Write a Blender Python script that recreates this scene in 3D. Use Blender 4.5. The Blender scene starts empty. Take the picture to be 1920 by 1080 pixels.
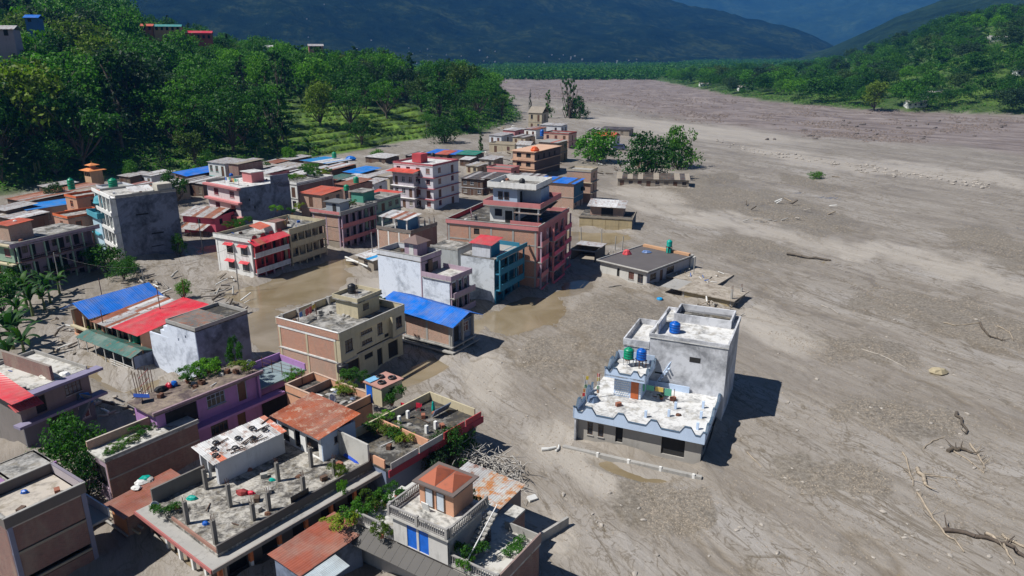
import bpy, math, random
import numpy as np
from mathutils import Vector, Matrix
random.seed(7)
# ------------------------------------------------------------------ camera, light, world
F, HY, CH = 1350.0, 100.0, 40.0                     # focal length in photo pixels, horizon row, camera height
TH = math.atan((540-HY)/F); SN, CS = math.sin(TH), math.cos(TH)
scene = bpy.context.scene
col = scene.collection
cam_d = bpy.data.cameras.new('camera'); cam = bpy.data.objects.new('camera', cam_d); col.objects.link(cam)
cam.location = (0, 0, CH); cam.rotation_euler = (math.radians(90)-TH, 0, 0)
cam_d.sensor_width = 36; cam_d.lens = F/1920*36; cam_d.clip_start = 0.5; cam_d.clip_end = 40000
scene.camera = cam
SUN_EL, SUN_AZ = math.radians(54), math.radians(196)
sv = Vector((math.cos(SUN_EL)*math.cos(SUN_AZ), math.cos(SUN_EL)*math.sin(SUN_AZ), math.sin(SUN_EL)))
sun_d = bpy.data.lights.new('sun', 'SUN'); sun = bpy.data.objects.new('sun', sun_d); col.objects.link(sun)
sun_d.energy = 5.0; sun_d.angle = math.radians(0.5); sun_d.color = (1, 0.965, 0.91)
sun.rotation_euler = sv.to_track_quat('Z', 'Y').to_euler(); sun.location = (-60, -10, 120)
world = bpy.data.worlds.new('World'); scene.world = world; world.use_nodes = True
wn = world.node_tree.nodes; wl = world.node_tree.links
bg = wn['Background']; sky = wn.new('ShaderNodeTexSky'); sky.sky_type = 'NISHITA'; sky.sun_disc = False
sky.sun_elevation = SUN_EL; sky.sun_rotation = math.atan2(sv.x, sv.y) % (2*math.pi); sky.altitude = 1200; sky.air_density = 0.75; sky.dust_density = 0.3; sky.ozone_density = 1.2
wl.new(sky.outputs[0], bg.inputs[0]); bg.inputs[1].default_value = 0.05
vs = scene.view_settings; vs.view_transform = 'Standard'; vs.look = 'None'; vs.gamma = 1; vs.use_curve_mapping = False
vs.exposure = 0.32
scene.cycles.volume_bounces = 0

# ------------------------------------------------------------------ measuring helpers
def ray(px, py):
    a, b = px-960.0, 540.0-py
    return Vector((a, F*CS+b*SN, -F*SN+b*CS))
def G(px, py, z=0.0):
    d = ray(px, py); t = (z-CH)/d.z
    return Vector((d.x*t, d.y*t, z))
def on_ray(px, py, dist):
    d = ray(px, py).normalized(); return Vector((0, 0, CH)) + d*dist

# ------------------------------------------------------------------ numpy noise
def _hash(ix, iy, seed):
    n = (ix.astype(np.int64)*374761393 + iy.astype(np.int64)*668265263 + seed*1442695041) & 0x7fffffff
    n = ((n ^ (n >> 13))*1274126177) & 0x7fffffff
    return ((n ^ (n >> 16)) & 0xffff)/65535.0
def vnoise(x, y, seed=0):
    ix, iy = np.floor(x), np.floor(y); fx, fy = x-ix, y-iy
    fx = fx*fx*(3-2*fx); fy = fy*fy*(3-2*fy)
    a = _hash(ix, iy, seed); b = _hash(ix+1, iy, seed); c = _hash(ix, iy+1, seed); d = _hash(ix+1, iy+1, seed)
    return (a*(1-fx)+b*fx)*(1-fy)+(c*(1-fx)+d*fx)*fy
def fbm(x, y, seed=0, o=4):
    s = 0; a = 0.5
    for i in range(o):
        s = s+a*vnoise(x, y, seed+i*17); x = x*2.03+11.3; y = y*2.03-7.7; a *= 0.5
    return s/(1-0.5**o)
def sst(a, b, x):
    t = np.clip((x-a)/(b-a), 0, 1); return t*t*(3-2*t)
def blobs(px, py, lst):
    m = np.zeros_like(px)
    for cx, cy, rx, ry, rot in lst:
        c, s = math.cos(math.radians(rot)), math.sin(math.radians(rot))
        u = ((px-cx)*c+(py-cy)*s)/rx; v = (-(px-cx)*s+(py-cy)*c)/ry
        m = np.maximum(m, 1-np.sqrt(u*u+v*v))
    return m
LEFT_Y = [0, 60, 106, 150, 200, 225, 245, 258, 271, 286, 310, 349, 385, 465, 600, 1182, 1700, 3000]
LEFT_X = [-70, -72, -84, -125, -158, -146, -124, -108, -93, -82, -68, -52, -18, 6, 0, -25, -300, -800]
RIGHT_Y = [0, 400, 493, 556, 690, 1182, 1700, 3000]
RIGHT_X = [900, 520, 342, 256, 218, 223, 300, 700]
def land(x, y):
    """terrain height without the mud relief"""
    x = np.asarray(x, float); y = np.asarray(y, float)
    wob = (fbm(x/30, y/30, 5)-0.5)*14
    d = (np.interp(y, LEFT_Y, LEFT_X)-x+wob)*0.8
    h = (33*(1-np.exp(-np.maximum(d, 0)/110))+34*sst(120, 330, d))*sst(1500, 900, y)
    ter = sst(285, 300, y)*sst(420, 400, y)*sst(-175, -160, x)*sst(-40, -50, x)
    hs = h/1.7; fr = hs-np.floor(hs); st = (np.floor(hs)+sst(0.72, 1.0, fr))*1.7
    h = h*(1-ter)+st*ter
    e = (x-np.interp(y, RIGHT_Y, RIGHT_X)+wob)
    b = x/np.maximum(y, 50)
    hr = np.maximum(e, 0)
    h2 = 7*(1-np.exp(-hr/40))+72*sst(10, 420, hr)*sst(0.33, 0.62, b)*sst(2600, 1500, y)
    return h+h2*(hr > 0)
def land1(x, y): return float(land(np.array([x]), np.array([y]))[0])

# ------------------------------------------------------------------ materials
MATS = {}
def new_mat(name):
    m = bpy.data.materials.new(name); m.use_nodes = True
    nt = m.node_tree; bs = nt.nodes['Principled BSDF']
    return m, nt, nt.nodes, nt.links, bs
def mix_rgb(nt, fac, a, b, mode='MIX'):
    n = nt.nodes.new('ShaderNodeMix'); n.data_type = 'RGBA'; n.blend_type = mode
    for s, v in ((n.inputs[0], fac), (n.inputs[6], a), (n.inputs[7], b)):
        if hasattr(v, 'links'): nt.links.new(v, s)
        elif isinstance(v, (int, float)): s.default_value = v
        else: s.default_value = (*v[:3], 1)
    return n.outputs[2]
def ramp(nt, src, stops):
    n = nt.nodes.new('ShaderNodeValToRGB'); nt.links.new(src, n.inputs[0])
    e = n.color_ramp.elements
    while len(e) < len(stops): e.new(0.5)
    for k, (p, c) in enumerate(stops):
        e[k].position = p; e[k].color = (*c, 1) if hasattr(c, '__len__') else (c, c, c, 1)
    return n.outputs[0]
def noise_n(nt, vec, scale, detail=4, rough=0.6, dist=0.0):
    n = nt.nodes.new('ShaderNodeTexNoise'); n.inputs['Scale'].default_value = scale
    n.inputs['Detail'].default_value = detail; n.inputs['Roughness'].default_value = rough
    n.inputs['Distortion'].default_value = dist
    if vec is not None: nt.links.new(vec, n.inputs['Vector'])
    return n.outputs['Fac']
def mapping(nt, src, scale=(1, 1, 1), rot=(0, 0, 0), loc=(0, 0, 0)):
    n = nt.nodes.new('ShaderNodeMapping'); nt.links.new(src, n.inputs[0])
    n.inputs['Scale'].default_value = scale; n.inputs['Rotation'].default_value = rot; n.inputs['Location'].default_value = loc
    return n.outputs[0]
def flow_vec(nt, p, along, across, ang=-1.03):
    """position stretched along the direction the flood ran"""
    out = nt.nodes.new('ShaderNodeCombineXYZ')
    for i, (a, k) in enumerate(((ang, along), (ang+math.pi/2, across))):
        d = nt.nodes.new('ShaderNodeVectorMath'); d.operation = 'DOT_PRODUCT'; nt.links.new(p, d.inputs[0])
        d.inputs[1].default_value = (math.cos(a)*k, math.sin(a)*k, 0); nt.links.new(d.outputs['Value'], out.inputs[i])
    return out.outputs[0]
def math_n(nt, op, a, b=0.0, clamp=False):
    n = nt.nodes.new('ShaderNodeMath'); n.operation = op; n.use_clamp = clamp
    for s, v in ((n.inputs[0], a), (n.inputs[1], b)):
        if hasattr(v, 'links'): nt.links.new(v, s)
        else: s.default_value = v
    return n.outputs[0]
def bump(nt, bs, h, strength=0.3, dist=0.1):
    n = nt.nodes.new('ShaderNodeBump'); n.inputs['Strength'].default_value = strength; n.inputs['Distance'].default_value = dist
    nt.links.new(h, n.inputs['Height']); nt.links.new(n.outputs[0], bs.inputs['Normal'])
def pos(nt): return nt.nodes.new('ShaderNodeNewGeometry').outputs['Position']
MUDC = (0.27, 0.235, 0.195)
def mud_line(nt, c, top=1.3):
    """dried flood mud left on the bottom of a wall"""
    sx = nt.nodes.new('ShaderNodeSeparateXYZ'); nt.links.new(pos(nt), sx.inputs[0])
    w = noise_n(nt, pos(nt), 0.6, 4)
    z = math_n(nt, 'ADD', sx.outputs[2], math_n(nt, 'MULTIPLY', w, -1.6))
    return mix_rgb(nt, ramp(nt, math_n(nt, 'MULTIPLY_ADD', z, 0.25), [(0, 0.85), (max(0.02, (top-0.8)*0.25), 0.0)]), c, MUDC)
def paint(c, stain=0.5, mud=True, dirt=(0.09, 0.085, 0.075), rough=0.8, scale=0.7, st=(1.6, 1.6, 0.22)):
    """painted or rendered wall: weathering streaks, blotches, mud near the ground"""
    key = ('paint', c, stain, mud, dirt, scale, st)
    if key in MATS: return MATS[key]
    m, nt, N, L, bs = new_mat('weathered_paint')
    p = pos(nt)
    streak = noise_n(nt, mapping(nt, p, st), 1.1, 6, 0.7)
    blot = noise_n(nt, p, scale, 5, 0.62)
    fac = ramp(nt, math_n(nt, 'MULTIPLY_ADD', streak, 0.5), [(0, 0), (1, 1)])
    s = math_n(nt, 'ADD', math_n(nt, 'MULTIPLY', streak, 0.55), math_n(nt, 'MULTIPLY', blot, 0.55))
    fac = ramp(nt, s, [(0.55, 0.0), (0.63, 0.35*stain), (0.76, stain)])
    var = ramp(nt, noise_n(nt, p, 0.35, 3), [(0.3, 0.86), (0.7, 1.06)])
    base = mix_rgb(nt, 1.0, c, var, 'MULTIPLY')
    o = mix_rgb(nt, fac, base, dirt)
    if mud: o = mud_line(nt, o)
    L.new(o, bs.inputs['Base Color']); bs.inputs['Roughness'].default_value = rough
    bump(nt, bs, noise_n(nt, p, 9, 3), 0.25, 0.02)
    MATS[key] = m; return m
def brick(c1=(0.36, 0.15, 0.09), c2=(0.24, 0.10, 0.07), mortar=(0.33, 0.29, 0.25), stain=0.45, mud=True):
    key = ('brick', c1, c2, mortar, stain)
    if key in MATS: return MATS[key]
    m, nt, N, L, bs = new_mat('brickwork')
    tc = N.new('ShaderNodeTexCoord'); sx = N.new('ShaderNodeSeparateXYZ'); L.new(tc.outputs['Object'], sx.inputs[0])
    cx = N.new('ShaderNodeCombineXYZ'); L.new(math_n(nt, 'ADD', sx.outputs[0], sx.outputs[1]), cx.inputs[0]); L.new(sx.outputs[2], cx.inputs[1])
    bt = N.new('ShaderNodeTexBrick'); L.new(cx.outputs[0], bt.inputs[0])
    bt.inputs['Scale'].default_value = 1.0; bt.inputs['Brick Width'].default_value = 0.24; bt.inputs['Row Height'].default_value = 0.085
    bt.inputs['Mortar Size'].default_value = 0.012; bt.inputs['Color1'].default_value = (*c1, 1); bt.inputs['Color2'].default_value = (*c2, 1)
    bt.inputs['Mortar'].default_value = (*mortar, 1)
    p = pos(nt)
    s = noise_n(nt, mapping(nt, p, (1, 1, 0.35)), 0.8, 5, 0.65)
    o = mix_rgb(nt, ramp(nt, s, [(0.46, 0), (0.7, stain)]), bt.outputs[0], (0.30, 0.25, 0.20))
    o = mix_rgb(nt, ramp(nt, noise_n(nt, p, 1.7, 4), [(0.55, 0), (0.75, 0.45*stain)]), o, (0.06, 0.05, 0.045))
    if mud: o = mud_line(nt, o, 1.5)
    L.new(o, bs.inputs['Base Color']); bs.inputs['Roughness'].default_value = 0.9
    bump(nt, bs, bt.outputs['Fac'], -0.4, 0.01)
    MATS[key] = m; return m
def deck(light=(0.36, 0.35, 0.33), dark=(0.05, 0.05, 0.048), t=0.5, scale=0.5):
    """flat concrete roof with lichen, damp and dust"""
    key = ('deck', light, dark, t, scale)
    if key in MATS: return MATS[key]
    m, nt, N, L, bs = new_mat('roof_concrete')
    p = pos(nt)
    a = noise_n(nt, p, scale, 6, 0.68, 0.6); b = noise_n(nt, p, scale*6, 4, 0.6)
    s = math_n(nt, 'ADD', math_n(nt, 'MULTIPLY', a, 0.75), math_n(nt, 'MULTIPLY', b, 0.25))
    o = ramp(nt, s, [(t-0.09, dark), (t, tuple(0.5*(x+y) for x, y in zip(light, dark))), (t+0.08, light)])
    if light[2] < light[0]*1.05: o = mix_rgb(nt, ramp(nt, noise_n(nt, p, scale*2.2, 3), [(0.52, 0), (0.66, 0.5)]), o, (0.17, 0.14, 0.09))
    else: o = mud_line(nt, o, 1.3)
    L.new(o, bs.inputs['Base Color']); bs.inputs['Roughness'].default_value = 0.9
    bump(nt, bs, b, 0.4, 0.03)
    MATS[key] = m; return m
def plain(c, rough=0.6, metal=0.0, vary=0.15, name='surface', scale=2.0, dirt=0.0):
    key = ('plain', c, rough, metal, vary, dirt)
    if key in MATS: return MATS[key]
    m, nt, N, L, bs = new_mat(name)
    n = noise_n(nt, pos(nt), scale, 5, 0.6)
    o = mix_rgb(nt, 1.0, c, ramp(nt, n, [(0.3, 1-vary), (0.7, 1+vary)]), 'MULTIPLY')
    if dirt: o = mix_rgb(nt, ramp(nt, noise_n(nt, pos(nt), 0.9, 5, 0.7), [(0.48, 0), (0.66, dirt)]), o, (0.16, 0.13, 0.10))
    L.new(o, bs.inputs['Base Color']); bs.inputs['Roughness'].default_value = rough; bs.inputs['Metallic'].default_value = metal
    MATS[key] = m; return m
def tin(c, rust=0.0, rustc=(0.20, 0.07, 0.03), rough=0.45):
    key = ('tin', c, rust, rustc)
    if key in MATS: return MATS[key]
    m, nt, N, L, bs = new_mat('roofing_sheet')
    oi = N.new('ShaderNodeObjectInfo')
    p = pos(nt)
    base = mix_rgb(nt, 1.0, c, ramp(nt, oi.outputs['Random'], [(0, 0.84), (1, 1.1)]), 'MULTIPLY')
    base = mix_rgb(nt, 1.0, base, ramp(nt, noise_n(nt, p, 0.8, 4), [(0.3, 0.85), (0.7, 1.08)]), 'MULTIPLY')
    n = noise_n(nt, p, 1.3, 6, 0.7)
    o = mix_rgb(nt, ramp(nt, math_n(nt, 'ADD', n, rust*0.35), [(0.55, 0), (0.68, 1.0 if rust else 0.2)]), base, rustc)
    o = mix_rgb(nt, ramp(nt, noise_n(nt, p, 0.35, 6, 0.7), [(0.42, 0), (0.68, 0.38)]), o, (0.30, 0.27, 0.23))
    L.new(o, bs.inputs['Base Color']); bs.inputs['Roughness'].default_value = rough
    MATS[key] = m; return m
def leaf_mat(name, c1, c2, trans=0.32):
    m, nt, N, L, bs = new_mat(name)
    oi = N.new('ShaderNodeObjectInfo')
    g = N.new('ShaderNodeNewGeometry')
    o = ramp(nt, g.outputs['Random Per Island'], [(0, c1), (1, c2)])
    o = mix_rgb(nt, 1.0, o, ramp(nt, oi.outputs['Random'], [(0, (0.45, 0.60, 0.60)), (0.35, (0.85, 0.9, 0.9)), (0.7, (1.1, 1.15, 0.9)), (1, (1.9, 1.6, 0.8))]), 'MULTIPLY')
    L.new(o, bs.inputs['Base Color']); bs.inputs['Roughness'].default_value = 0.6
    bs.inputs['Specular IOR Level'].default_value = 0.25
    t = N.new('ShaderNodeBsdfTranslucent'); L.new(mix_rgb(nt, 1.0, o, (1.2, 1.5, 0.5), 'MULTIPLY'), t.inputs[0])
    mx = N.new('ShaderNodeMixShader'); mx.inputs[0].default_value = trans
    L.new(bs.outputs[0], mx.inputs[1]); L.new(t.outputs[0], mx.inputs[2])
    L.new(mx.outputs[0], N['Material Output'].inputs[0])
    return m
GLASS = plain((0.02, 0.025, 0.035), 0.12, 0, 0.3, 'dark_glass')
DARK = plain((0.02, 0.019, 0.018), 0.9, 0, 0.3, 'interior_shade')  # near-black colour stands in for unlit rooms behind windows and openings
WOODF = plain((0.10, 0.06, 0.04), 0.7, 0, 0.2, 'dark_wood')
WHITEF = plain((0.6, 0.6, 0.58), 0.6, 0, 0.1, 'white_frame')
RUSTY = plain((0.13, 0.06, 0.035), 0.8, 0.2, 0.3, 'rusty_iron')
CONC = paint((0.34, 0.33, 0.31), 0.7)
BARK = plain((0.11, 0.09, 0.07), 0.9, 0, 0.3, 'bark')

# ------------------------------------------------------------------ mesh helpers
class MB:
    def __init__(s): s.v = []; s.f = []; s.smooth = []
    def add(s, vs_, fs, smooth=False):
        b = len(s.v); s.v += [tuple(v) for v in vs_]
        s.f += [tuple(b+i for i in f) for f in fs]; s.smooth += [smooth]*len(fs); return s
    def box(s, x0, x1, y0, y1, z0, z1):
        if x1 < x0: x0, x1 = x1, x0
        if y1 < y0: y0, y1 = y1, y0
        return s.add([(x0, y0, z0), (x1, y0, z0), (x1, y1, z0), (x0, y1, z0), (x0, y0, z1), (x1, y0, z1), (x1, y1, z1), (x0, y1, z1)],
                     [(0, 3, 2, 1), (4, 5, 6, 7), (0, 1, 5, 4), (1, 2, 6, 5), (2, 3, 7, 6), (3, 0, 4, 7)])
    def slab(s, pts, th):
        """prism: polygon pts (top, counter clockwise) pushed th down"""
        n = len(pts); p = [Vector(q) for q in pts]
        return s.add([tuple(q) for q in p]+[(q.x, q.y, q.z-th) for q in p],
                     [tuple(range(n)), tuple(range(2*n-1, n-1, -1))]+[(i, n+i, n+(i+1) % n, (i+1) % n) for i in range(n)])
    def tube(s, a, b, r0, r1=None, n=6):
        a, b = Vector(a), Vector(b); r1 = r0 if r1 is None else r1
        d = (b-a); 
        if d.length < 1e-6: return s
        d.normalize(); u = d.orthogonal().normalized(); w = d.cross(u)
        vs_ = []
        for c, r in ((a, r0), (b, r1)):
            for i in range(n):
                t = 2*math.pi*i/n; vs_.append(tuple(c+(u*math.cos(t)+w*math.sin(t))*r))
        s.add(vs_, [(i, (i+1) % n, n+(i+1) % n, n+i) for i in range(n)], True)
        return s.add(vs_, [tuple(range(n-1, -1, -1)), tuple(range(n, 2*n))])
    def path(s, pts, r0, r1, n=6):
        k = len(pts)-1
        for i in range(k): s.tube(pts[i], pts[i+1], r0+(r1-r0)*i/k, r0+(r1-r0)*(i+1)/k, n)
        return s
    def lathe(s, prof, cx=0, cy=0, n=14):
        vs_ = []; fs = []
        for r, z in prof:
            for i in range(n): t = 2*math.pi*i/n; vs_.append((cx+r*math.cos(t), cy+r*math.sin(t), z))
        for k in range(len(prof)-1):
            for i in range(n): fs.append((k*n+i, k*n+(i+1) % n, (k+1)*n+(i+1) % n, (k+1)*n+i))
        s.add(vs_, fs, True); k = (len(prof)-1)*n
        return s.add(vs_, [tuple(range(n-1, -1, -1)), tuple(k+i for i in range(n))])
    def mesh(s, name, mat=None):
        me = bpy.data.meshes.new(name); me.from_pydata(s.v, [], s.f)
        me.polygons.foreach_set('use_smooth', s.smooth)
        if mat: me.materials.append(mat)
        me.update(); return me
    def build(s, name, mat, parent=None, label=None, kind=None):
        o = bpy.data.objects.new(name, s.mesh(name, mat)); col.objects.link(o)
        if parent: o.parent = parent
        if label: o['label'] = label
        if kind: o['kind'] = kind
        return o
def tag(o, label, cat, group=None):
    o['label'] = label; o['category'] = cat
    if group: o['group'] = group
    return o
def empty(name, loc=(0, 0, 0), rz=0.0, label=None, cat=None, group=None):
    o = bpy.data.objects.new(name, None); col.objects.link(o); o.location = loc; o.rotation_euler = (0, 0, rz)
    o.empty_display_size = 0.3
    if label: tag(o, label, cat, group)
    return o
def mobj(name, me, parent=None, loc=(0, 0, 0), rz=0.0, sc=1.0):
    o = bpy.data.objects.new(name, me); col.objects.link(o); o.parent = parent; o.location = loc; o.rotation_euler = (0, 0, rz)
    o.scale = (sc, sc, sc) if isinstance(sc, (int, float)) else sc
    return o
def np_mesh(name, V, Q, mat, smooth=False):
    me = bpy.data.meshes.new(name); nq = len(Q); k = Q.shape[1]
    me.vertices.add(len(V)); me.vertices.foreach_set('co', V.astype(np.float32).ravel())
    me.loops.add(nq*k); me.loops.foreach_set('vertex_index', Q.astype(np.int32).ravel())
    me.polygons.add(nq); me.polygons.foreach_set('loop_start', np.arange(0, nq*k, k, dtype=np.int32))
    me.polygons.foreach_set('loop_total', np.full(nq, k, dtype=np.int32))
    if smooth: me.polygons.foreach_set('use_smooth', np.ones(nq, bool))
    me.materials.append(mat); me.update(calc_edges=True); me.validate(); return me
# ================================================================== SETTING
# ---- ground material
def ground_material():
    m, nt, N, L, bs = new_mat('flood_mud')
    p = pos(nt)
    at = N.new('ShaderNodeVertexColor'); at.layer_name = 'zone'
    sp = N.new('ShaderNodeSeparateColor'); L.new(at.outputs[0], sp.inputs[0])
    a2 = N.new('ShaderNodeVertexColor'); a2.layer_name = 'zone2'
    s2 = N.new('ShaderNodeSeparateColor'); L.new(a2.outputs[0], s2.inputs[0])
    n1 = noise_n(nt, flow_vec(nt, p, 0.022, 0.09), 1.0, 8, 0.62, 0.6)
    n2 = noise_n(nt, p, 1.8, 8, 0.75)
    n3 = noise_n(nt, flow_vec(nt, p, 0.10, 0.8), 1.0, 9, 0.68, 0.8)
    n4 = noise_n(nt, flow_vec(nt, p, 0.5, 2.6), 1.0, 6, 0.7, 0.3)
    o = ramp(nt, n1, [(0.32, (0.200, 0.174, 0.146)), (0.5, (0.262, 0.236, 0.206)), (0.68, (0.32, 0.300, 0.280))])
    o = mix_rgb(nt, ramp(nt, n3, [(0.46, 0.0), (0.62, 0.40)]), o, (0.175, 0.146, 0.110))
    o = mix_rgb(nt, ramp(nt, n4, [(0.52, 0.0), (0.70, 0.28)]), o, (0.36, 0.335, 0.305))
    o = mix_rgb(nt, ramp(nt, n2, [(0.30, 0.40), (0.46, 0.0)]), o, (0.12, 0.10, 0.075))
    for av, cv, w_ in ((0.03, 0.10, 0.010), (0.09, 0.26, 0.014), (0.25, 0.5, 0.016)):
        q = noise_n(nt, flow_vec(nt, p, av, cv, -1.15), 1.0, 7, 0.55, 0.9)
        ln = ramp(nt, math_n(nt, 'ABSOLUTE', math_n(nt, 'SUBTRACT', q, 0.5)), [(0, 0.8), (w_, 0)])
        o = mix_rgb(nt, math_n(nt, 'MULTIPLY', ln, ramp(nt, n1, [(0.4, 0.3), (0.6, 1)])), o, (0.11, 0.088, 0.06))
    # gravel
    gn = ramp(nt, noise_n(nt, p, 2.2, 8, 0.78), [(0.36, (0.10, 0.085, 0.066)), (0.50, (0.185, 0.162, 0.132)), (0.66, (0.29, 0.262, 0.225))])
    e2 = math_n(nt, 'ADD', sp.outputs[0], math_n(nt, 'MULTIPLY', math_n(nt, 'SUBTRACT', noise_n(nt, flow_vec(nt, p, 0.035, 0.16), 1.0, 12, 0.78, 0.6), 0.5), 2.4))
    o = mix_rgb(nt, ramp(nt, e2, [(0.36, 0), (0.58, 0.9)]), o, gn)
    # pale silt streams
    st = ramp(nt, noise_n(nt, flow_vec(nt, p, 0.05, 0.4), 1.0, 6, 0.6), [(0.3, (0.32, 0.288, 0.248)), (0.7, (0.395, 0.362, 0.32))])
    e3 = math_n(nt, 'ADD', sp.outputs[1], math_n(nt, 'MULTIPLY', math_n(nt, 'SUBTRACT', noise_n(nt, flow_vec(nt, p, 0.02, 0.13), 1.0, 9, 0.7, 0.6), 0.5), 2.2))
    o = mix_rgb(nt, ramp(nt, e3, [(0.25, 0), (0.8, 0.85)]), o, st)
    # mauve far debris plain
    dn = ramp(nt, noise_n(nt, flow_vec(nt, p, 0.03, 0.10, -0.7), 1.0, 12, 0.85), [(0.36, (0.075, 0.058, 0.05)), (0.49, (0.19, 0.155, 0.142)), (0.64, (0.33, 0.29, 0.27))])
    o = mix_rgb(nt, s2.outputs[0], o, dn)
    # wet channels
    o = mix_rgb(nt, ramp(nt, sp.outputs[2], [(0.0, 0), (1.0, 0.75)]), o, (0.15, 0.118, 0.075))
    # vegetation
    gr = ramp(nt, noise_n(nt, p, 0.35, 6, 0.7), [(0.3, (0.018, 0.035, 0.010)), (0.5, (0.045, 0.085, 0.018)), (0.7, (0.10, 0.16, 0.035))])
    o = mix_rgb(nt, s2.outputs[1], o, gr)
    br = ramp(nt, noise_n(nt, p, 0.5, 4, 0.6), [(0.35, (0.07, 0.15, 0.015)), (0.65, (0.17, 0.27, 0.035))])
    o = mix_rgb(nt, s2.outputs[2], o, br)
    sp_v = N.new('ShaderNodeTexVoronoi'); sp_v.inputs['Scale'].default_value = 1.1; L.new(p, sp_v.inputs['Vector'])
    spk = math_n(nt, 'MULTIPLY', ramp(nt, sp_v.outputs['Distance'], [(0.03, 1), (0.06, 0)]), math_n(nt, 'SUBTRACT', 1.0, s2.outputs[1]))
    o = mix_rgb(nt, math_n(nt, 'MULTIPLY', spk, ramp(nt, n2, [(0.5, 0), (0.6, 0.8)])), o, (0.5, 0.48, 0.44))
    L.new(o, bs.inputs['Base Color'])
    r = math_n(nt, 'MULTIPLY', ramp(nt, sp.outputs[2], [(0.0, 1.0), (1.0, 0.38)]), ramp(nt, n1, [(0.40, 0.58), (0.58, 0.85)]))
    L.new(r, bs.inputs['Roughness']); bs.inputs['Specular IOR Level'].default_value = 0.35
    h = math_n(nt, 'ADD', math_n(nt, 'MULTIPLY', n2, 0.6), math_n(nt, 'MULTIPLY', n3, 1.2))
    hg = math_n(nt, 'MULTIPLY', noise_n(nt, p, 4, 5, 0.75), math_n(nt, 'MULTIPLY_ADD', e2, 1.0))
    h = math_n(nt, 'ADD', h, hg)
    bump(nt, bs, h, 0.6, 0.16)
    return m
GRAVEL = [(1150, 620, 135, 95, -15), (1120, 600, 100, 60, 0), (1330, 365, 130, 30, 8), (1500, 400, 210, 42, 13), (1420, 465, 150, 30, 8), (1780, 610, 190, 50, 12),
          (1250, 945, 130, 60, 10), (1890, 480, 190, 36, 16), (1560, 900, 120, 38, 22), (1690, 800, 110, 40, 10), (1040, 660, 60, 50, 0),
          (1290, 215, 60, 12, 0), (1600, 660, 150, 30, 18), (900, 920, 60, 50, 0), (1330, 330, 40, 14, 0), (1560, 345, 90, 12, 12)]
SILT = [(1320, 245, 330, 20, 6), (1640, 315, 390, 20, 9.5), (1860, 345, 300, 16, 10), (1160, 225, 110, 9, 4), (1215, 365, 110, 22, 6), (1400, 418, 290, 24, 12),
        (1740, 505, 280, 26, 16), (640, 560, 170, 70, -15), (900, 700, 100, 90, 50), (1480, 620, 170, 40, 20), (880, 330, 60, 40, 0), (1080, 860, 130, 60, 40), (1000, 1000, 90, 60, 0)]
POOLS = [(1085, 442, 140, 24, 4), (985, 588, 110, 52, -18), (560, 535, 165, 52, -12), (225, 690, 110, 55, 12), (500, 620, 60, 70, 0), (880, 345, 60, 28, 0), (690, 590, 60, 26, -20), (640, 500, 80, 26, -10), (330, 470, 60, 18, -10), (1010, 520, 50, 30, -30), (410, 470, 60, 20, 0), (250, 1000, 100, 60, 10), (1180, 880, 110, 24, 14),
         (330, 1035, 60, 50, 0), (860, 620, 70, 26, -10), (800, 690, 90, 24, -25), (480, 560, 80, 20, 10), (1070, 540, 60, 20, -10), (60, 940, 120, 70, 0)]
TERR = [(620, 238, 165, 62, 0), (730, 240, 80, 52, 0), (380, 300, 60, 10, 0)]
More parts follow.
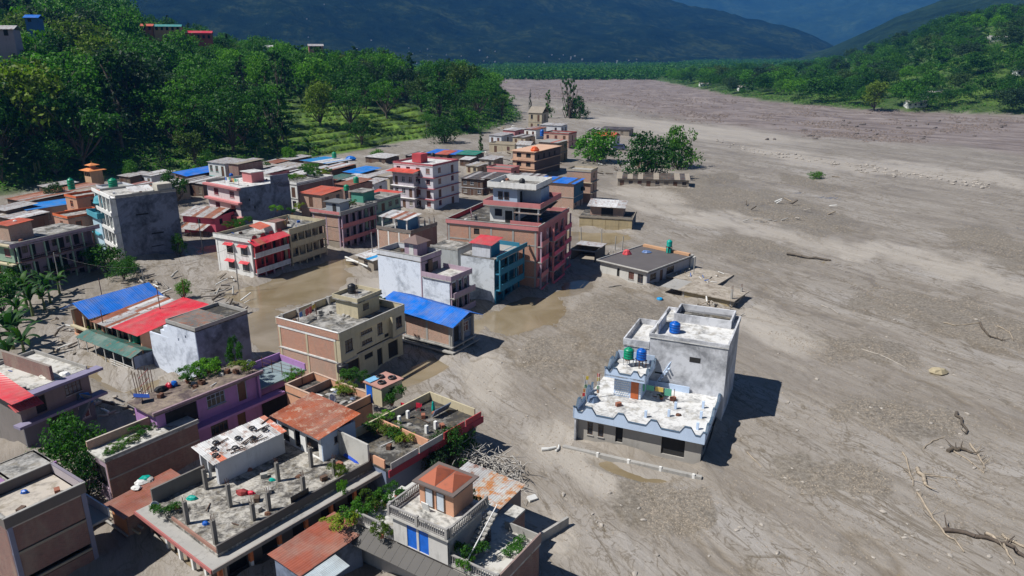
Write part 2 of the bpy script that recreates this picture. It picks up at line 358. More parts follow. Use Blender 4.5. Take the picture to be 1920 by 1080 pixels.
def ground_height(X, Y, full=False):
    base = land(X, Y)
    vf = Y*CS-(base-CH)*SN; vu = Y*SN+(base-CH)*CS
    px = 960+F*X/vf; py = 540-F*vu/vf
    wx = X+6*(fbm(X/14, Y/14, 31)-0.5); wy = Y+6*(fbm(X/14, Y/14, 47)-0.5)
    dl = np.interp(Y, LEFT_Y, LEFT_X)-X; dr = X-np.interp(Y, RIGHT_Y, RIGHT_X)
    veg = sst(-4, 6, np.maximum(dl, dr)+8*(fbm(X/12, Y/12, 77)-0.5))
    veg = np.where(Y > 1250, sst(1250, 1300, Y), veg)
    wsc = np.maximum(Y, 30)/90.0
    wpx = px+(fbm(X/9/wsc, Y/18/wsc, 201, 5)-0.5)*190; wpy = py+(fbm(X/9/wsc, Y/18/wsc, 231, 5)-0.5)*48*np.clip((py-90)/300, 0.12, 1.4)
    g = sst(-0.15, 0.6, blobs(wpx, wpy, GRAVEL)); si = sst(-0.15, 0.75, blobs(wpx, wpy, SILT)); po = sst(0.0, 0.55, blobs(px, py, POOLS)+0.5*(fbm(X/6, Y/6, 3)-0.5))
    # braided rivulets running down the valley
    t = wx*0.86+wy*0.35; q = fbm(t/7, (wy-wx*0.4)/26, 91, 5); r = np.abs(q-0.5); ch = 1-sst(0.0, 0.035, r)
    q2 = fbm(wx/3.2+9, wy/9, 19, 4); ch2 = 1-sst(0.0, 0.03, np.abs(q2-0.5))
    rough_far = sst(420, 520, Y)
    relief = 0.55*(fbm(X/22, Y/34, 12)-0.5)+0.16*(fbm(X/3, Y/3, 8)-0.5)+g*0.22*(fbm(X/0.9, Y/0.9, 66, 3)-0.35)
    relief = relief-0.10*ch*(1-g*0.6)-0.05*ch2
    relief = relief*(1-po)-0.30*po+0.75*sst(0.0, 0.8, blobs(px, py, [(1140, 620, 110, 75, -15)]))
    relief += rough_far*4.2*(fbm(X/14, Y/16, 41, 6)-0.5)*(1-si)*sst(1500, 1000, Y)
    near = sst(26, 40, Y)
    h = base+relief*(1-veg*0.5)
    if not full: return h
    mauve = sst(0, 1, blobs(px, py, [(1500, 205, 560, 55, 6), (1900, 255, 500, 40, 9), (1120, 165, 330, 32, 2)])*3)*(1-veg)*sst(230, 330, Y)
    dd = (np.interp(Y, LEFT_Y, LEFT_X)-X+(fbm(X/30, Y/30, 5)-0.5)*14)*0.8; hs = (33*(1-np.exp(-np.maximum(dd, 0)/110))+34*sst(120, 330, dd))/1.7; tread = 1-0.85*sst(0.66, 0.8, hs-np.floor(hs))
    terr = tread*veg*sst(0.0, 0.3, blobs(px, py, TERR))*sst(0.40, 0.5, fbm(X/5, Y/5, 55))
    right_grass = sst(1150, 1000, Y)*sst(0, 30, dr)*veg*sst(0.5, 0.55, fbm(X/45, Y/45, 63))
    wet = np.clip(ch*0.55+ch2*0.25, 0, 1)*(1-veg)*sst(400, 200, Y)+po*0.75
    return h, g, si, np.clip(wet, 0, 1), mauve, veg, np.clip(terr+0.4*right_grass, 0, 1)
def make_ground():
    ys = [14.0]
    while ys[-1] < 12000:
        y = ys[-1]; ys.append(y+max(0.16, y*y/34000 if y < 700 else y*0.021) if y < 700 else y+y*0.021)
    ys = np.array(ys); nx = 640
    fr = np.linspace(-1, 1, nx); fr = fr*(0.62+0.38*np.abs(fr)**2)
    W = np.maximum(95, ys*1.15)
    X = fr[None, :]*W[:, None]; Y = np.repeat(ys[:, None], nx, 1)
    h, g, si, wet, mv, veg, terr = ground_height(X, Y, True)
    V = np.stack([X, Y, h], -1).reshape(-1, 3)
    ny = len(ys); i = np.arange(ny-1)[:, None]*nx+np.arange(nx-1)[None, :]; i = i.ravel()
    me = np_mesh('ground', V, np.stack([i, i+1, i+1+nx, i+nx], -1), ground_material(), True)
    for nm, ch in (('zone', (g, si, wet)), ('zone2', (mv, veg, terr))):
        a = me.color_attributes.new(nm, 'FLOAT_COLOR', 'POINT')
        c = np.ones((ny*nx, 4), np.float32)
        for k in range(3): c[:, k] = ch[k].ravel()
        a.data.foreach_set('color', c.ravel())
    o = bpy.data.objects.new('ground', me); col.objects.link(o); o['kind'] = 'structure'
    return ny*nx
nv = make_ground()
# ---- shallow muddy water that fills the hollows around the houses
def water_mat():
    m, nt, N, L, bs = new_mat('muddy_water')
    p = pos(nt)
    o = ramp(nt, noise_n(nt, p, 0.12, 5, 0.6, 1.0), [(0.35, (0.185, 0.145, 0.085)), (0.65, (0.26, 0.215, 0.15))])
    L.new(o, bs.inputs['Base Color']); bs.inputs['Roughness'].default_value = 0.16
    bump(nt, bs, noise_n(nt, p, 1.5, 3), 0.05, 0.02)
    return m
wp = MB(); wp.add([(-130, 20, -0.2), (140, 20, -0.2), (140, 260, -0.2), (-130, 260, -0.2)], [(0, 1, 2, 3)])
wp.build('water', water_mat(), kind='structure')
# ---- mountains
def mountain_mat(name, c1, c2, c3):
    m, nt, N, L, bs = new_mat(name)
    p = pos(nt)
    n = noise_n(nt, p, 0.004, 9, 0.72, 0.4); n2 = noise_n(nt, p, 0.03, 6, 0.75)
    s = math_n(nt, 'ADD', math_n(nt, 'MULTIPLY', n, 0.6), math_n(nt, 'MULTIPLY', n2, 0.4))
    L.new(ramp(nt, s, [(0.4, c1), (0.52, c2), (0.62, c3)]), bs.inputs['Base Color']); bs.inputs['Roughness'].default_value = 0.95
    bs.inputs['Specular IOR Level'].default_value = 0.0
    bump(nt, bs, n2, 1.0, 14)
    return m
def mountain(name, crest, d_foot, d_crest, amp, mat, seed, nu=260, nv_=90, foot_z=-3):
    cx = np.array([c[0] for c in crest], float); cy = np.array([c[1] for c in crest], float)
    u = np.linspace(cx[0], cx[-1], nu); v = np.interp(u, cx, cy)
    dirs = np.stack([(u-960), np.full(nu, F*CS)+(540-v)*SN, -F*SN+(540-v)*CS], 1)
    hl = np.hypot(dirs[:, 0], dirs[:, 1]); dh = dirs[:, :2]/hl[:, None]; slope = dirs[:, 2]/hl
    rows = []
    tt = np.concatenate([np.linspace(0, 1, nv_), [1.12, 1.3]])
    for t in tt:
        d = d_foot+(d_crest-d_foot)*t
        top = CH+slope*d_crest
        prof = min(t, 1.0)**1.15 if t <= 1 else 1-(t-1)*2.2
        x = dh[:, 0]*d; y = dh[:, 1]*d
        rid = (0.5-np.abs(fbm(x/(amp*7), y/(amp*7), seed, 6)-0.5))*2-0.8
        z = foot_z+(top-foot_z)*prof+amp*rid*np.sin(math.pi*min(t, 1))**0.7+amp*0.10*(fbm(x/60, y/60, seed+5, 3)-0.5)
        rows.append(np.stack([x, y, z], 1))
    V = np.concatenate(rows); ny = len(tt); i = (np.arange(ny-1)[:, None]*nu+np.arange(nu-1)[None, :]).ravel()
    me = np_mesh(name, V, np.stack([i, i+1, i+1+nu, i+nu], -1), mat, True)
    o = bpy.data.objects.new(name, me); col.objects.link(o); o['kind'] = 'structure'
    return np.stack(rows)
mm1 = mountain_mat('forested_slope', (0.004, 0.009, 0.006), (0.012, 0.022, 0.010), (0.045, 0.060, 0.022))
M1 = mountain('mountain', [(-1500, -260), (0, -230), (500, -200), (900, -120), (1130, -45), (1270, 5), (1340, 18), (1390, 30), (1440, 41), (1480, 51), (1520, 63), (1548, 76), (1600, 104)], 2300, 4300, 210, mm1, 3, 420, 120)
mm2 = mountain_mat('forested_slope', (0.010, 0.022, 0.014), (0.020, 0.040, 0.020), (0.045, 0.070, 0.030))
M2 = mountain('mountain', [(800, -110), (1100, -90), (1300, -50), (1450, -30), (1560, -40), (1700, -60), (2000, -110), (2900, -160)], 6000, 8800, 300, mm2, 23, 220, 80)
M3 = mountain('mountain', [(1440, 122), (1500, 108), (1560, 88), (1620, 62), (1680, 32), (1760, 2), (1850, -28), (2100, -80), (2900, -160)], 1900, 2900, 60, mm2, 43, 260, 80)
# ---- haze: one closed box of even air
def haze():
    m = bpy.data.materials.new('valley_haze'); m.use_nodes = True; nt = m.node_tree; nt.nodes.clear()
    v = nt.nodes.new('ShaderNodeVolumePrincipled'); out = nt.nodes.new('ShaderNodeOutputMaterial')
    v.inputs['Color'].default_value = HAZE_C; v.inputs['Density'].default_value = HAZE_D; v.inputs['Anisotropy'].default_value = 0.0
    nt.links.new(v.outputs[0], out.inputs['Volume'])
    b = MB(); b.box(-16000, 16000, -60, 14500, -8, 1900)
    b.build('haze', m, kind='stuff')
HAZE_C = (0.08, 0.36, 1.0, 1); HAZE_D = 0.000075
haze()
# ================================================================== VEGETATION
def leaf_cloud(rs, centers, rad, per, size, up=0.5, droop=0.0):
    """leaf-sized faces scattered round clump centres"""
    K = len(centers); n = K*per
    c = np.repeat(centers, per, 0); r = np.repeat(rad, per)
    d = rs.normal(size=(n, 3)); d /= np.linalg.norm(d, axis=1)[:, None]+1e-9
    rr = r*rs.uniform(0.45, 1.05, n)**0.6
    P = c+d*rr[:, None]*np.array([1, 1, 0.72])
    nrm = d*0.9+rs.normal(size=(n, 3))*0.55+np.array([0, 0, up]); nrm /= np.linalg.norm(nrm, axis=1)[:, None]
    a = np.cross(nrm, rs.normal(size=(n, 3))); a /= np.linalg.norm(a, axis=1)[:, None]+1e-9
    b = np.cross(nrm, a)
    s = (size*rs.uniform(0.6, 1.3, n))[:, None]
    a = a*s; b = b*s*0.62
    V = np.stack([P-a, P-b*0.9+nrm*s*0.1, P+a, P+b*0.9-nrm*s*0.1], 1).reshape(-1, 3)
    Q = np.arange(n*4).reshape(-1, 4)
    return V, Q
def crown_mesh(name, seed, style, mat, size, per):
    rs = np.random.RandomState(seed)
    if style == 'round':
        lobes = [(math.cos(a)*q, math.sin(a)*q, z, r) for a, q, z, r in zip(rs.uniform(0, 6.3, 17), rs.uniform(.12, .42, 17), rs.uniform(.26, .80, 17), rs.uniform(.17, .30, 17))]+[(0, 0, .55, .34), (.05, 0, .82, .22)]
    elif style == 'tall':
        lobes = [(rs.uniform(-.16, .16)*(1.25-z), rs.uniform(-.16, .16)*(1.25-z), z, rs.uniform(.10, .19)*(1.35-z)) for z in np.linspace(.22, .97, 17)]
    elif style == 'spread':
        lobes = [(math.cos(a)*q, math.sin(a)*q, z-.25*q, r) for a, q, z, r in zip(rs.uniform(0, 6.3, 22), rs.uniform(.1, .52, 22), rs.uniform(.4, .95, 22), rs.uniform(.13, .24, 22))]
    elif style == 'thin':
        lobes = [(rs.uniform(-.22, .22), rs.uniform(-.22, .22), z, rs.uniform(.09, .17)) for z in rs.uniform(.25, .98, 19)]
    else:  # shrub
        lobes = [(rs.uniform(-.6, .6), rs.uniform(-.6, .6), rs.uniform(.1, .7), rs.uniform(.22, .4)) for _ in range(9)]
    C = []; R = []
    for x, y, z, r in lobes:
        k = max(5, int(230*r*r))
        d = rs.normal(size=(k, 3)); d /= np.linalg.norm(d, axis=1)[:, None]
        d[:, 2] = np.where(d[:, 2] < -0.35, -d[:, 2], d[:, 2])
        q = np.array([x, y, z])+d*r*rs.uniform(0.55, 1.0, k)[:, None]*np.array([1, 1, .8])
        C.append(q); R.append(np.full(k, r*0.33)*rs.uniform(.7, 1.3, k))
    C = np.concatenate(C); R = np.concatenate(R)
    V, Q = leaf_cloud(rs, C, R, per, size)
    return np_mesh(name, V, Q, mat), lobes
def trunk_mesh(seed, style, lobes):
    rs = np.random.RandomState(seed+100); b = MB()
    top = 0.75 if style != 'tall' else 0.92
    pts = [(rs.uniform(-.02, .02)*k, rs.uniform(-.02, .02)*k, -0.06+top*k/5) for k in range(6)]
    b.path(pts, 0.032 if style != 'thin' else .018, 0.010, 6)
    for x, y, z, r in lobes[::1 if style != 'tall' else 3]:
        k = min(4, max(1, int((z-.2)*5*.7))); p = Vector(pts[k]); q = Vector((x, y, z))
        m = p.lerp(q, .5)+Vector((0, 0, -.03)); b.path([p, m, q], 0.013, 0.004, 4)
    return b.mesh('trunk', BARK)
LM = [leaf_mat('leaves', (0.010, 0.055, 0.008), (0.055, 0.160, 0.018)), leaf_mat('leaves', (0.022, 0.090, 0.008), (0.095, 0.25, 0.022)),
      leaf_mat('leaves', (0.014, 0.040, 0.018), (0.05, 0.10, 0.042)), leaf_mat('leaves', (0.06, 0.10, 0.01), (0.17, 0.24, 0.03))]
TREES = []
for k, (st, mi, sz, per) in enumerate([('round', 0, .026, 13), ('round', 1, .028, 13), ('tall', 0, .024, 17), ('spread', 1, .024, 16), ('round', 2, .026, 13),
                                       ('tall', 2, .024, 17), ('thin', 0, .022, 26), ('spread', 0, .026, 16), ('round', 3, .028, 12), ('round', 0, .024, 15)]):
    cm, lobes = crown_mesh('crown', 40+k, st, LM[mi], sz, per); TREES.append((cm, trunk_mesh(k, st, lobes)))
BUSH = [crown_mesh('foliage', 70+k, 'shrub', LM[m], .05, 10)[0] for k, m in enumerate((0, 1, 2, 3, 1))]
def tree(x, y, h, w, k, name, label, group=None, z=None, parts=True):
    z = land1(x, y) if z is None else z
    r = empty(name, (x, y, z-0.1), random.uniform(0, 6.28), label, 'tree', group)
    c, t = TREES[k]
    mobj('crown', c, r, sc=(w, w, h)); mobj('trunk', t, r, sc=(h*.9, h*.9, h))
    return r
def cheap_tree(x, y, h, w, k, name, label, group, z=None, cat='tree'):
    z = land1(x, y) if z is None else z
    key = ('far', k)
    if key not in MATS:
        c, t = TREES[k]; me = c.copy(); me.name = 'far_tree'; MATS[key] = me
    o = mobj(name, MATS[key], None, (x, y, z-0.5), random.uniform(0, 6.28), (w, w, h)); return tag(o, label, cat, group)
random.seed(11)
# left hillside forest: placed by where each tree stands in the valley
KW = ['dark round', 'bright green round', 'narrow dark', 'spreading bright', 'grey-green round', 'narrow grey-green', 'thin airy', 'wide dark', 'yellowish', 'dense dark']
def left_label(k, px, py):
    row = 'on the ridge of' if py < 115 else 'halfway up' if py < 200 else 'at the foot of'
    pl = 'above the tin shed' if px < 200 else 'above the balcony block' if px < 400 else 'left of the terraces' if px < 600 else 'around the terraces' if px < 790 else 'at its right tip'
    return KW[k]+' tree '+row+' the left hillside, '+pl
def right_label(k, px, py):
    pl = 'at its low left end' if px < 1400 else 'left of the yellowish spreading tree' if px < 1620 else 'right of the yellowish spreading tree' if px < 1780 else 'at the right edge'
    return KW[k]+' tree '+('high on' if py < 110 else 'low on')+' the far wooded bank, '+pl
LG = 'trees of the dense forest on the left hillside'
LL = 'dense green tree crowded among others on the shaded hillside behind the town'
rs = random.Random(5)
placed = []
def ok(x, y, d):
    for a, b in placed:
        if (a-x)**2+(b-y)**2 < d*d: return False
    placed.append((x, y)); return True
def visible_px(x, y, z):
    vf = y*CS-(z-CH)*SN
    if vf < 1: return None
    return 960+F*x/vf, 540-F*(y*SN+(z-CH)*CS)/vf
cnt = 0
for i in range(9000):
    y = rs.uniform(200, 640); x = rs.uniform(-330, 12)
    d = np.interp(y, LEFT_Y, LEFT_X)-x
    if d < 6: continue
    z = land1(x, y); p = visible_px(x, y, z+12)
    if p is None or p[0] < -60 or p[0] > 1010: continue
    q = visible_px(x, y, z)
    # open terraces stay free of big trees
    if 540 < q[0] < 790 and 196 < q[1] < 290 and rs.random() < 0.9: continue
    if not ok(x, y, 10.5 if y < 330 else 14.5): continue
    far = y > 450
    h = rs.uniform(15, 25)*(1.0 if q[0] > 250 else 1.35); k = rs.choice([0, 1, 1, 2, 3, 4, 8, 5, 6, 7, 9, 1, 3])
    if q[0] > 640: h *= 1.1
    w = h*rs.uniform(.75, 1.05) if k not in (2, 5, 6) else h*rs.uniform(.85, 1.1)
    if d < 14: h *= .5; w *= .6
    (cheap_tree if far or d > 120 else tree)(x, y, h, w, k, 'hillside_tree', left_label(k, *q), left_label(k, *q), z=z)
    cnt += 1
    if cnt > 300: break
# right bank forest
RG = 'trees covering the far bank on the right'
RL = 'rounded green tree among many covering the wooded rise across the riverbed'
cnt = 0
for i in range(9000):
    y = rs.uniform(500, 1150); b = rs.uniform(.17, .76); x = b*y
    e = x-np.interp(y, RIGHT_Y, RIGHT_X)
    if e < 2: continue
    z = land1(x, y); q = visible_px(x, y, z+6)
    if q[0] > 1960: continue
    if q[0] > 1760 and q[1] > 130 and rs.random() < .3: continue
    if not ok(x, y, 12.5 if y < 750 else 19): continue
    h = rs.uniform(13, 22); k = rs.choice([0, 1, 4, 3, 9, 0, 4, 2, 7, 9])
    cheap_tree(x, y, h, h*rs.uniform(.95, 1.35), k, 'riverbank_tree', right_label(k, *q), right_label(k, *q), z=z); cnt += 1
    if cnt > 299: break
p = G(1640, 195, 5); tree(p.x, p.y, 22, 20, 8, 'shade_tree', 'yellowish green spreading tree standing out at the foot of the wooded rise across the riverbed', z=land1(p.x, p.y))
# single trees standing in the flooded plain
def plain_tree(px, py, hpx, wpx, k, name, label, zz=None):
    p = G(px, py, 0); s = (p-Vector((0, 0, CH))).length/F
    hh = hpx*s*1.3; zz = -.24*hh if zz is None else zz
    return tree(p.x, p.y, hh, wpx*s*1.05, k, name, label, z=zz)
plain_tree(1114, 303, 60, 84, 1, 'mango_tree', 'bright green round tree in front of the small red roofed house on the mud')
plain_tree(1212, 334, 84, 104, 9, 'mango_tree', 'broad dark green tree rising over the long low mud-filled house').rotation_euler.z = 0.4
plain_tree(1272, 314, 78, 66, 0, 'slender_tree', 'airy pale green tree right of the broad dark tree by the low house')
plain_tree(1068, 222, 72, 46, 6, 'slender_tree', 'tallest slim tree at the edge of the far riverbed')
plain_tree(1086, 222, 42, 34, 0, 'slender_tree', 'short bushy tree just right of the tallest slim tree by the riverbed')
plain_tree(1027, 222, 50, 36, 2, 'slender_tree', 'dark upright tree left of the tallest slim tree by the riverbed')
plain_tree(994, 205, 36, 10, 5, 'cypress_tree', 'thin pointed tree left of the far tower with a roof on the bank')
plain_tree(833, 268, 48, 56, 9, 'mango_tree', 'round dark tree at the town edge behind the blue and red market roofs')
plain_tree(902, 282, 40, 26, 2, 'slender_tree', 'small upright dark tree beside the green market roof')
plain_tree(706, 300, 20, 24, 1, 'small_tree', 'small round green tree in front of the white tarpaulin roof')
plain_tree(1528, 334, 14, 26, 0, 'uprooted_bush', 'small green bush stranded alone on the open mud').rotation_euler.x = 0.3
# undergrowth: one mass nobody could count
def undergrowth():
    rs = np.random.RandomState(3); P = []
    n = 26000
    yy = rs.uniform(100, 640, n); xx = rs.uniform(-360, 20, n)
    m = (np.interp(yy, LEFT_Y, LEFT_X)-xx) > 0
    xx, yy = xx[m], yy[m]; zz = land(xx, yy)
    vf = yy*CS-(zz-CH)*SN; px = 960+F*xx/vf; py = 540-F*(yy*SN+(zz-CH)*CS)/vf
    tr = (blobs(px, py, TERR) > 0.0)
    keep = (px > -80) & (px < 1010) & (yy > 100) & (~tr | (rs.uniform(size=len(xx)) < .12)) & ((yy < 420) | (rs.uniform(size=len(xx)) < .5))
    L1 = np.stack([xx, yy, zz], 1)[keep][:7000]
    y2 = rs.uniform(490, 1180, n); b = rs.uniform(.15, .8, n); x2 = b*y2
    m = (x2-np.interp(y2, RIGHT_Y, RIGHT_X)) > 0; x2, y2 = x2[m], y2[m]
    L2 = np.stack([x2, y2, land(x2, y2)], 1)[:5200]
    C = np.concatenate([L1, L2]); far = C[:, 1] > 430
    out = []
    for nm, mt, sel in (('undergrowth', LM[0], slice(0, None, 2)), ('undergrowth', LM[1], slice(1, None, 2))):
        c = C[sel]; rad = rs.uniform(1.3, 3.0, len(c))*np.where(c[:, 1] > 430, 1.5, 1)
        c = c+np.array([0, 0, 0.6]); V, Q = leaf_cloud(rs, c, rad, 16, 0.55)
        sc = np.repeat(np.where(c[:, 1] > 430, 1.5, 1.0), 16*4)
        o = mobj(nm, np_mesh(nm, V, Q, mt)); o['kind'] = 'stuff'
undergrowth()
def terrace_crops():
    rs = np.random.RandomState(6); n = 90000; X = rs.uniform(-190, -30, n); Y = rs.uniform(270, 430, n); Z = land(X, Y)
    vf = Y*CS-(Z-CH)*SN; px = 960+F*X/vf; py = 540-F*(Y*SN+(Z-CH)*CS)/vf
    dd = (np.interp(Y, LEFT_Y, LEFT_X)-X+(fbm(X/30, Y/30, 5)-0.5)*14)*0.8; hs = (33*(1-np.exp(-np.maximum(dd, 0)/110))+34*sst(120, 330, dd))/1.7; fr = hs-np.floor(hs)
    k = (dd > 3) & (fr > .60) & (fr < .72) & (blobs(px, py, TERR) > 0.05) & (rs.uniform(size=n) < .55)
    C = np.stack([X, Y, Z+.5], 1)[k][:5200]; V, Q = leaf_cloud(rs, C, np.full(len(C), .8), 12, .42)
    o = mobj('terrace_crops', np_mesh('terrace_crops', V, Q, LM[3])); o['kind'] = 'stuff'
terrace_crops()
def valley_wood():
    """far-off belts of trees that read as one mass: valley floor and mountain foot"""
    rs = np.random.RandomState(9); C = []
    for px0, px1, py0, py1, k in ((925, 1260, 128, 150, 900), (925, 1235, 116, 138, 700), (1180, 1560, 96, 124, 1500), (300, 1240, 96, 118, 1500)):
        for _ in range(k):
            px = rs.uniform(px0, px1); d = G(px, rs.uniform(py0+8, py1))
            x, y = d.x, d.y
            if y > 3200: y = rs.uniform(1500, 3200); x = (px-960)/1420*y
            C.append((x, y, land1(x, y)))
    C = np.array(C); C[:, 2] += rs.uniform(2, 9, len(C)); rad = rs.uniform(4, 13, len(C))
    V, Q = leaf_cloud(rs, C, rad, 30, 2.0)
    o = mobj('distant_wood', np_mesh('distant_wood', V, Q, LM[0])); o['kind'] = 'stuff'
valley_wood()
# ================================================================== BUILDING KIT
BLDS = []
class Bld:
    """a house standing in the mud: x runs along its right-hand front, y along its left-hand front"""
    def __init__(s, name, label, A, B, C, z, cat='house', group=None, ang=None, W=None, D=None, low=-0.7, wt=0.5):
        a = G(A[0], A[1], z)
        if ang is None:
            b = G(B[0], B[1], z); c = G(C[0], C[1], z)
            a1 = math.atan2(b.y-a.y, b.x-a.x); a2 = math.atan2(c.y-a.y, c.x-a.x)-math.pi/2
            while a2-a1 > math.pi: a2 -= 2*math.pi
            while a2-a1 < -math.pi: a2 += 2*math.pi
            ang = a1*wt+a2*(1-wt)
            if W is None: W = (b-a).length
            if D is None: D = (c-a).length
        else: ang = math.radians(ang)
        s.a = a; s.ang = ang; s.W = W; s.D = D; s.z = z; s.low = low
        BLDS.append(s)
        s.root = empty(name, (a.x, a.y, 0), ang, label, cat, group); s.inv = Matrix.Rotation(-ang, 3, 'Z')
    def at(s, px, py, z):
        """roof point seen at a photo position, in the house's own axes"""
        return s.inv @ (G(px, py, z)-Vector((s.a.x, s.a.y, 0)))
    def L(s, f): return s.W if f in 'RY' else s.D
    def fb(s, mb, f, s0, s1, o0, o1, z0, z1):
        if f == 'R': mb.box(s0, s1, -o1, -o0, z0, z1)
        elif f == 'L': mb.box(-o1, -o0, s0, s1, z0, z1)
        elif f == 'X': mb.box(s.W+o0, s.W+o1, s0, s1, z0, z1)
        else: mb.box(s0, s1, s.D+o0, s.D+o1, z0, z1)
        return mb
    def box(s, name, mat, x0, x1, y0, y1, z0, z1, parent=None, label=None):
        return MB().box(x0, x1, y0, y1, z0, z1).build(name, mat, parent or s.root, label)
    def wall(s, f, z0, z1, mat, ops=(), s0=None, s1=None, o=0.0, t=0.18, name='wall', fr=WHITEF, label=None, sill=True):
        Lf = s.L(f); e = 0.0 if f in 'RY' else t
        a = e if s0 is None else s0; b = Lf-e if s1 is None else s1
        mb = MB(); ops = [(max(a+.02, p[0]), min(b-.02, p[1]), max(z0, p[2]), min(z1, p[3]), p[4]) for p in ops]
        ops = [p for p in ops if p[1]-p[0] > .15 and p[3]-p[2] > .15]
        cuts = sorted({a, b} | {v for p in ops for v in p[:2]})
        for c0, c1 in zip(cuts, cuts[1:]):
            if c1-c0 < 1e-4: continue
            cm = (c0+c1)/2; hs = sorted([(p[2], p[3]) for p in ops if p[0] < cm < p[1]]); z = z0
            for h0, h1 in hs:
                if h0 > z+1e-3: s.fb(mb, f, c0, c1, o-t, o, z, h0)
                z = max(z, h1)
            if z1 > z+1e-3: s.fb(mb, f, c0, c1, o-t, o, z, z1)
        w = mb.build(name, mat, s.root, label)
        for p in ops: s.opening(f, p, o, t, fr, w, sill)
        return w
    def opening(s, f, p, o, t, fr, parent, sill=True):
        s0, s1, z0, z1, k = p
        if k == 'o': return                                      # open hole
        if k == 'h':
            s.fb(MB(), f, s0, s1, o-t-.02, o-t+.02, z0, z1).build('shade_panel', DARK, parent); return  # panel shuts the hole, the room's shade painted near-black
        d = o-t*0.55; w = 0.07
        m = MB()
        s.fb(m, f, s0, s0+w, d, d+.06, z0, z1); s.fb(m, f, s1-w, s1, d, d+.06, z0, z1)
        s.fb(m, f, s0+w, s1-w, d, d+.06, z1-w, z1)
        if k in 'wgtb': s.fb(m, f, s0+w, s1-w, d, d+.06, z0, z0+w)
        if k in 'wg' and s1-s0 > .8:
            c = (s0+s1)/2; s.fb(m, f, c-.03, c+.03, d+.001, d+.05, z0+w, z1-w)
            if s1-s0 > 1.5:
                for c in (s0+(s1-s0)*.25, s0+(s1-s0)*.75): s.fb(m, f, c-.025, c+.025, d+.001, d+.05, z0+w, z1-w)
        if k == 'w' and z1-z0 > .9: s.fb(m, f, s0+w, s1-w, d+.002, d+.048, z0+(z1-z0)*.62, z0+(z1-z0)*.62+.05)
        if k == 'g':
            n = max(2, int((z1-z0)/.3))
            for i in range(1, n): zz = z0+(z1-z0)*i/n; s.fb(m, f, s0+w, s1-w, d+.051, d+.066, zz, zz+.02)
        nm = 'door' if k in 'dD' else 'window'
        fm = fr
        wo = m.build(nm if nm == 'window' else 'door_frame', fm, parent)
        if k in 'dD': s.fb(MB(), f, s0+w, s1-w, d+.005, d+.04, z0, z1-w).build('door', DOORM.get(k if k == 'D' else 'd'), parent)
        else: s.fb(MB(), f, s0+w*.6, s1-w*.6, d+.004, d+.016, z0+w*.6, z1-w*.6).build('pane', random.choice(PANES) if k != 'b' else BLUESH, parent)
        if sill and k in 'wgtb':
            s.fb(MB(), f, s0-.08, s1+.08, o+.002, o+.09, z0-.09, z0-.002).build('sill', CONC, parent)
    def ops(s, f, rows):
        """rows of (fraction along the wall, width, bottom z, top z, kind)"""
        Lf = s.L(f); return [(q*Lf-w/2, q*Lf+w/2, a, b, k) for q, w, a, b, k in rows]
    def slab(s, z, mat, over=0.05, th=0.16, name='floor_slab', R=None, L_=None, X=None, Y=None, label=None):
        R = over if R is None else R; L_ = over if L_ is None else L_; X = over if X is None else X; Y = over if Y is None else Y
        return s.box(name, mat, -L_, s.W+X, -R, s.D+Y, z-th, z, label=label)
    def parapet(s, z, h, mat, faces='RLXY', e=0.06, t=0.14, cope=None, R=None, L_=None, X=None, Y=None):
        ee = {'R': e if R is None else R, 'L': e if L_ is None else L_, 'X': e if X is None else X, 'Y': e if Y is None else Y}
        for f in faces:
            o = ee[f]
            if f in 'RY': a, b = -ee['L'], s.W+ee['X']
            else: a, b = -ee['R']+t, s.D+ee['Y']-t
            p = s.fb(MB(), f, a, b, o-t, o, z+.002, z+h).build('parapet', mat, s.root)
            if cope: s.fb(MB(), f, a-.03, b+.03, o-t-.04, o+.04, z+h, z+h+.07).build('coping', cope, p)
    def cols(s, f, z0, z1, n, mat, o=0.03, w=0.3, s0=0.0, s1=None, name='column'):
        s1 = s.L(f) if s1 is None else s1
        for i in range(n):
            c = s0+w/2+(s1-s0-w)*i/max(1, n-1)
            s.fb(MB(), f, c-w/2, c+w/2, o-w, o, z0, z1).build(name, mat, s.root)
    def panels(s, f, z0, z1, n, mat, o=0.0, t=0.15, w=0.3, ops=(), name='brick_panel'):
        """brick infill between columns"""
        Lf = s.L(f); st = (Lf-w)/(n)
        for i in range(n):
            a = w+st*i if i else w; b = st*(i+1); a = st*i+w
            s.wall(f, z0, z1, mat, [p for p in ops if a < (p[0]+p[1])/2 < b], a, b, o, t, name)
    def gallery(s, f, z0, z1, depth, n, wallmat, colmat, ops=(), rail='solid', railmat=None, rh=0.9, out=0.0, slabmat=None, s0=None, s1=None, fr=WOODF, cw=0.25):
        """open veranda: set-back wall, columns on the edge and a balcony front"""
        Lf = s.L(f); a = 0.18 if s0 is None else s0; b = Lf-.18 if s1 is None else s1
        s.wall(f, z0, z1, wallmat, ops, a, b, -depth, .15, fr=fr, sill=False)
        if n: s.cols(f, z0, z1, n, colmat, out-.04, cw, a-.16 if s0 is None else a, b+.16 if s1 is None else b)
        if out > 0.06: s.fb(MB(), f, a-.1, b+.1, 0.05, out+.02, z0-.13, z0+.03).build('balcony_slab', slabmat or colmat, s.root)
        if rail == 'solid': s.fb(MB(), f, a, b, out-.1, out+.01, z0+.031, z0+rh).build('balcony_front', railmat or colmat, s.root)
        elif rail == 'bars':
            m = MB(); k = max(3, int((b-a)/.35))
            for i in range(k+1): q = a+(b-a)*i/k; s.fb(m, f, q-.02, q+.02, out-.06, out-.02, z0+.031, z0+rh)
            s.fb(m, f, a, b, out-.07, out-.01, z0+rh, z0+rh+.05); m.build('balcony_rail', railmat or RUSTY, s.root)
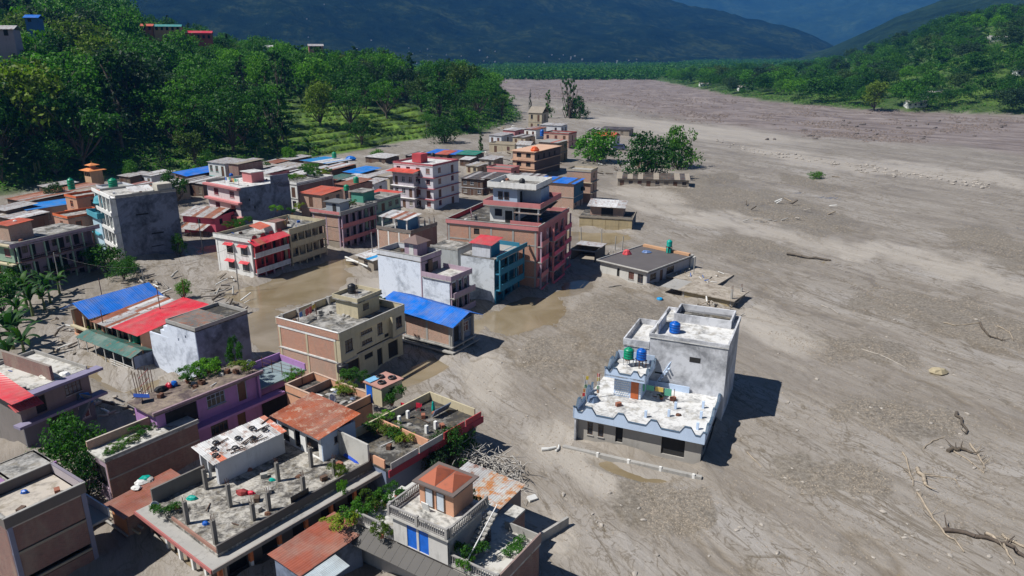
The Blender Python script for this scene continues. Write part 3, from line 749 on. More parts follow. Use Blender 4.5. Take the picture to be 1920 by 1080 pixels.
    def shell(s, z0, z1, mat, faces='RLXY', **k):
        for f in faces: s.wall(f, z0, z1, mat, **k)
    def rebar(s, x, y, z, h=1.2, n=4, w=.22):
        m = MB()
        for i in range(n):
            ax, ay = x+(-w/2 if i % 2 else w/2), y+(-w/2 if i//2 else w/2)
            m.tube((ax, ay, z), (ax+random.uniform(-.08, .08), ay+random.uniform(-.08, .08), z+h*random.uniform(.8, 1.15)), .018, n=4)
        return m.build('rebar', RUSTY, s.root)
    def stub(s, x, y, z, h=1.0, mat=None, bars=0.7, w=.28):
        c = s.box('column_stub', mat or CONC, x-w/2, x+w/2, y-w/2, y+w/2, z, z+h)
        if bars: s.rebar(x, y, z+h, bars, 4, w*.6)
        return c
    def sheets(s, p0, p1, p2, p3, n, mats, rows=1, name='roof_sheet', parent=None, amp=.035, over=0.0, under=True):
        """sheet roof: eave p0-p1, ridge p3-p2; every sheet is a piece of its own"""
        p0, p1, p2, p3 = map(Vector, (p0, p1, p2, p3))
        for i in range(n):
            for r in range(rows):
                a0, a1, r0, r1 = i/n, (i+1)/n+(.012 if i < n-1 else 0), r/rows-(.02 if r else 0), (r+1)/rows
                def q(a, b): return (p0.lerp(p1, a)).lerp(p3.lerp(p2, a), b)
                m = sheet_mb(q(a0, r0), q(a1, r0), q(a1, r1), q(a0, r1), 4, amp, random.uniform(0, .025)+r*.02+(i % 2)*.012)
                m.build(name, random.choice(mats), parent or s.root)
def sheet_mb(p00, p10, p11, p01, ridges=4, amp=.035, lift=0.0):
    n = (p10-p00).cross(p01-p00).normalized()
    if n.z < 0: n = -n
    k = ridges*2; top = []; 
    for j, (a, b) in enumerate(((p00, p10), (p01, p11))):
        for i in range(k+1): top.append(a.lerp(b, i/k)+n*(lift+(amp if i % 2 else 0)))
    bot = [q-n*.02 for q in top]; m = MB(); N1 = k+1
    f = [(i, i+1, N1+i+1, N1+i) for i in range(k)]
    g = [(2*N1+N1+i, 2*N1+N1+i+1, 2*N1+i+1, 2*N1+i) for i in range(k)]
    e = [(0, N1, 3*N1, 2*N1), (k, 2*N1+k, 3*N1+k, N1+k)]+[(i, 2*N1+i, 2*N1+i+1, i+1) for i in range(k)]+[(N1+i+1, 3*N1+i+1, 3*N1+i, N1+i) for i in range(k)]
    m.add(top+bot, f+g+e); return m
PANES = [GLASS, GLASS, GLASS, GLASS, plain((.20, .17, .13), .5, 0, .3, 'curtain'), plain((.10, .12, .14), .15, 0, .4, 'dusty_glass'), plain((.12, .05, .04), .5, 0, .3, 'red_curtain')]
DOORM = {'d': plain((0.10, 0.05, 0.03), .6, 0, .2, 'wood_door'), 'D': plain((0.005, 0.11, 0.52), .5, 0, .15, 'blue_door')}
BLUESH = plain((0.01, 0.13, 0.5), .5, 0, .2, 'blue_shutter')
# ---------------------------------------------------------------- loose things
PL = {'black': plain((.015, .015, .017), .45, 0, .1, 'black_plastic'), 'blue': plain((.0, .09, .42), .4, 0, .1, 'blue_plastic'), 'green': plain((.0, .22, .11), .4, 0, .1, 'green_plastic'),
      'teal': plain((.0, .32, .26), .4, 0, .1, 'teal_plastic'), 'red': plain((.55, .02, .05), .45, 0, .1, 'red_plastic'), 'white': plain((.62, .62, .62), .5, 0, .1, 'white_plastic'),
      'steel': plain((.55, .56, .58), .25, .9, .1, 'steel')}
TANKS = {}
def tank(px, py, z, c, d, h, label, stand=0.0, group=None, loc=None):
    p = loc or G(px, py, z)
    r = empty('water_tank', (p.x, p.y, z), random.uniform(0, 6), label, 'water tank', group)
    pr = [(d*.46, stand), (d*.5, stand+.05)]
    for i in range(3):
        zz = stand+.08+(h*.78-.08)*i/3; e = h*.78/3
        pr += [(d*.5, zz+e*.1), (d*.5, zz+e*.55), (d*.47, zz+e*.62), (d*.47, zz+e*.78), (d*.5, zz+e*.86)]
    pr += [(d*.5, stand+h*.8), (d*.32, stand+h*.94), (d*.2, stand+h*.96)]
    MB().lathe(pr).build('tank_body', PL[c], r)
    MB().lathe([(d*.21, stand+h*.955), (d*.21, stand+h*1.0), (d*.1, stand+h*1.03)]).build('lid', PL['black' if c == 'black' else c], r)
    if stand > .2:
        for sx in (-1, 1):
            for sy in (-1, 1): MB().box(sx*d*.36-.04, sx*d*.36+.04, sy*d*.36-.04, sy*d*.36+.04, 0, stand).build('leg', RUSTY if c != 'green' else WHITEF, r)
        MB().box(-d*.45, d*.45, -d*.45, d*.45, stand-.06, stand-.002).build('platform', RUSTY, r)
    return r
POTM = plain((0.26, 0.10, 0.06), .8, 0, .2, 'clay')
def potted(px, py, z, w, h, k, label, group=None, pot=True, loc=None):
    p = loc or G(px, py, z); r = empty('potted_plant', (p.x, p.y, z), random.uniform(0, 6), label, 'plant', group)
    if pot: MB().lathe([(.16, 0), (.24, .3), (.26, .34), (.2, .34)], n=8).build('pot', POTM, r)
    mobj('foliage', BUSH[k], r, (0, 0, .25 if pot else 0), 0, (w, w, h)); return r
def dish(px, py, z, r, label, az=1.2):
    p = G(px, py, z); o = empty('satellite_dish', (p.x, p.y, z), az, label, 'satellite dish')
    d = MB().lathe([(.02, 0), (r*.5, .05*r*2), (r*.8, .14*r*2), (r, .24*r*2), (r*.98, .26*r*2), (r*.45, .09*r*2)], n=18).build('reflector', PL['white'], o)
    d.rotation_euler = (math.radians(52), 0, 0); d.location = (0, 0, r*1.1)
    MB().tube((0, 0, 0), (0, .03, r*1.1), .03).build('mast', RUSTY, o)
    MB().tube((0, -.1, r*1.05), (0, -r*.9, r*1.3+.3), .012).build('feed_arm', RUSTY, o); return o
def tyre(p, r, label, tilt=0, group='old tyres holding down tin roofs'):
    pr = []; m = MB(); n = 14; k = 6; vs_ = []; fs = []
    for i in range(n):
        for j in range(k):
            a, b = 2*math.pi*i/n, 2*math.pi*j/k; q = r+r*.32*math.cos(b); vs_.append((q*math.cos(a), q*math.sin(a), r*.32*(1+math.sin(b))))
    for i in range(n):
        for j in range(k): fs.append((i*k+j, ((i+1) % n)*k+j, ((i+1) % n)*k+(j+1) % k, i*k+(j+1) % k))
    m.add(vs_, fs, True); o = m.build('tyre', PL['black']); o.location = p; o.rotation_euler = (tilt, 0, 0)
    return tag(o, label, 'tyre', group)
def chair(px, py, z, c, rz, label):
    p = G(px, py, z); r = empty('plastic_chair', (p.x, p.y, z), rz, label, 'chair')
    MB().box(-.24, .24, -.24, .24, .42, .46).build('seat', PL[c], r)
    MB().slab([(-.24, .24, .95), (-.24, .19, .95), (.24, .19, .95), (.24, .24, .95)], .5).build('backrest', PL[c], r)
    for sx in (-1, 1):
        for sy in (-1, 1): MB().tube((sx*.22, sy*.22, .42), (sx*.25, sy*.25, 0), .025).build('leg', PL[c], r)
        MB().box(sx*.24-.03, sx*.24+.03, -.22, .2, .64, .68).build('armrest', PL[c], r)
    return r
def polebar(name, a, b, r, mat, label, cat, group=None, n=6):
    a, b = Vector(a), Vector(b); o = MB().tube((0, 0, 0), b-a, r, r*.8, n).build(name, mat); o.location = a
    return tag(o, label, cat, group)
def lump(name, p, sx, sy, sz, mat, label, cat, group=None, seed=0, rz=0.0):
    """an irregular block: stone, sack or heap"""
    rs = random.Random(seed); m = MB(); n, k = 8, 4; vs_ = [(0, 0, -sz*.4)]; fs = []
    for j in range(1, k):
        ph = math.pi*j/k
        for i in range(n):
            t = 2*math.pi*i/n; q = rs.uniform(.75, 1.15)
            vs_.append((sx*math.sin(ph)*math.cos(t)*q, sy*math.sin(ph)*math.sin(t)*q, -sz*.9*math.cos(ph)*rs.uniform(.8, 1.1)))
    vs_.append((0, 0, sz*rs.uniform(.8, 1)))
    for i in range(n): fs.append((0, 1+(i+1) % n, 1+i))
    for j in range(k-2):
        for i in range(n): a = 1+j*n+i; b = 1+j*n+(i+1) % n; fs.append((a, b, b+n, a+n))
    t = len(vs_)-1
    for i in range(n): fs.append((1+(k-2)*n+i, 1+(k-2)*n+(i+1) % n, t))
    m.add(vs_, fs, False); o = m.build(name, mat); o.location = p; o.rotation_euler = (0, 0, rz)
    return tag(o, label, cat, group)
# ================================================================== THE TOWN: middle and near houses
WHITE = paint((0.76, 0.76, 0.74), .6); CREAM = paint((0.50, 0.44, 0.30), .5); PALEG = paint((0.56, 0.58, 0.62), .6)
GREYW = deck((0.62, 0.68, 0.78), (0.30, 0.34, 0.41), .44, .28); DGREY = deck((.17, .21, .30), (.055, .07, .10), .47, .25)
PINK = paint((0.55, 0.20, 0.20), .4); HOTPINK = paint((0.62, 0.10, 0.16), .3); PURPLE = paint((0.38, 0.20, 0.44), .5); LILAC = paint((0.40, 0.30, 0.37), .55)
BLUEP = paint((0.02, 0.17, 0.27), .35); PBLUE = paint((0.38, 0.47, 0.60), .35); PEACH = paint((0.60, 0.32, 0.20), .45); GREENP = paint((0.28, 0.40, 0.30), .5)
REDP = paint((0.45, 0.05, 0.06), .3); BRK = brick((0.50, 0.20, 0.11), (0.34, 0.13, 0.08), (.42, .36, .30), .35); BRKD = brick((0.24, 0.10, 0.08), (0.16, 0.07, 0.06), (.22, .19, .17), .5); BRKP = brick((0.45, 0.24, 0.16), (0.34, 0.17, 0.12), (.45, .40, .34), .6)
DK = deck(); DKL = deck(t=.42, light=(.48, .47, .44)); DKD = deck(t=.58, light=(.27, .26, .24), dark=(.035, .033, .03)); DKW = deck((.58, .58, .57), (.2, .2, .2), .44)
BLUES = tin((0.0, 0.15, 0.62), 0); REDS = tin((0.62, 0.03, 0.05), 0); ORS = tin((0.50, 0.10, 0.05), 0); GALV = tin((0.42, 0.42, 0.42), .12); RUST = tin((0.30, 0.10, 0.05), .25); WTS = tin((0.6, 0.6, 0.6), .05)
GRNS = tin((0.03, 0.13, 0.11), .02); BRT = tin((0.62, 0.06, 0.03), 0)

# ---- cream and brick house with roof terrace, centre of the picture
b = Bld('townhouse', 'cream house with red brick side wall and a black tank on its stair room', (630, 622), (757, 570), (513, 595), 7.9)
W, D = b.W, b.D; E_ = CREAM
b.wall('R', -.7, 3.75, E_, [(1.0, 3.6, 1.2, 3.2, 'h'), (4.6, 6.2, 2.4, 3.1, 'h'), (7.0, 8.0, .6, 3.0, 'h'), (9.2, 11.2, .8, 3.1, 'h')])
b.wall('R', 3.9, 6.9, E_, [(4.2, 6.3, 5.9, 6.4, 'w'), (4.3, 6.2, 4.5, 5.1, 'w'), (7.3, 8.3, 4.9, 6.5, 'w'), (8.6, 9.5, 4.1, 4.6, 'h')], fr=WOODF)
for s0, s1, w in ((-.05, 2.7, (.8, 2.1)), (W-2.5, W+.03, (W-1.8, W-.6))):
    b.wall('R', 3.9, 6.95, E_, [(w[0], w[1], 4.9, 6.5, 'w')], s0, s1, .55, .2, 'bay_wall', WOODF)
    for q in (s0, s1-.15): b.fb(MB(), 'R', q, q+.15, .01, .348, 3.9, 6.95).build('bay_cheek', E_, b.root)
    b.fb(MB(), 'R', s0-.05, s1+.05, 0, .6, 3.72, 3.9).build('bay_floor', CONC, b.root)
b.wall('X', -.7, 6.9, E_, [(2, 3.2, 4.8, 6.2, 'w')]); b.wall('Y', -.7, 6.9, BRK)
b.panels('L', 3.9, 6.55, 2, BRK, o=.0); b.panels('L', -.6, 3.6, 2, BRKP, o=.0)
b.cols('L', -.7, 6.6, 3, CREAM, .05, .32, 0.19, D-.19)
b.wall('L', 3.6, 3.9, WHITE, name='beam', o=.06); b.wall('L', 6.55, 6.88, WHITE, name='beam', o=.07)
b.slab(6.9, DK, .04, name='roof_slab'); b.slab(3.75, CONC, .08, .12)
b.parapet(6.9, .9, CREAM, 'RXY', e=.1, cope=CONC, R=.55); b.parapet(6.9, .9, BRK, 'L', e=.12, cope=WHITE, R=.55)
for q in np.linspace(.5, W-.8, 5): b.box('parapet_post', CONC, q, q+.25, D-.6, D-.1, 6.92, 8.1)
p = b.at(672, 598, 6.9); rx, ry = max(3, p.x), max(1.2, p.y)
b.box('stair_room', CREAM, rx, rx+4.2, ry, ry+3.9, 6.9, 9.1); b.box('stair_roof', DK, rx-.35, rx+4.5, ry-.35, ry+4.2, 9.1, 9.25)
for a in ((rx-.3, rx+4.45, ry-.3, ry-.18), (rx-.3, rx+4.45, ry+4.05, ry+4.17), (rx-.3, rx-.18, ry-.18, ry+4.05), (rx+4.33, rx+4.45, ry-.18, ry+4.05)): b.box('parapet', CREAM, *a, 9.252, 9.75)
b.box('window', GLASS, rx+1, rx+2.1, ry-.03, ry+.02, 7.7, 8.6)
b.rebar(rx, ry, 9.7, 1.2); b.rebar(rx+4.3, ry+4, 9.7, 1.0)
tank(660, 549, 9.27, 'black', 1.1, 1.3, 'black tank on the stair room of the cream and brick house')
for k, (x, y) in enumerate(((598, 597), (645, 592), (652, 594), (640, 600), (612, 590))):
    lump('rubble_heap', G(x, y, 6.92), .35, .3, .35, CONC, ('block', 'sack')[k % 2]+' of cement among the clutter on the roof of the cream and brick house', 'rubble', 'clutter on the cream house roof', k)
potted(712, 572, 6.92, .9, .9, 0, 'plant behind the stair room of the cream and brick house')

# ---- tilted-looking bare grey block
b = Bld('grey_house', 'tall windowless grey block, one side pale and one shade-dark, left of the cream house', (365, 615), (467, 582), (306, 600), 7.75)
W, D = b.W, b.D
b.wall('L', -.7, 7.3, GREYW, [(D*.35, D*.35+.25, 5.9, 6.3, 'h'), (D*.62, D*.62+.25, 5.2, 5.6, 'h')]); b.wall('R', -.7, 7.3, DGREY); b.shell(-.7, 7.3, GREYW, 'XY')  # right wall's darker grey puts its shaded side into the colour
b.slab(7.3, DKD, .03, name='roof_slab'); b.parapet(7.3, .45, CONC, 'RXYL', .05, .12)
b2 = b; m = [tin((.12, .11, .10), .2)]
b.sheets((.2, .2, 7.62), (W*.6, .2, 7.75), (W*.6, D-.2, 7.75), (.2, D-.2, 7.62), 6, m)
# lower wing of the same wall line
wx, wy = 0.05, D+.02
g = b.box('wing_wall', GREYW, .0, 5.4, wy, wy+4.1, -.7, 5.2); b.box('wing_wall', GREYW, .02, 4.6, wy, wy+1.6, 5.202, 6.0); b.box('wing_wall', GREYW, .03, 3.6, wy, wy+.8, 6.002, 6.7)
b.box('wing_roof', DKD, .2, 5.2, wy+1.62, wy+3.95, 5.203, 5.3)
# ---- brick annex under the blue roof
b = Bld('brick_annex', 'brick annex with a bright blue sloping metal roof on the right of the cream house', (846, 605), (878, 590), (757, 583), 4.9, ang=58, D=8.6, W=5.4)
W, D = b.W, b.D
b.panels('L', 1.5, 4.3, 2, BRKP, .0); b.cols('L', -.7, 4.9, 3, CONC, .05, .3, .19, D-.19)
b.wall('L', 1.2, 1.5, CONC, name='beam', o=.06); b.slab(1.3, CONC, .25, .2); b.slab(.65, CONC, .6, .18, name='plinth_slab')
b.cols('R', -.7, 4.6, 3, CONC, .04, .3, .02, W-.02); b.wall('R', 1.35, 4.5, DGREY, [(1, 2.2, 1.5, 3.8, 'h'), (3, 4.5, 2.3, 3.8, 'w')], o=-.3)
b.shell(1.3, 4.5, BRK, 'XY'); b.cols('Y', -.7, 1.2, 3, CONC, .02); b.cols('L', -.9, -.71, 3, CONC, .02)
b.slab(4.35, CONC, -.05, .1, name='ceiling')
ov = 1.0
b.sheets((-ov, -ov, 4.6), (-ov, D+4.2, 5.5), (W*.55, D+4.2, 6.4), (W*.55, -ov, 5.7), 13, [BLUES]); b.sheets((W+ov, D+3.6, 5.0), (W+ov, -ov, 4.2), (W*.55, -ov, 5.7), (W*.55, D+3.6, 6.4), 12, [BLUES])
for q, y in ((.25, 5.2), (.55, 3.6), (.42, 6.6)):
    xx = -ov+(W*.55+ov)*q; z = 4.6+(5.7-4.6)*q+.55*y/(D+4)*.7
    b.box('patched_sheet', WTS, xx, xx+.5, y, y+2.3, z+.12, z+.16)

# ---- pale grey and mauve house behind the blue roof
b = Bld('townhouse', 'whitish plastered house with mauve balconies and a small roof pavilion, behind the blue roofed annex', (789, 482), (830, 462), (708, 470), 8.9, D=9.3, W=5.2, ang=58)
W, D = b.W, b.D
b.shell(-.7, 8.1, GREYW, 'LXY'); b.slab(8.1, DKD, .03, name='roof_slab'); b.parapet(8.1, .8, PALEG, 'LXY', .05, .15, cope=CONC)
b.wall('R', -.7, 8.1, LILAC, [(1, 2.2, 5.5, 7.5, 'h'), (2.9, 4.4, 5.9, 7.3, 'w')], fr=WOODF); b.parapet(8.1, .8, LILAC, 'R', .12, .15, cope=CONC)
# front wing one storey lower
fz = 5.7; fw = W-.2; fd = 5.6
b.box('wing_wall', GREYW, -.02, fw, -fd, -.2, -.7, fz); b.box('roof_slab', DKL, -.25, fw+.6, -fd-.5, -.22, fz, fz+.15)
for a in ((-.25, -.12, -fd-.5, -.22), (fw+.47, fw+.6, -fd-.5, -.22)): b.box('parapet', LILAC, *a, fz+.152, fz+.9)
b.box('parapet', LILAC, -.12, fw+.47, -fd-.5, -fd-.38, fz+.152, fz+.9)
for q in (0, 1):
    z0 = q*2.9
    b.box('balcony_slab', CONC, .0, fw+.9, -fd-.9, -fd+.02, z0-.1, z0+.05); b.box('balcony_front', LILAC, .0, fw+.9, -fd-.9, -fd-.78, z0+.052, z0+.95)
    for x in (.7, 2.2, 3.7): b.box('window', GLASS, x, x+.9, -fd-.05, -fd+.01, z0+.6, z0+2.3)
    for x in (.1, 1.8, 3.3, 4.8): b.box('column', LILAC, x, x+.2, -fd-.3, -fd-.06, z0+.052, z0+2.85)
p = b.at(800, 490, fz); b.box('door_frame', WOODF, W*.3, W*.3+1.1, -.26, -.19, fz+.16, fz+2.3)
b.box('pavilion_room', LILAC, W*.35, W*.35+2.6, 2.2, 4.9, 8.1, 10.4); mb = MB(); x0, x1, y0, y1 = W*.35-.5, W*.35+3.1, 1.7, 5.4
mb.add([(x0, y0, 10.4), (x1, y0, 10.4), (x1, y1, 10.4), (x0, y1, 10.4), ((x0+x1)/2, (y0+y1)/2, 11.5)], [(0, 3, 2, 1), (0, 1, 4), (1, 2, 4), (2, 3, 4), (3, 0, 4)]); mb.build('pyramid_roof', paint((.16, .11, .10), .6), b.root)
b.box('door', WHITEF, W*.35-.04, W*.35+.02, 3.0, 3.9, 8.12, 10.1)
# ---- house with the blue balconies
b = Bld('townhouse', 'narrow grey house with bright blue balconies and a small red roofed room on top', (928, 478), (975, 455), (858, 466), 8.7, ang=62, D=6.6, W=8.8)
W, D = b.W, b.D
b.shell(-.7, 8.0, deck((.56, .60, .64), (.24, .26, .28), .46, .3), 'LXY'); b.slab(8.0, DK, .03, name='roof_slab')
for k, z0 in enumerate((-.3, 2.5, 5.3)):
    b.gallery('R', z0+.1, z0+2.75, 1.1, 4, BLUEP, BLUEP, [(1, 2, z0+.2, z0+2.2, 'h'), (3, 4.2, z0+.9, z0+2.1, 'w'), (5.4, 6.4, z0+.2, z0+2.2, 'h')], 'solid' if k else 'bars', BLUEP, .95, 1.0 if k else .05, BLUEP)
b.parapet(8.0, .75, BLUEP, 'R', 1.0, .15); b.parapet(8.0, .75, BLUEP, 'X', .05, .12); b.slab(8.02, CONC, 0, .14, 'roof_edge', R=1.0, L_=-.3, X=0, Y=-2)
for z in (.2, 3.3, 5.6): b.box('side_panel', BLUEP, -.04, 1.4, -.03, .9, z+.1, z+1.6) if False else None
p = b.at(880, 455, 9.0)
b.box('roof_room', PALEG, .15, 3.4, 1.0, 4.4, 8.0, 10.1); b.box('room_side', BLUEP, .5, 3.38, .96, .998, 8.05, 10.0)
b.sheets((-.2, 4.9, 10.2), (-.2, .5, 10.2), (3.8, .5, 10.75), (3.8, 4.9, 10.75), 5, [REDS])
# low wing to its left
c = Bld('low_block', 'weathered grey flat roofed block joined to the left of the blue balcony house', (858, 466), (900, 446), (800, 458), 7.9, ang=62, D=5.8, W=7)
c.shell(-.7, 7.6, paint((.40, .42, .42), .9, scale=.35)); c.slab(7.6, DK, .03, name='roof_slab'); c.parapet(7.6, .3, CONC, 'LR', .03, .14)
tank(864, 444, 7.62, 'steel', .9, 1.5, 'shiny steel ribbed tank on the block beside the red roofed room', .3)

# ---- big brick and pink apartment building
b = Bld('apartment_building', 'tallest block with a bare brick side wall and pink balconies, white penthouse on its roof', (1008, 425), (1057, 368), (838, 411), 11.6, ang=68, wt=.5, D=17.5, W=17)
W, D = b.W, b.D
for z0, z1 in ((-.6, 2.2), (2.45, 5.1), (5.35, 8.0), (8.25, 10.6)): b.panels('L', z0, z1, 4, BRK, 0, ops=[(D*.63, D*.63+1.1, z0+.9, z0+2, 'h')] if z0 > 8 else ())
b.cols('L', -.7, 10.6, 5, CONC, .04, .34, .19, D-.19)
for z in (2.2, 5.1, 8.0, 10.6): b.wall('L', z, z+.25, CONC, name='beam', o=.05)
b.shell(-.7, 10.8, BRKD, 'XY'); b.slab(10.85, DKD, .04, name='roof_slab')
for k, z0 in enumerate((-.4, 2.4, 5.2, 8.0)):
    b.wall('R', z0, z0+2.65, PINK, [(1.2, 2.6, z0+.8, z0+2.0, 'w'), (9.6, 11.2, z0+.8, z0+2.1, 'w'), (13.2, 14.6, z0+.7, z0+2.1, 'w'), (6.2, 7.2, z0+.1, z0+2.1, 'h')], fr=WOODF)
    b.fb(MB(), 'R', -.1, 3.6, .01, .9, z0-.12, z0+.04).build('balcony_slab', CONC, b.root); b.fb(MB(), 'R', -.1, 3.6, .8, .92, z0+.042, z0+.9).build('balcony_front', PINK if k % 2 else HOTPINK, b.root)
    b.fb(MB(), 'R', 4.6, 11, .01, 1.6, z0-.12, z0+.04).build('balcony_slab', CONC, b.root); b.fb(MB(), 'R', 4.6, 11, 1.5, 1.62, z0+.042, z0+.85).build('balcony_front', HOTPINK, b.root)
    b.fb(MB(), 'R', 12.2, W, .01, .9, z0-.12, z0+.04).build('balcony_slab', CONC, b.root); b.fb(MB(), 'R', 12.2, W, .8, .92, z0+.042, z0+.9).build('balcony_front', HOTPINK, b.root)
    for q in (4.6, 10.75): b.fb(MB(), 'R', q, q+.25, 1.2, 1.48, z0+.05, z0+2.65).build('column', PINK, b.root)
    for q in (0, 3.3, 12.3, W-.3): b.fb(MB(), 'R', q, q+.25, .5, .78, z0+.05, z0+2.65).build('column', LILAC, b.root)
b.parapet(10.85, .75, PINK, 'LR', .25, .14, cope=CONC); b.parapet(10.85, .75, REDP, 'Y', .1, .14, cope=CONC); b.parapet(10.85, .7, PINK, 'X', .1, .14)
# penthouse: two stacked rooms with balconies
def rail(bb, x0, x1, y0, y1, z, h, mat, t=.12):
    bb.box('parapet', mat, x0, x1, y0, y0+t, z, z+h); bb.box('parapet', mat, x0, x1, y1-t, y1, z, z+h); bb.box('parapet', mat, x0, x0+t, y0+t+.002, y1-t-.002, z, z+h); bb.box('parapet', mat, x1-t, x1, y0+t+.002, y1-t-.002, z, z+h)
px0, py0 = 4.2, 6.2
b.box('penthouse_wall', WHITE, px0, px0+7, py0, py0+4.6, 10.86, 13.9); b.box('floor_slab', CONC, px0-1.2, px0+10.5, py0-5.6, py0+5.4, 13.9, 14.06)
rail(b, px0-1.2, px0+10.5, py0-5.6, py0+5.4, 14.062, .85, PINK)
b.box('column', WHITE, px0-.9, px0-.65, py0-1.6, py0-1.35, 10.86, 13.9); b.box('column', WHITE, px0-.9, px0-.65, py0-5.2, py0-4.95, 10.86, 13.9)
b.box('upper_room', PBLUE, px0+.6, px0+7.5, py0-.5, py0+4.2, 14.07, 17.0); b.box('upper_room', PBLUE, px0+3.5, px0+8, py0-4, py0-.52, 14.07, 16.6)
b.box('roof_slab', DK, px0-.2, px0+8.4, py0-4.4, py0+5, 17.0, 17.15); rail(b, px0-.2, px0+8.4, py0-4.4, py0+5, 17.152, .95, WHITE)
for y in (py0+1.1, py0+2.3): 
    b.box('window', WOODF, px0+.53, px0+.598, y, y+.9, 14.9, 16.3); b.box('pane', GLASS, px0+.51, px0+.528, y+.1, y+.8, 15.0, 16.2)
b.box('window', GLASS, px0-.05, px0-.002, py0+2.2, py0+3.6, 11.9, 13.2)
b.box('door', DARK, px0+2, px0+3, py0-.57, py0-.502, 14.1, 16.2); b.box('window', GLASS, px0+1, px0+2.2, py0-.05, py0-.002, 11.8, 13.2)
b.box('shade_panel', DARK, px0-.04, px0-.002, py0+.2, py0+1.6, 10.9, 13.0)
b.sheets((8.5, .6, 13.1), (8.5, 5.6, 13.1), (12.8, 5.6, 13.6), (12.8, .6, 13.6), 6, [tin((.2, .18, .17), .1)]) 
b.sheets((2.6, .5, 13.0), (2.6, 5.6, 13.0), (7.0, 5.6, 13.5), (7.0, .5, 13.5), 6, [tin((.2, .18, .17), .1)]) 
for q in ((2.8, .8), (2.8, 5.4)): b.box('post', RUSTY, q[0]-.05, q[0]+.05, q[1]-.05, q[1]+.05, 10.86, 13.0)
b.box('low_parapet', PINK, 2.2, 2.34, .1, 6.0, 10.86, 11.7)
b.box('roof_shed', paint((.3, .33, .36), .6), px0+8.6, px0+10, py0-3, py0-.5, 14.07, 16.0)
tank(1011, 403, 10.87, 'green', 1.25, 1.5, 'bright green tank on the roof corner of the tallest pink and brick block')
tank(979, 349, 17.17, 'black', 1.1, 1.4, 'black tank on the topmost white roof of the tallest block')
for k, (x, y) in enumerate(((935, 340), (943, 343), (951, 338), (925, 345))): lump('roof_clutter', G(x, y, 17.17), .45, .35, .5, (CONC, WHITE, POTM, CONC)[k], 'small bundle on the topmost white roof of the tallest block', 'bundle', 'bundles on the topmost white roof', k)

# ---- white and red corner house with long balconies
b = Bld('townhouse', 'long white house with red awnings and a red and cream balcony front', (470, 447), (592, 403), (415, 421), 7.8, ang=62, D=9.5, W=19)
W, D = b.W, b.D; h1 = W*.46
b.wall('L', -.7, 6.9, WHITE, [(1.2, 3.0, 4.3, 5.9, 'w'), (4.9, 6.7, 4.3, 5.9, 'w'), (1.2, 3.0, 1.3, 2.8, 'w'), (4.9, 6.7, 1.3, 2.8, 'w'), (1.4, 2.9, -.6, .3, 'h'), (5.0, 6.6, -.6, .3, 'h')], fr=WOODF)
for q in (1.0, 4.7):
    for z in (6.25, 3.1): b.sheets((-.75, q+2.3, z-.3), (-.75, q-.1, z-.3), (-.02, q-.1, z+.05), (-.02, q+2.3, z+.05), 2, [REDS], name='awning')
b.cols('L', -.7, 6.9, 3, WHITE, .06, .4, .1, D-.1)
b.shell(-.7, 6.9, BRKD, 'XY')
for k, z0 in enumerate((-2.1, .95, 3.95)):
    zz = max(z0, -.6)
    b.gallery('R', zz+.1, z0+2.9, 1.2, 5, REDP, REDP if k else LILAC, [(1, 2, z0+.2, z0+2.2, 'h'), (3, 4.6, z0+.9, z0+2.1, 'w'), (6, 7, z0+.2, z0+2.2, 'h')], 'solid' if k else None, PALEG, .85, .5, WHITE, .2, h1)
    b.gallery('R', zz+.1, z0+2.9, 1.0, 6, CREAM, CREAM, [(h1+1, h1+2, z0+.2, z0+2.2, 'h'), (h1+3, h1+4.4, z0+.9, z0+2.1, 'w'), (h1+5.5, h1+6.5, z0+.2, z0+2.2, 'h'), (h1+7.4, h1+8.8, z0+.9, z0+2.1, 'w')], 'solid' if k else None, CREAM, 1.0, .8, CREAM, h1+.2, W-.15)
b.slab(6.95, DK, .1, name='roof_slab'); b.parapet(6.95, .85, WHITE, 'L', .3, .15, cope=CONC); b.parapet(6.95, .7, CREAM, 'YX', .1, .14)
b.fb(MB(), 'R', h1, W, .7, .85, 6.6, 7.8).build('parapet', CREAM, b.root)
b.fb(MB(), 'R', h1, W, .0, .7, 6.8, 6.95).build('roof_edge', CREAM, b.root)
b.sheets((-.6, -1.6, 6.55), (h1*.95, -1.6, 6.75), (h1*.95, .3, 7.4), (-.6, .3, 7.4), 7, [ORS, REDS], name='awning')
# zigzag crest of red panels
for k in range(4):
    x = .3+k*2.1; MB().slab([(x, .45, 7.0), (x+1.9, .45, 7.0), (x+1.3, .5, 8.0), (x+.6, .5, 8.0)], .08).build('crest_panel', REDP, b.root)
b.box('tank_shelter', BRKD, h1+.5, h1+3.4, 3, 5.5, 6.95, 8.6); b.box('roof_wall', WHITE, h1-1.5, h1-1.35, 1.2, 7, 6.95, 9.0)
b.sheets((h1-4.4, 2.2, 8.2), (h1-1.6, 2.2, 8.5), (h1-1.6, 5, 9.0), (h1-4.4, 5, 8.7), 3, [ORS])
for k, (x, y, s) in enumerate(((435, 424, 1.4), (450, 420, 1.6), (468, 416, 1.3), (427, 428, 1.0))): potted(x, y, 6.97, s, 1.0, (0, 1, 1, 3)[k], 'green plants lined up on the roof of the white house with red awnings', 'plants on the roof with red awnings')
for k, (x, y, s) in enumerate(((520, 396, 1.8), (548, 402, 1.2), (560, 392, 1.3))): potted(x, y, 7.6, s, 1.3, (1, 0, 3)[k], 'leafy plant on the cream roofed half of the long balcony house', 'plants on the cream half of the long balcony house')
polebar('pole', G(448, 545), G(448, 545)+Vector((0, 0, 8.5)), .09, CONC, 'thin grey pole standing in the mud before the white house with red awnings', 'pole')
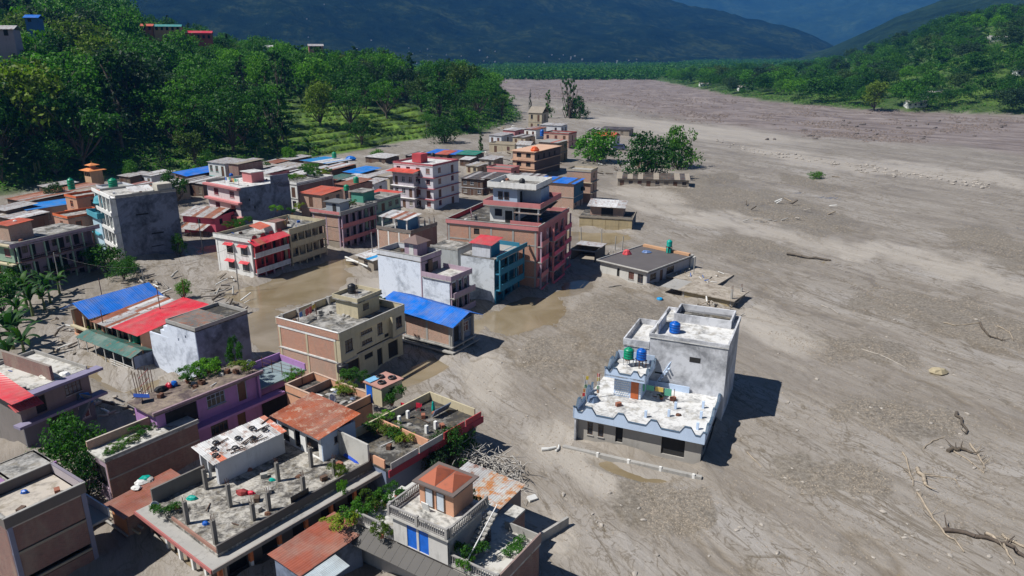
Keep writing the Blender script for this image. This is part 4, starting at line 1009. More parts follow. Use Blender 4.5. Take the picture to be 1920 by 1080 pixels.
# ---- pink tin roofed house
b = Bld('cottage', 'small hot pink house with a striped tin roof and a striped tin awning', (402, 408), (436, 392), (348, 398), 4.2, ang=75, D=8.6, W=9)
W, D = b.W, b.D
b.wall('L', -.7, 4.2, HOTPINK, [(D*.45, D*.45+.9, 1.9, 3.6, 'h')], fr=WOODF); b.wall('R', -.7, 4.2, HOTPINK, [(1.6, 2.8, 2.2, 3.5, 'h'), (6, 7.2, 2.2, 3.5, 'h')]); b.shell(-.7, 4.2, HOTPINK, 'XY')
b.sheets((-.6, D+.5, 4.3), (-.6, -.5, 4.1), (W*.6, -.5, 5.3), (W*.6, D+.5, 5.5), 9, [GALV, GALV, RUST]); b.sheets((W+.4, -.5, 4.2), (W+.4, D+.5, 4.4), (W*.6, D+.5, 5.5), (W*.6, -.5, 5.3), 9, [RUST])
b.sheets((-3.2, D+.2, 1.9), (-3.2, 1.2, 1.7), (-.1, 1.2, 2.5), (-.1, D+.2, 2.7), 8, [GALV, GALV, RUST], name='awning')
for q in (1.5, 4.5, 8): b.box('post', WOODF, -3.0, -2.9, q, q+.1, -.5, 1.7)
# ---- white and pink house with the tall dark end wall
b = Bld('townhouse', 'white house with pink banded storeys and a tall stained blue-grey side wall', (447, 350), (512, 312), (385, 337), 10.4, ang=52, D=14, W=14)
W, D = b.W, b.D
for z0 in (-.7, 3.2, 6.6):
    z1 = z0+(3.5 if z0 < 0 else 3.0); q = max(z0, -.1)
    b.wall('L', z0, z1, paint((.62, .56, .56), .3), [(2.2, 4.2, q+.8, q+2.4, 'g'), (9, 11, q+.8, q+2.4, 'g')], fr=REDP)
for z in (2.75, 6.2, 9.6): b.fb(MB(), 'L', -.5, D+.3, -.2, .9, z, z+.45).build('pink_ledge', PINK, b.root)
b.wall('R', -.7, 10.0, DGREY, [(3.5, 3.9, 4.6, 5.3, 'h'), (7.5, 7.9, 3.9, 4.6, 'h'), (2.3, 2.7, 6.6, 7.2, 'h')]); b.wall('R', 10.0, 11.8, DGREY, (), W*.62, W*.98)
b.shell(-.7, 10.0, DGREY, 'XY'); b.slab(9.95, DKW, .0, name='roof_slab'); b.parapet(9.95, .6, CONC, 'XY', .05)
b.box('roof_room', PINK, W*.45, W*.45+3.4, D*.3, D*.3+4, 9.95, 12.4); b.box('room_roof', DKW, W*.45-.3, W*.45+3.7, D*.3-.3, D*.3+4.3, 12.4, 12.55)
tank(434, 333, 9.97, 'blue', 1.0, 1.1, 'dark blue tank on the white roof behind the pink banded front'); tank(482, 398, 0.0, 'blue', 1.2, 1.6, 'blue tank at the foot of the stained blue-grey side wall', 1.4)
# ---- white four storey block with white balconies
b = Bld('apartment_building', 'four storey block with white balconies facing left and a large blue-grey blank side wall', (215, 364), (322, 350), (161, 357), 13.7, ang=43, D=10.5, W=11.5)
W, D = b.W, b.D
b.wall('R', -.7, 12.9, deck((.18, .21, .29), (.05, .06, .085), .47, .22), [(3.2, 5.6, 8.9, 9.2, 'h'), (5.6, 8, 4.6, 4.9, 'h'), (5.2, 7.6, 2.0, 2.2, 'h')]); b.shell(-.7, 12.9, PALEG, 'XY'); b.slab(12.95, DKL, .02, name='roof_slab')  # side wall darkened in colour for the shade on it
for k, z0 in enumerate((-.5, 2.8, 6.2, 9.6)):
    b.wall('L', z0, z0+3.1, paint((.36, .40, .40), .5), [(q, q+1.2, z0+.9, z0+2.3, 'w') for q in (1.2, 3.8, 6.4, 8.8)], o=-.02)
    b.fb(MB(), 'L', -.05, D, .05, 1.3, z0-.25, z0+.05).build('balcony_slab', WHITE, b.root); b.fb(MB(), 'L', -.05, D, 1.2, 1.32, z0+.052, z0+.55).build('balcony_front', WHITE, b.root)
    for q in (0, 2.6, 5.2, 7.9, 10.6): b.fb(MB(), 'L', q, q+.35, .75, 1.1, z0+.06, z0+3.1).build('column', WHITE, b.root)
    b.fb(MB(), 'L', -.05, .12, .05, .74, z0+.06, z0+3.0).build('end_wall', WHITE, b.root)
b.parapet(12.95, .7, WHITE, 'L', 1.3, .16); b.parapet(12.95, .45, CONC, 'RXY', .03)
b.fb(MB(), 'L', 0, D, .05, 1.15, 12.8, 12.95).build('roof_edge', WHITE, b.root)
b.box('roof_shed', paint((.5, .47, .4), .5), W*.7, W*.95, .2, 3, 12.96, 14.6)
b.sheets((W*.28, 1, 13.5), (W*.66, 1, 13.5), (W*.66, 4, 14.2), (W*.28, 4, 14.2), 5, [WTS])
tank(213, 352, 13, 'green', 1.8, 2.0, 'large green tank on the roof of the four storey white balcony block')
# lower right wing of it
c = Bld('rear_wing', 'lower dark blue-grey wing at the right end of the four storey balcony block', (292, 371), (326, 362), (262, 366), 11.6, ang=43, W=4.0, D=5, cat='house')
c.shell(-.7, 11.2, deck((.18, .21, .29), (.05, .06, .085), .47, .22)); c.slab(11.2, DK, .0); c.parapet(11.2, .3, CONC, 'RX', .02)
# ---- teal domed shrine house on its left
b = Bld('domed_house', 'turquoise house with a domed balcony turret squeezed left of the white balcony block', (187, 404), (200, 395), (136, 395), 8.3, ang=45, D=5.6, W=4)
TQ = paint((.06, .30, .38), .25); W, D = b.W, b.D
b.shell(-.7, 8.0, paint((.40, .56, .66), .3)); b.slab(8.0, TQ, .7, .3); b.parapet(8.0, .8, TQ, 'RLXY', .7, .15)
b.wall('L', 4.0, 4.3, TQ, name='band', o=.7, t=.6)
MB().lathe([(1.5, 8.01), (1.5, 10.4), (1.75, 10.45), (1.85, 10.65), (1.7, 10.7), (1.6, 11.3), (1.25, 11.9), (.75, 12.3), (.25, 12.5), (.05, 12.9)], 1.6, 2.2, 20).build('domed_turret', TQ, b.root)
for t in (2.4, 3.1, 3.9): MB().tube((1.6+1.5*math.cos(t), 2.2+1.5*math.sin(t), 9.3), (1.6+1.55*math.cos(t), 2.2+1.55*math.sin(t), 9.3), .5, n=10).build('round_window', GLASS, b.root)
# ---- old green balcony house on the left edge
b = Bld('old_house', 'shaded old house with pale green columns and long verandas at the left edge', (22, 457), (157, 424), (-40, 437), 8.7, ang=66, D=9, W=15)
W, D = b.W, b.D
for k, z0 in enumerate((-1.6, 1.8, 5.2)):
    zz = max(-.6, z0)
    b.gallery('R', zz+.1, z0+3.2, 1.4, 7, LILAC, GREENP, [(q, q+1.1, z0+.2, z0+2.4, 'h') for q in (1, 3.6, 6.2, 9, 12)]+[(q, q+1, z0+1, z0+2.3, 'g') for q in (2.3, 7.8, 10.5)], 'bars' if k else None, WOODF, .8, .9, BRKD, fr=WOODF)
    b.wall('L', zz, z0+3.2, GREENP, [(1, 2.6, z0+1, z0+2.4, 'g'), (4.5, 6.2, z0+1, z0+2.4, 'g')], fr=REDP); b.fb(MB(), 'L', -.2, D, .02, .8, z0+3.0, z0+3.25).build('ledge', CREAM, b.root)
b.shell(-.7, 8.3, LILAC, 'XY'); b.slab(8.4, DK, .1, name='roof_slab', R=1.0); b.parapet(8.1, .75, LILAC, 'R', 1.0, .14, cope=CONC)
b.box('roof_room', BRKP, 1.7, 5.9, 3.0, 6.4, 8.4, 11.2); b.sheets((1.4, 6.8, 11.25), (1.4, 2.6, 11.25), (6.2, 2.6, 11.45), (6.2, 6.8, 11.45), 5, [ORS], name='room_roof')
lump('stone', b.root.matrix_basis @ Vector((4, 4.5, 11.5)), .35, .3, .25, WHITE, 'white stone weighing down the red roof of the small brick rooftop room', 'stone')
# ---- blue, rusty and red roofed row house
b = Bld('row_house', 'long low house under a blue gable, rusty tin strip and bright red roof', (262, 622), (372, 574), (92, 560), 4.6, ang=58, D=17.2, W=10, cat='house')
W, D = b.W, b.D
y1, y2 = 5.5, 10.4
b.gallery('L', -.5, 4.4, 1.2, 7, PEACH, paint((.6, .5, .36), .4), [(q, q+1.1, .4, 2.9, 'h') for q in (1, 4, 7, 9.5, 12, 15)]+[(q, q+1.0, 1.4, 2.9, 'w') for q in (2.4, 5.4, 8.2, 13.5)], None, fr=WOODF)
b.fb(MB(), 'L', 0, D, .0, .12, .0, .9).build('balcony_front', PEACH, b.root); b.fb(MB(), 'L', y2, D, .0, .5, 2.0, 2.25).build('balcony_slab', CREAM, b.root)
b.shell(-.5, 4.4, PEACH, 'RXY'); b.slab(.05, CONC, .3, .2)
b.sheets((-.8, y1, 4.35), (-.8, -.6, 4.3), (W+.4, -.6, 5.5), (W+.4, y1, 5.5), 7, [REDS])
b.sheets((-.9, y2+.2, 4.25), (-.9, y1-.1, 4.2), (W*.95, y1-.1, 5.2), (W*.95, y2+.2, 5.25), 6, [GALV, GALV, WTS, RUST], rows=2)
ym = (y2+D+.8)/2
b.sheets((-1.0, y2+.1, 4.6), (W+.6, y2+.1, 4.6), (W+.6, ym, 6.3), (-1.0, ym, 6.3), 11, [BLUES]); b.sheets((W+.6, D+.9, 4.6), (-1.0, D+.9, 4.6), (-1.0, ym, 6.3), (W+.6, ym, 6.3), 11, [BLUES])
b.sheets((W+.5, -3.0, 4.4), (W+.5, 3, 4.7), (W-2, 3, 5.4), (W-2, -3, 5.2), 4, [GALV, RUST]) if False else None
for k, (x, y) in enumerate(((196, 622), (192, 560), (347, 562), (300, 578))):
    q = G(x, y, 3 if k == 0 else 5.2); polebar('pole', q-Vector((0, 0, 3)), q+Vector((0, 0, 3.2)), .07, RUSTY, ('dark post rising through the edge between the rusty and the red roof', 'short dark post behind the blue gable roof', 'thin rusty post beside the far end of the red metal roof', 'thin rusty post by the middle of the red metal roof')[k], 'post')
# green roofed shed in front of it
b = Bld('bus_shelter_shed', 'long shed with a mossy dark green curved tin roof half sunk in mud', (247, 668), (268, 656), (136, 630), 2.6, ang=57, D=13.8, W=3, cat='shed')
W, D = b.W, b.D
b.sheets((-.2, D, 2.3), (-.2, 0, 2.3), (W*.5, 0, 2.9), (W*.5, D, 2.9), 12, [GRNS]); b.sheets((W, 0, 2.4), (W, D, 2.4), (W*.5, D, 2.9), (W*.5, 0, 2.9), 12, [GRNS])
for q in np.linspace(.1, D-.2, 7): b.box('post', WHITEF, 0, .1, q, q+.1, -.5, 2.3)
b.box('rear_wall', DGREY, W-.1, W, .1, D-.1, -.5, 2.3); b.box('end_wall', DGREY, .2, W-.12, -.02, .1, -.5, 2.35)
for z in (.25, .6, .95): b.box('rail', WHITEF, -.08, -.03, .2, 5.5, z, z+.05)
tank(258, 641, 2.4, 'green', 1.2, 1.5, 'green tank between the mossy green shed and the red metal roof', 0)
for k, (x, y) in enumerate(((172, 618), (186, 622), (180, 615), (198, 626))): potted(x, y, 1.4, .9, .9, (3, 0, 1, 0)[k], 'scruffy green shrub along the veranda above the mossy green shed', 'shrubs above the green shed', pot=False)
# ---- purple balcony house
b = Bld('townhouse', 'long mauve purple two storey house with a mossy roof edge and potted plants on top', (290, 768), (484, 697), (285, 741), 6.8, ang=54, W=11.5, D=4.2)
W, D = b.W, b.D
b.wall('R', -.7, 3.4, PURPLE, [(5.4, 7.4, 1.3, 2.9, 'w'), (8.6, 9.6, .6, 2.9, 'd'), (1.0, 3.6, .5, 2.9, 'h')], fr=WOODF)
b.wall('R', 3.5, 6.5, PURPLE, [(.9, 4.3, 3.9, 6.0, 'h'), (5.4, 7.5, 4.6, 6.0, 'w'), (9.0, 10.1, 3.9, 6.1, 'd')], fr=PBLUE)
b.fb(MB(), 'R', -.6, W+2.6, .02, 1.2, 3.2, 3.5).build('balcony_slab', PURPLE, b.root); b.shell(-.7, 6.5, PURPLE, 'LXY')
b.slab(6.6, deck((.24, .19, .15), (.07, .05, .05), .5), .05, name='roof_slab', R=.8, L_=.6, X=.4); b.fb(MB(), 'R', -.6, W+.4, .6, .82, 6.602, 6.85).build('parapet', paint((.30, .2, .24), .9), b.root)
c = b  # terrace wing to the right
b.box('wing_wall', PURPLE, W+.2, W+6.4, .6, D+.5, -.7, 4.3); b.box('terrace_slab', paint((.2, .26, .28), .5), W+.2, W+6.6, -.1, D+.7, 4.3, 4.45)
b.box('parapet', PURPLE, W+.2, W+6.6, D+.55, D+.7, 4.452, 5.4); b.box('parapet', PURPLE, W+6.45, W+6.6, .0, D+.5, 4.452, 5.2); b.box('shade_panel', DARK, W+.6, W+4, .56, .62, .3, 3.2)
b.box('column', PURPLE, W-.1, W+.15, -.3, -.05, 3.51, 6.4)
for k, (x, y, w, h, t) in enumerate(((352, 718, 1.4, 1.3, 0), (372, 706, 1.7, 1.3, 1), (392, 699, 1.8, 1.5, 1), (405, 693, 1.3, 1.2, 1), (441, 683, 1.2, 2.6, 1), (436, 672, .9, 2.6, 0), (458, 694, 1.6, 1.3, 3))):
    potted(x, y, 6.62, w, h, t, ('squat round potted bush', 'spreading leafy pot plant', 'thick leafy pot plant', 'small leafy pot plant', 'tall leggy potted shrub', 'slim tall potted shrub', 'yellow green potted bush')[k]+' on the mauve roof before the grey block, '+('first', 'second', 'third', 'fourth', 'fifth', 'sixth', 'seventh')[k]+' from the left')
dish(468, 690, 6.62, .45, 'small white dish beside the yellow green potted bush on the mauve roof')
r = empty('motorcycle_heap', tuple(G(302, 733, 6.62)), .9, 'dark heap of goods with red and blue bundles on the mauve roof end', 'goods')
for k, (x, y, sx, m_) in enumerate(((0, 0, .7, 'black'), (.9, .1, .35, 'red'), (1.5, .1, .35, 'blue'))):
    o = lump('bundle', (x, y, .2), sx, .4, .45, PL[m_], '', '', None, k); o.parent = r
    for kk in ('label', 'category'): del o[kk]
q = G(265, 740, 7.4); sp_ = MB().slab([(-.7, -.45, .9), (.7, -.45, .5), (.7, .45, .5), (-.7, .45, .9)], .05).build('panel_face', plain((.03, .07, .3), .2, 0, .1, 'solar_cell'))
r = empty('solar_panel', tuple(q-Vector((0, 0, .8))), .5, 'small blue solar panel on a frame at the left end of the mauve house', 'solar panel'); sp_.parent = r; MB().tube((0, 0, 0), (0, 0, .65), .04).build('mast', RUSTY, r)
r = empty('steel_frame', tuple(G(280, 800, 0)), .9, 'rusty lattice of bent iron bars hanging at the left corner of the mauve house', 'iron frame')
for k in range(9):
    x = (k % 3)*.6; y = (k//3)*.6; MB().tube((x, y, 0), (x*1.2-.3, y*1.2, 6.6), .04, n=4).build('bar', RUSTY, r)
for k in range(6): MB().tube((-.3, 0, 1+k), (1.4, 1.2, 1.2+k), .03, n=4).build('crossbar', plain((.3, .04, .03), .6), r)
# ---- brick walled annex to the left of the purple house
b = Bld('brick_block', 'long dark brick block with weeds on its top, left of the mauve house', (197, 858), (338, 797), (170, 842), 5.0, ang=54, W=9.0, D=3.2)
W, D = b.W, b.D
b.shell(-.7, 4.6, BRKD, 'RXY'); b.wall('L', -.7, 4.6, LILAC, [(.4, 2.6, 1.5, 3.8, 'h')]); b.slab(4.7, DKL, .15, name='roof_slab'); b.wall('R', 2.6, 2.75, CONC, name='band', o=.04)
b.parapet(4.7, .25, CONC, 'R', .12, .15); b.box('parapet', BRKP, -.1, W+1, D-.1, D+.1, 4.702, 5.6)
for k, (x, y, w) in enumerate(((212, 846, .8), (232, 837, .9), (250, 826, .9), (262, 815, 1.1), (205, 852, .7), (283, 805, .7))): potted(x, y, 4.72, w, w*.8, (3, 1, 3, 0, 1, 0)[k], 'clump of weeds growing on top of the dark brick block', 'weeds on the dark brick block', pot=False)
# ---- grey house with red roof at the left edge
b = Bld('townhouse', 'dark grey house with mauve ledges and a pink-red sheet roof at the left edge', (30, 742), (133, 700), (-60, 700), 6.4, ang=62, W=7.6, D=10)
W, D = b.W, b.D; W = b.W
b.wall('R', -.7, 3.1, paint((.13, .13, .15), .5), [(2.5, 4.4, .8, 2.6, 'h'), (5.8, 7, .8, 2.4, 'w')]); b.wall('R', 3.3, 6.0, paint((.20, .17, .16), .6), [(1.6, 2.7, 3.5, 5.4, 'h'), (4.8, 6.6, 4.2, 5.5, 'w')], fr=WOODF)
b.shell(-.7, 6.0, paint((.2, .18, .17), .6), 'LXY')
for z in (3.0, 6.0): b.fb(MB(), 'R', -.8, W+1.2, -.2, 1.0, z, z+.3).build('mauve_ledge', paint((.22, .2, .3), .5), b.root)
b.slab(6.3, DKL, .1, name='roof_slab', R=-.3); b.parapet(6.3, .4, CONC, 'XY', .08)
b.sheets((-1.2, D+1, 7.9), (-1.2, -1.3, 6.2), (W*.14, -1.3, 6.2), (W*.14, D*.6, 8.0), 4, [REDS], rows=2); b.sheets((-1, -1.3, 5.2), (W*.24, -1.3, 5.0), (W*.24, -.1, 5.6), (-1, -.1, 5.8), 3, [REDS], name='awning')
b.box('stair_wall', BRKD, W*.52, W*.56, .5, D-.5, 6.3, 8.0)
lump('sandbag_heap', G(92, 705, 6.35), 1.2, .7, .5, paint((.6, .58, .52), .2, mud=False), 'pale heap of sacks on the corner terrace of the dark grey house', 'sacks')
lump('rubble_heap', G(120, 702, 6.35), .6, .5, .4, WHITE, 'white broken plaster at the terrace tip of the dark grey house', 'rubble', seed=4)
b2 = b
t_ = MB(); P0 = [G(132, 740, 3.6), G(150, 738, 4.2), G(172, 742, 3.6), G(168, 775, .6), G(145, 802, .2), G(131, 790, .4)]
c0 = sum(P0, Vector())/6; o = MB().slab([p-c0 for p in P0[::-1]], .12).build('tarpaulin', plain((.10, .13, .17), .55, 0, .2, 'tarp_grey')); o.location = c0; tag(o, 'grey-blue tarpaulin hanging over debris at the end of the dark grey house', 'tarpaulin')
P0 = [G(148, 738, 4.25), G(166, 735, 4.0), G(178, 758, 1.8), G(166, 762, 2.0)]; c0 = sum(P0, Vector())/4; o = MB().slab([p-c0 for p in P0[::-1]], .08).build('tarpaulin', plain((.0, .13, .45), .5, 0, .2, 'tarp_blue')); o.location = c0; tag(o, 'small bright blue sheet draped beside the grey-blue tarpaulin', 'tarpaulin')
# ================================================================== NEAR HOUSES ALONG THE BOTTOM
# ---- lone pale blue house in the mud
b = Bld('villa', 'lone house in open mud with scalloped pale blue parapets and a grey block', (1321, 813), (1342, 752), (1088, 755), 4.1, ang=66, W=11.0, D=13.6)
W, D = b.W, b.D; SB = paint((.50, .62, .80), .25, mud=False); dz = 3.25; CEM = deck((.56, .57, .60), (.20, .205, .22), .46, .22)
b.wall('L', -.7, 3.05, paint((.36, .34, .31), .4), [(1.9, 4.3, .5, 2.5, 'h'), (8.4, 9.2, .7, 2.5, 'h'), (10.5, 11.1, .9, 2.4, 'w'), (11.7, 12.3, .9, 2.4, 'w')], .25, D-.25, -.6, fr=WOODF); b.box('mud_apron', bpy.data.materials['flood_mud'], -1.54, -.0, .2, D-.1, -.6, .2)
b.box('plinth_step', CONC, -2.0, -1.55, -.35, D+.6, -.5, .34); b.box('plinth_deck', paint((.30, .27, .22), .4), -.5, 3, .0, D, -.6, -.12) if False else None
b.wall('R', -.7, 3.05, paint((.26, .25, .24), .6), [(2, 3.6, .6, 2.4, 'h'), (6.5, 8, .8, 2.3, 'w')], .62, W, -.3); b.shell(-.7, 3.05, CEM, 'XY')  # right wall a darker copy of the front, shade in the paint
b.slab(dz, DKW, .0, .2, 'roof_slab')
for q in (.3, 3.6, 6.9, 10.2): b.box('plinth_post', WHITE, -2.02, -1.8, q, q+.25, -.3, .5)
def scallop(bb, f, L0, L1, z, o, n, mat, lo=.45, hi=1.2, x_off=0, y_off=0):
    """parapet whose top rises into flat trapezium peaks"""
    step = (L1-L0)/n; pts = []
    for k in range(n):
        a = L0+k*step; pts += [(a, lo), (a+step*.28, lo), (a+step*.42, hi), (a+step*.60, hi), (a+step*.74, lo)]
    pts += [(L1-.5, lo), (L1-.25, hi*.8), (L1, hi*.8)]; pts[0] = (L0, hi*.8); pts.insert(1, (L0+.25, hi*.8)); pts.insert(2, (L0+.5, lo))
    def wall(mbx, off, th, ext):
        for (s0, h0), (s1, h1) in zip(pts, pts[1:]):
            if s1-s0 < 1e-4: continue
            z0a = z-.35 if not ext else z+h0; z0b = z-.35 if not ext else z+h1; e = .05 if ext else 0
            if f == 'L': c = [(-o+x_off-e, s, zz) for s, zz in ((s0, z0a), (s1, z0b), (s1, z+h1+e), (s0, z+h0+e))]; d = (th+2*e, 0)
            elif f == 'R': c = [(s, -o+y_off-e, zz) for s, zz in ((s0, z0a), (s1, z0b), (s1, z+h1+e), (s0, z+h0+e))]; d = (0, th+2*e)
            elif f == 'X': c = [(o+x_off-e, s, zz) for s, zz in ((s0, z0a), (s1, z0b), (s1, z+h1+e), (s0, z+h0+e))]; d = (th+2*e, 0)
            else: c = [(s, o+y_off-e, zz) for s, zz in ((s0, z0a), (s1, z0b), (s1, z+h1+e), (s0, z+h0+e))]; d = (0, th+2*e)
            c2 = [(p[0]+d[0], p[1]+d[1], p[2]) for p in c]
            mbx.add(c+c2, [(0, 1, 2, 3), (7, 6, 5, 4), (0, 4, 5, 1), (1, 5, 6, 2), (2, 6, 7, 3), (3, 7, 4, 0)])
        return mbx
    p = wall(MB(), 0, .14, False).build('scalloped_parapet', mat, bb.root)
    wall(MB(), 0, .14, True).build('coping', plain((.06, .10, .15), .6, 0, .1, 'navy_trim'), p)
scallop(b, 'L', -.1, D+.1, dz, .1, 4, SB); scallop(b, 'R', .06, W, dz, .1, 3, SB, .4, .9); scallop(b, 'Y', -.1, 6.5, dz, D, 2, SB, .4, 1.2, 0, 0)
for z0, s in ((3.35, .12),): b.box('parapet', SB, W-.9, W-.78, 3.4, 8.6, dz+.002, dz+.75)
for x, y in ((3.6, 4.2), (5.6, 3.9), (2.0, .9), (4.6, 1.0), (7.0, 1.2), (2.4, 6.4)): b.box('post', SB, x, x+.25, y, y+.25, dz+.002, dz+.8); 
# stair room with brick pattern front and orange door
p = b.at(1201, 750, dz); rx, ry = p.x, p.y
b.box('stair_room', SB, rx, rx+3.6, ry, ry+3.1, dz, 5.9)
for j in range(9):
    for i in range(7):
        y = ry+1.35+i*.25+(.12 if j % 2 else 0)
        if y+.2 < ry+3.1: b.box('brick', WHITE, rx-.05, rx-.004, y, y+.17, dz+.15+j*.27, dz+.30+j*.27)
for j in range(9):
    b.box('brick', WHITE, rx-.05, rx-.004, ry+.03, ry+.2, dz+.15+j*.27, dz+.30+j*.27)
b.box('door', plain((.45, .11, .03), .6, 0, .15, 'orange_door'), rx-.06, rx-.005, ry+.28, ry+1.15, dz+.02, dz+2.15)
b.box('room_roof', DKW, rx-.9, rx+4.0, ry-.6, ry+4.0, 5.9, 6.08)
for f, a0, a1, o in (('L', ry-.6, ry+4.0, -rx+.9), ('R', rx-.9, rx+4.0, -ry+.6)): scallop(b, f, a0, a1, 6.08, o, 2, SB, .3, .85)
scallop(b, 'Y', rx-.9, rx+4, 6.08, ry+3.88, 1, SB, .3, .95); b.box('parapet', PBLUE, rx+3.88, rx+4.0, ry-.45, ry+3.85, 6.08, 7.1)
for q, (x, y) in enumerate(((rx+2.3, ry+2.2), (rx+2.6, ry+.8))):
    w = b.root.matrix_basis @ Vector((x, y, 6.1)); tank(0, 0, 6.1, ('green', 'blue')[q], 1.15, 1.3, ('green tank on a white stand on the small roof of the lone blue house', 'blue tank on a stand beside the green one on the lone blue house')[q], .9, None, w)
# spiral steps and tall grey block
b.box('tall_block_wall', CEM, W-.6, W+9.2, -.35, 8.3, -.7, 9.2)
b.box('roof_slab', DKW, W-.7, W+9.3, -.45, 8.4, 9.2, 9.35); bx0 = W-.7
rail(b, W-.7, W+9.3, -.45, 8.4, 9.352, .35, CEM, .2); rail(b, W+5.3, W+9.3, .2, 6.9, 9.352, 1.0, CEM, .2)
b.box('tank_well', DKD, W+5.5, W+9.1, .4, 6.7, 9.355, 9.45); b.box('low_wall', CEM, W+.2, W+4.6, 7.6, 7.8, 9.36, 10.6)
b.box('window', DARK, W-.63, W-.602, 2.5, 3.7, 7.0, 7.6); b.box('window_slot', DARK, W-.63, W-.602, 6.6, 7.5, 4.9, 5.1)
b.box('rear_block_wall', CEM, W-.2, W+7, 8.42, 11.4, -.7, 7.6); b.box('roof_slab', DKW, W-.3, W+7.1, 8.44, 11.5, 7.6, 7.75); rail(b, W-.3, W+7.1, 8.44, 11.5, 7.752, .7, CEM, .16)
for k in range(7):
    t = k/7*1.6; b.box('stair_step', SB, rx+3.75+.0, rx+4.8, ry-.9-k*.22, ry-.7-k*.22, dz+.2+k*.38, dz+.32+k*.38)
MB().path([(rx+3.8, ry-.6, dz+.2), (rx+3.9, ry-1.5, dz+1.9), (rx+4.2, ry-2.3, dz+3.4)], .06, .06).build('stair_rail', SB, b.root)
w = b.root.matrix_basis @ Vector((W+1.6, 6.0, 9.4)); tank(0, 0, 9.4, 'blue', 1.25, 1.3, 'single blue tank standing on top of the tall grey block of the lone house', 0, None, w)
potted(1240, 749, dz, .5, .5, 0, 'little potted plant on the white terrace of the lone blue house')
for k, (x0, y0, h, cc) in enumerate(((1121, 745, 3.0, 'red'), (1101, 757, 3.4, 'green'))):
    q = G(x0, y0, dz); r = empty('prayer_flag', tuple(q), 0, ('tall pole of red and yellow prayer flags', 'leaning pole of white and green prayer flags')[k]+' at the lone blue house', 'prayer flag')
    MB().tube((0, 0, 0), (-.5*k, 0, h), .03).build('pole', WHITEF, r)
    for j in range(5): MB().box(-.5*k*(j+1)/6-.14, -.5*k*(j+1)/6+.14, .03, .06, h-.5-j*.5, h-.1-j*.5).build('flag', (plain((.55, .04, .04), .8), plain((.6, .45, .05), .8), WHITEF, plain((.05, .3, .1), .8), plain((.5, .2, .05), .8))[(j+k) % 5], r)
    q = G(1112+k*10, 752-k*14, dz)
lump('covered_bundle', G(1112, 752, dz), .8, .6, .9, plain((.10, .15, .24), .6, 0, .2, 'tarp_navy'), 'blue tarpaulin bundle in the left corner of the lone house terrace', 'bundle')

# ---- big terrace house with bare columns, white shed and rust roofed rooms
b = Bld('terrace_house', 'wide house with bare columns, a white shed and rust roofed rooms on its deck', (405, 1044), (722, 868), (275, 966), 3.5, ang=52, W=16.6, D=11.0)
W, D = b.W, b.D; z0 = 3.4
b.wall('R', -.7, 2.95, paint((.14, .12, .11), .6), [(q, q+1.6, .2, 2.4, 'h') for q in (1.5, 4.5, 7.5, 10.5, 13.5)], o=-1.2)  # front in shadow, its darkness put into the wall colour
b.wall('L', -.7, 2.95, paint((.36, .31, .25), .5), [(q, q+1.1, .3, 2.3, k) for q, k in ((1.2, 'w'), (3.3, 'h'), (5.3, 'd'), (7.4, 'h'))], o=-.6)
b.shell(-.7, 2.95, BRKD, 'XY'); OC = plain((.52, .15, .05), .7, 0, .2, 'orange_paint')
for q in np.linspace(.1, W-.5, 7):
    b.fb(MB(), 'R', q, q+.3, -.4, -.1, 1.2, 2.95).build('orange_column', OC, b.root); b.fb(MB(), 'R', q+.02, q+.28, -.38, -.12, -.7, 1.2).build('column_base', PALEG, b.root)
for q in np.linspace(.1, 8.2, 5): b.fb(MB(), 'L', q, q+.28, -.3, -.05, -.7, 2.95).build('column', OC if q < 1 else WHITE, b.root)
b.slab(3.15, CONC, .9, .2, 'ledge_slab', X=.2, Y=.2); b.slab(z0, deck((.42, .40, .36), (.06, .055, .05), .5, .8), -.25, .24, 'deck_slab')
b.fb(MB(), 'R', -.9, W, .88, 1.0, 2.98, 3.3).build('fascia', paint((.25, .22, .2), .8), b.root); b.fb(MB(), 'L', -.9, D, .88, 1.0, 2.98, 3.3).build('fascia', paint((.40, .13, .12), .4), b.root)
b.box('low_wall', paint((.10, .09, .085), .8), .3, W, .25, .42, z0+.002, z0+.75); b.box('low_wall', paint((.30, .16, .12), .6), .3, .45, .45, 7.2, z0+.002, z0+.3)
b.box('back_wall', paint((.16, .15, .14), .8), .5, W*.32, D-.4, D-.2, z0+.002, z0+1.4)
for k, (x, y, h) in enumerate(((352, 982, 2.1), (405, 1020, 2.2), (432, 950, 2.2), (387, 917, 2.0), (476, 975, 1.6), (505, 957, 1.8), (522, 902, 1.9), (570, 925, 1.7), (627, 890, 1.6), (584, 875, 2.0))):
    p = b.at(x, y, z0); b.stub(p.x, p.y, z0+.002, h, paint((.20, .19, .175), .8, mud=False), .5, .3)
# white shed under tyres
p = b.at(412, 909, z0); sx, sy = p.x, p.y
SW = paint((.60, .62, .66), .4, mud=False)
b.box('shed_wall', SW, sx, sx+6.9, sy, sy+.15, z0, 5.7); b.box('shed_wall', SW, sx+6.75, sx+6.9, sy+.152, sy+2.8, z0, 5.7); b.box('shed_wall', SW, sx, sx+6.9, sy+2.8, sy+2.95, z0, 5.9)
for q in (0, 1.35, 2.6): b.box('shed_post', SW, sx, sx+.2, sy+q+.17, sy+q+.37 if q < 2 else sy+q+.2, z0, 5.8)
b.box('shed_floor', DKL, sx+.22, sx+6.7, sy+.16, sy+2.78, z0+.002, z0+.05)
b.sheets((sx-.5, sy-.35, 5.75), (sx+7.1, sy-.35, 5.75), (sx+7.1, sy+3.2, 6.25), (sx-.5, sy+3.2, 6.25), 12, [WTS, WTS, WTS, GALV, WTS, tin((.5, .12, .05), .1, (.6, .58, .55))], rows=2)
rm = b.root.matrix_basis; random.seed(21)
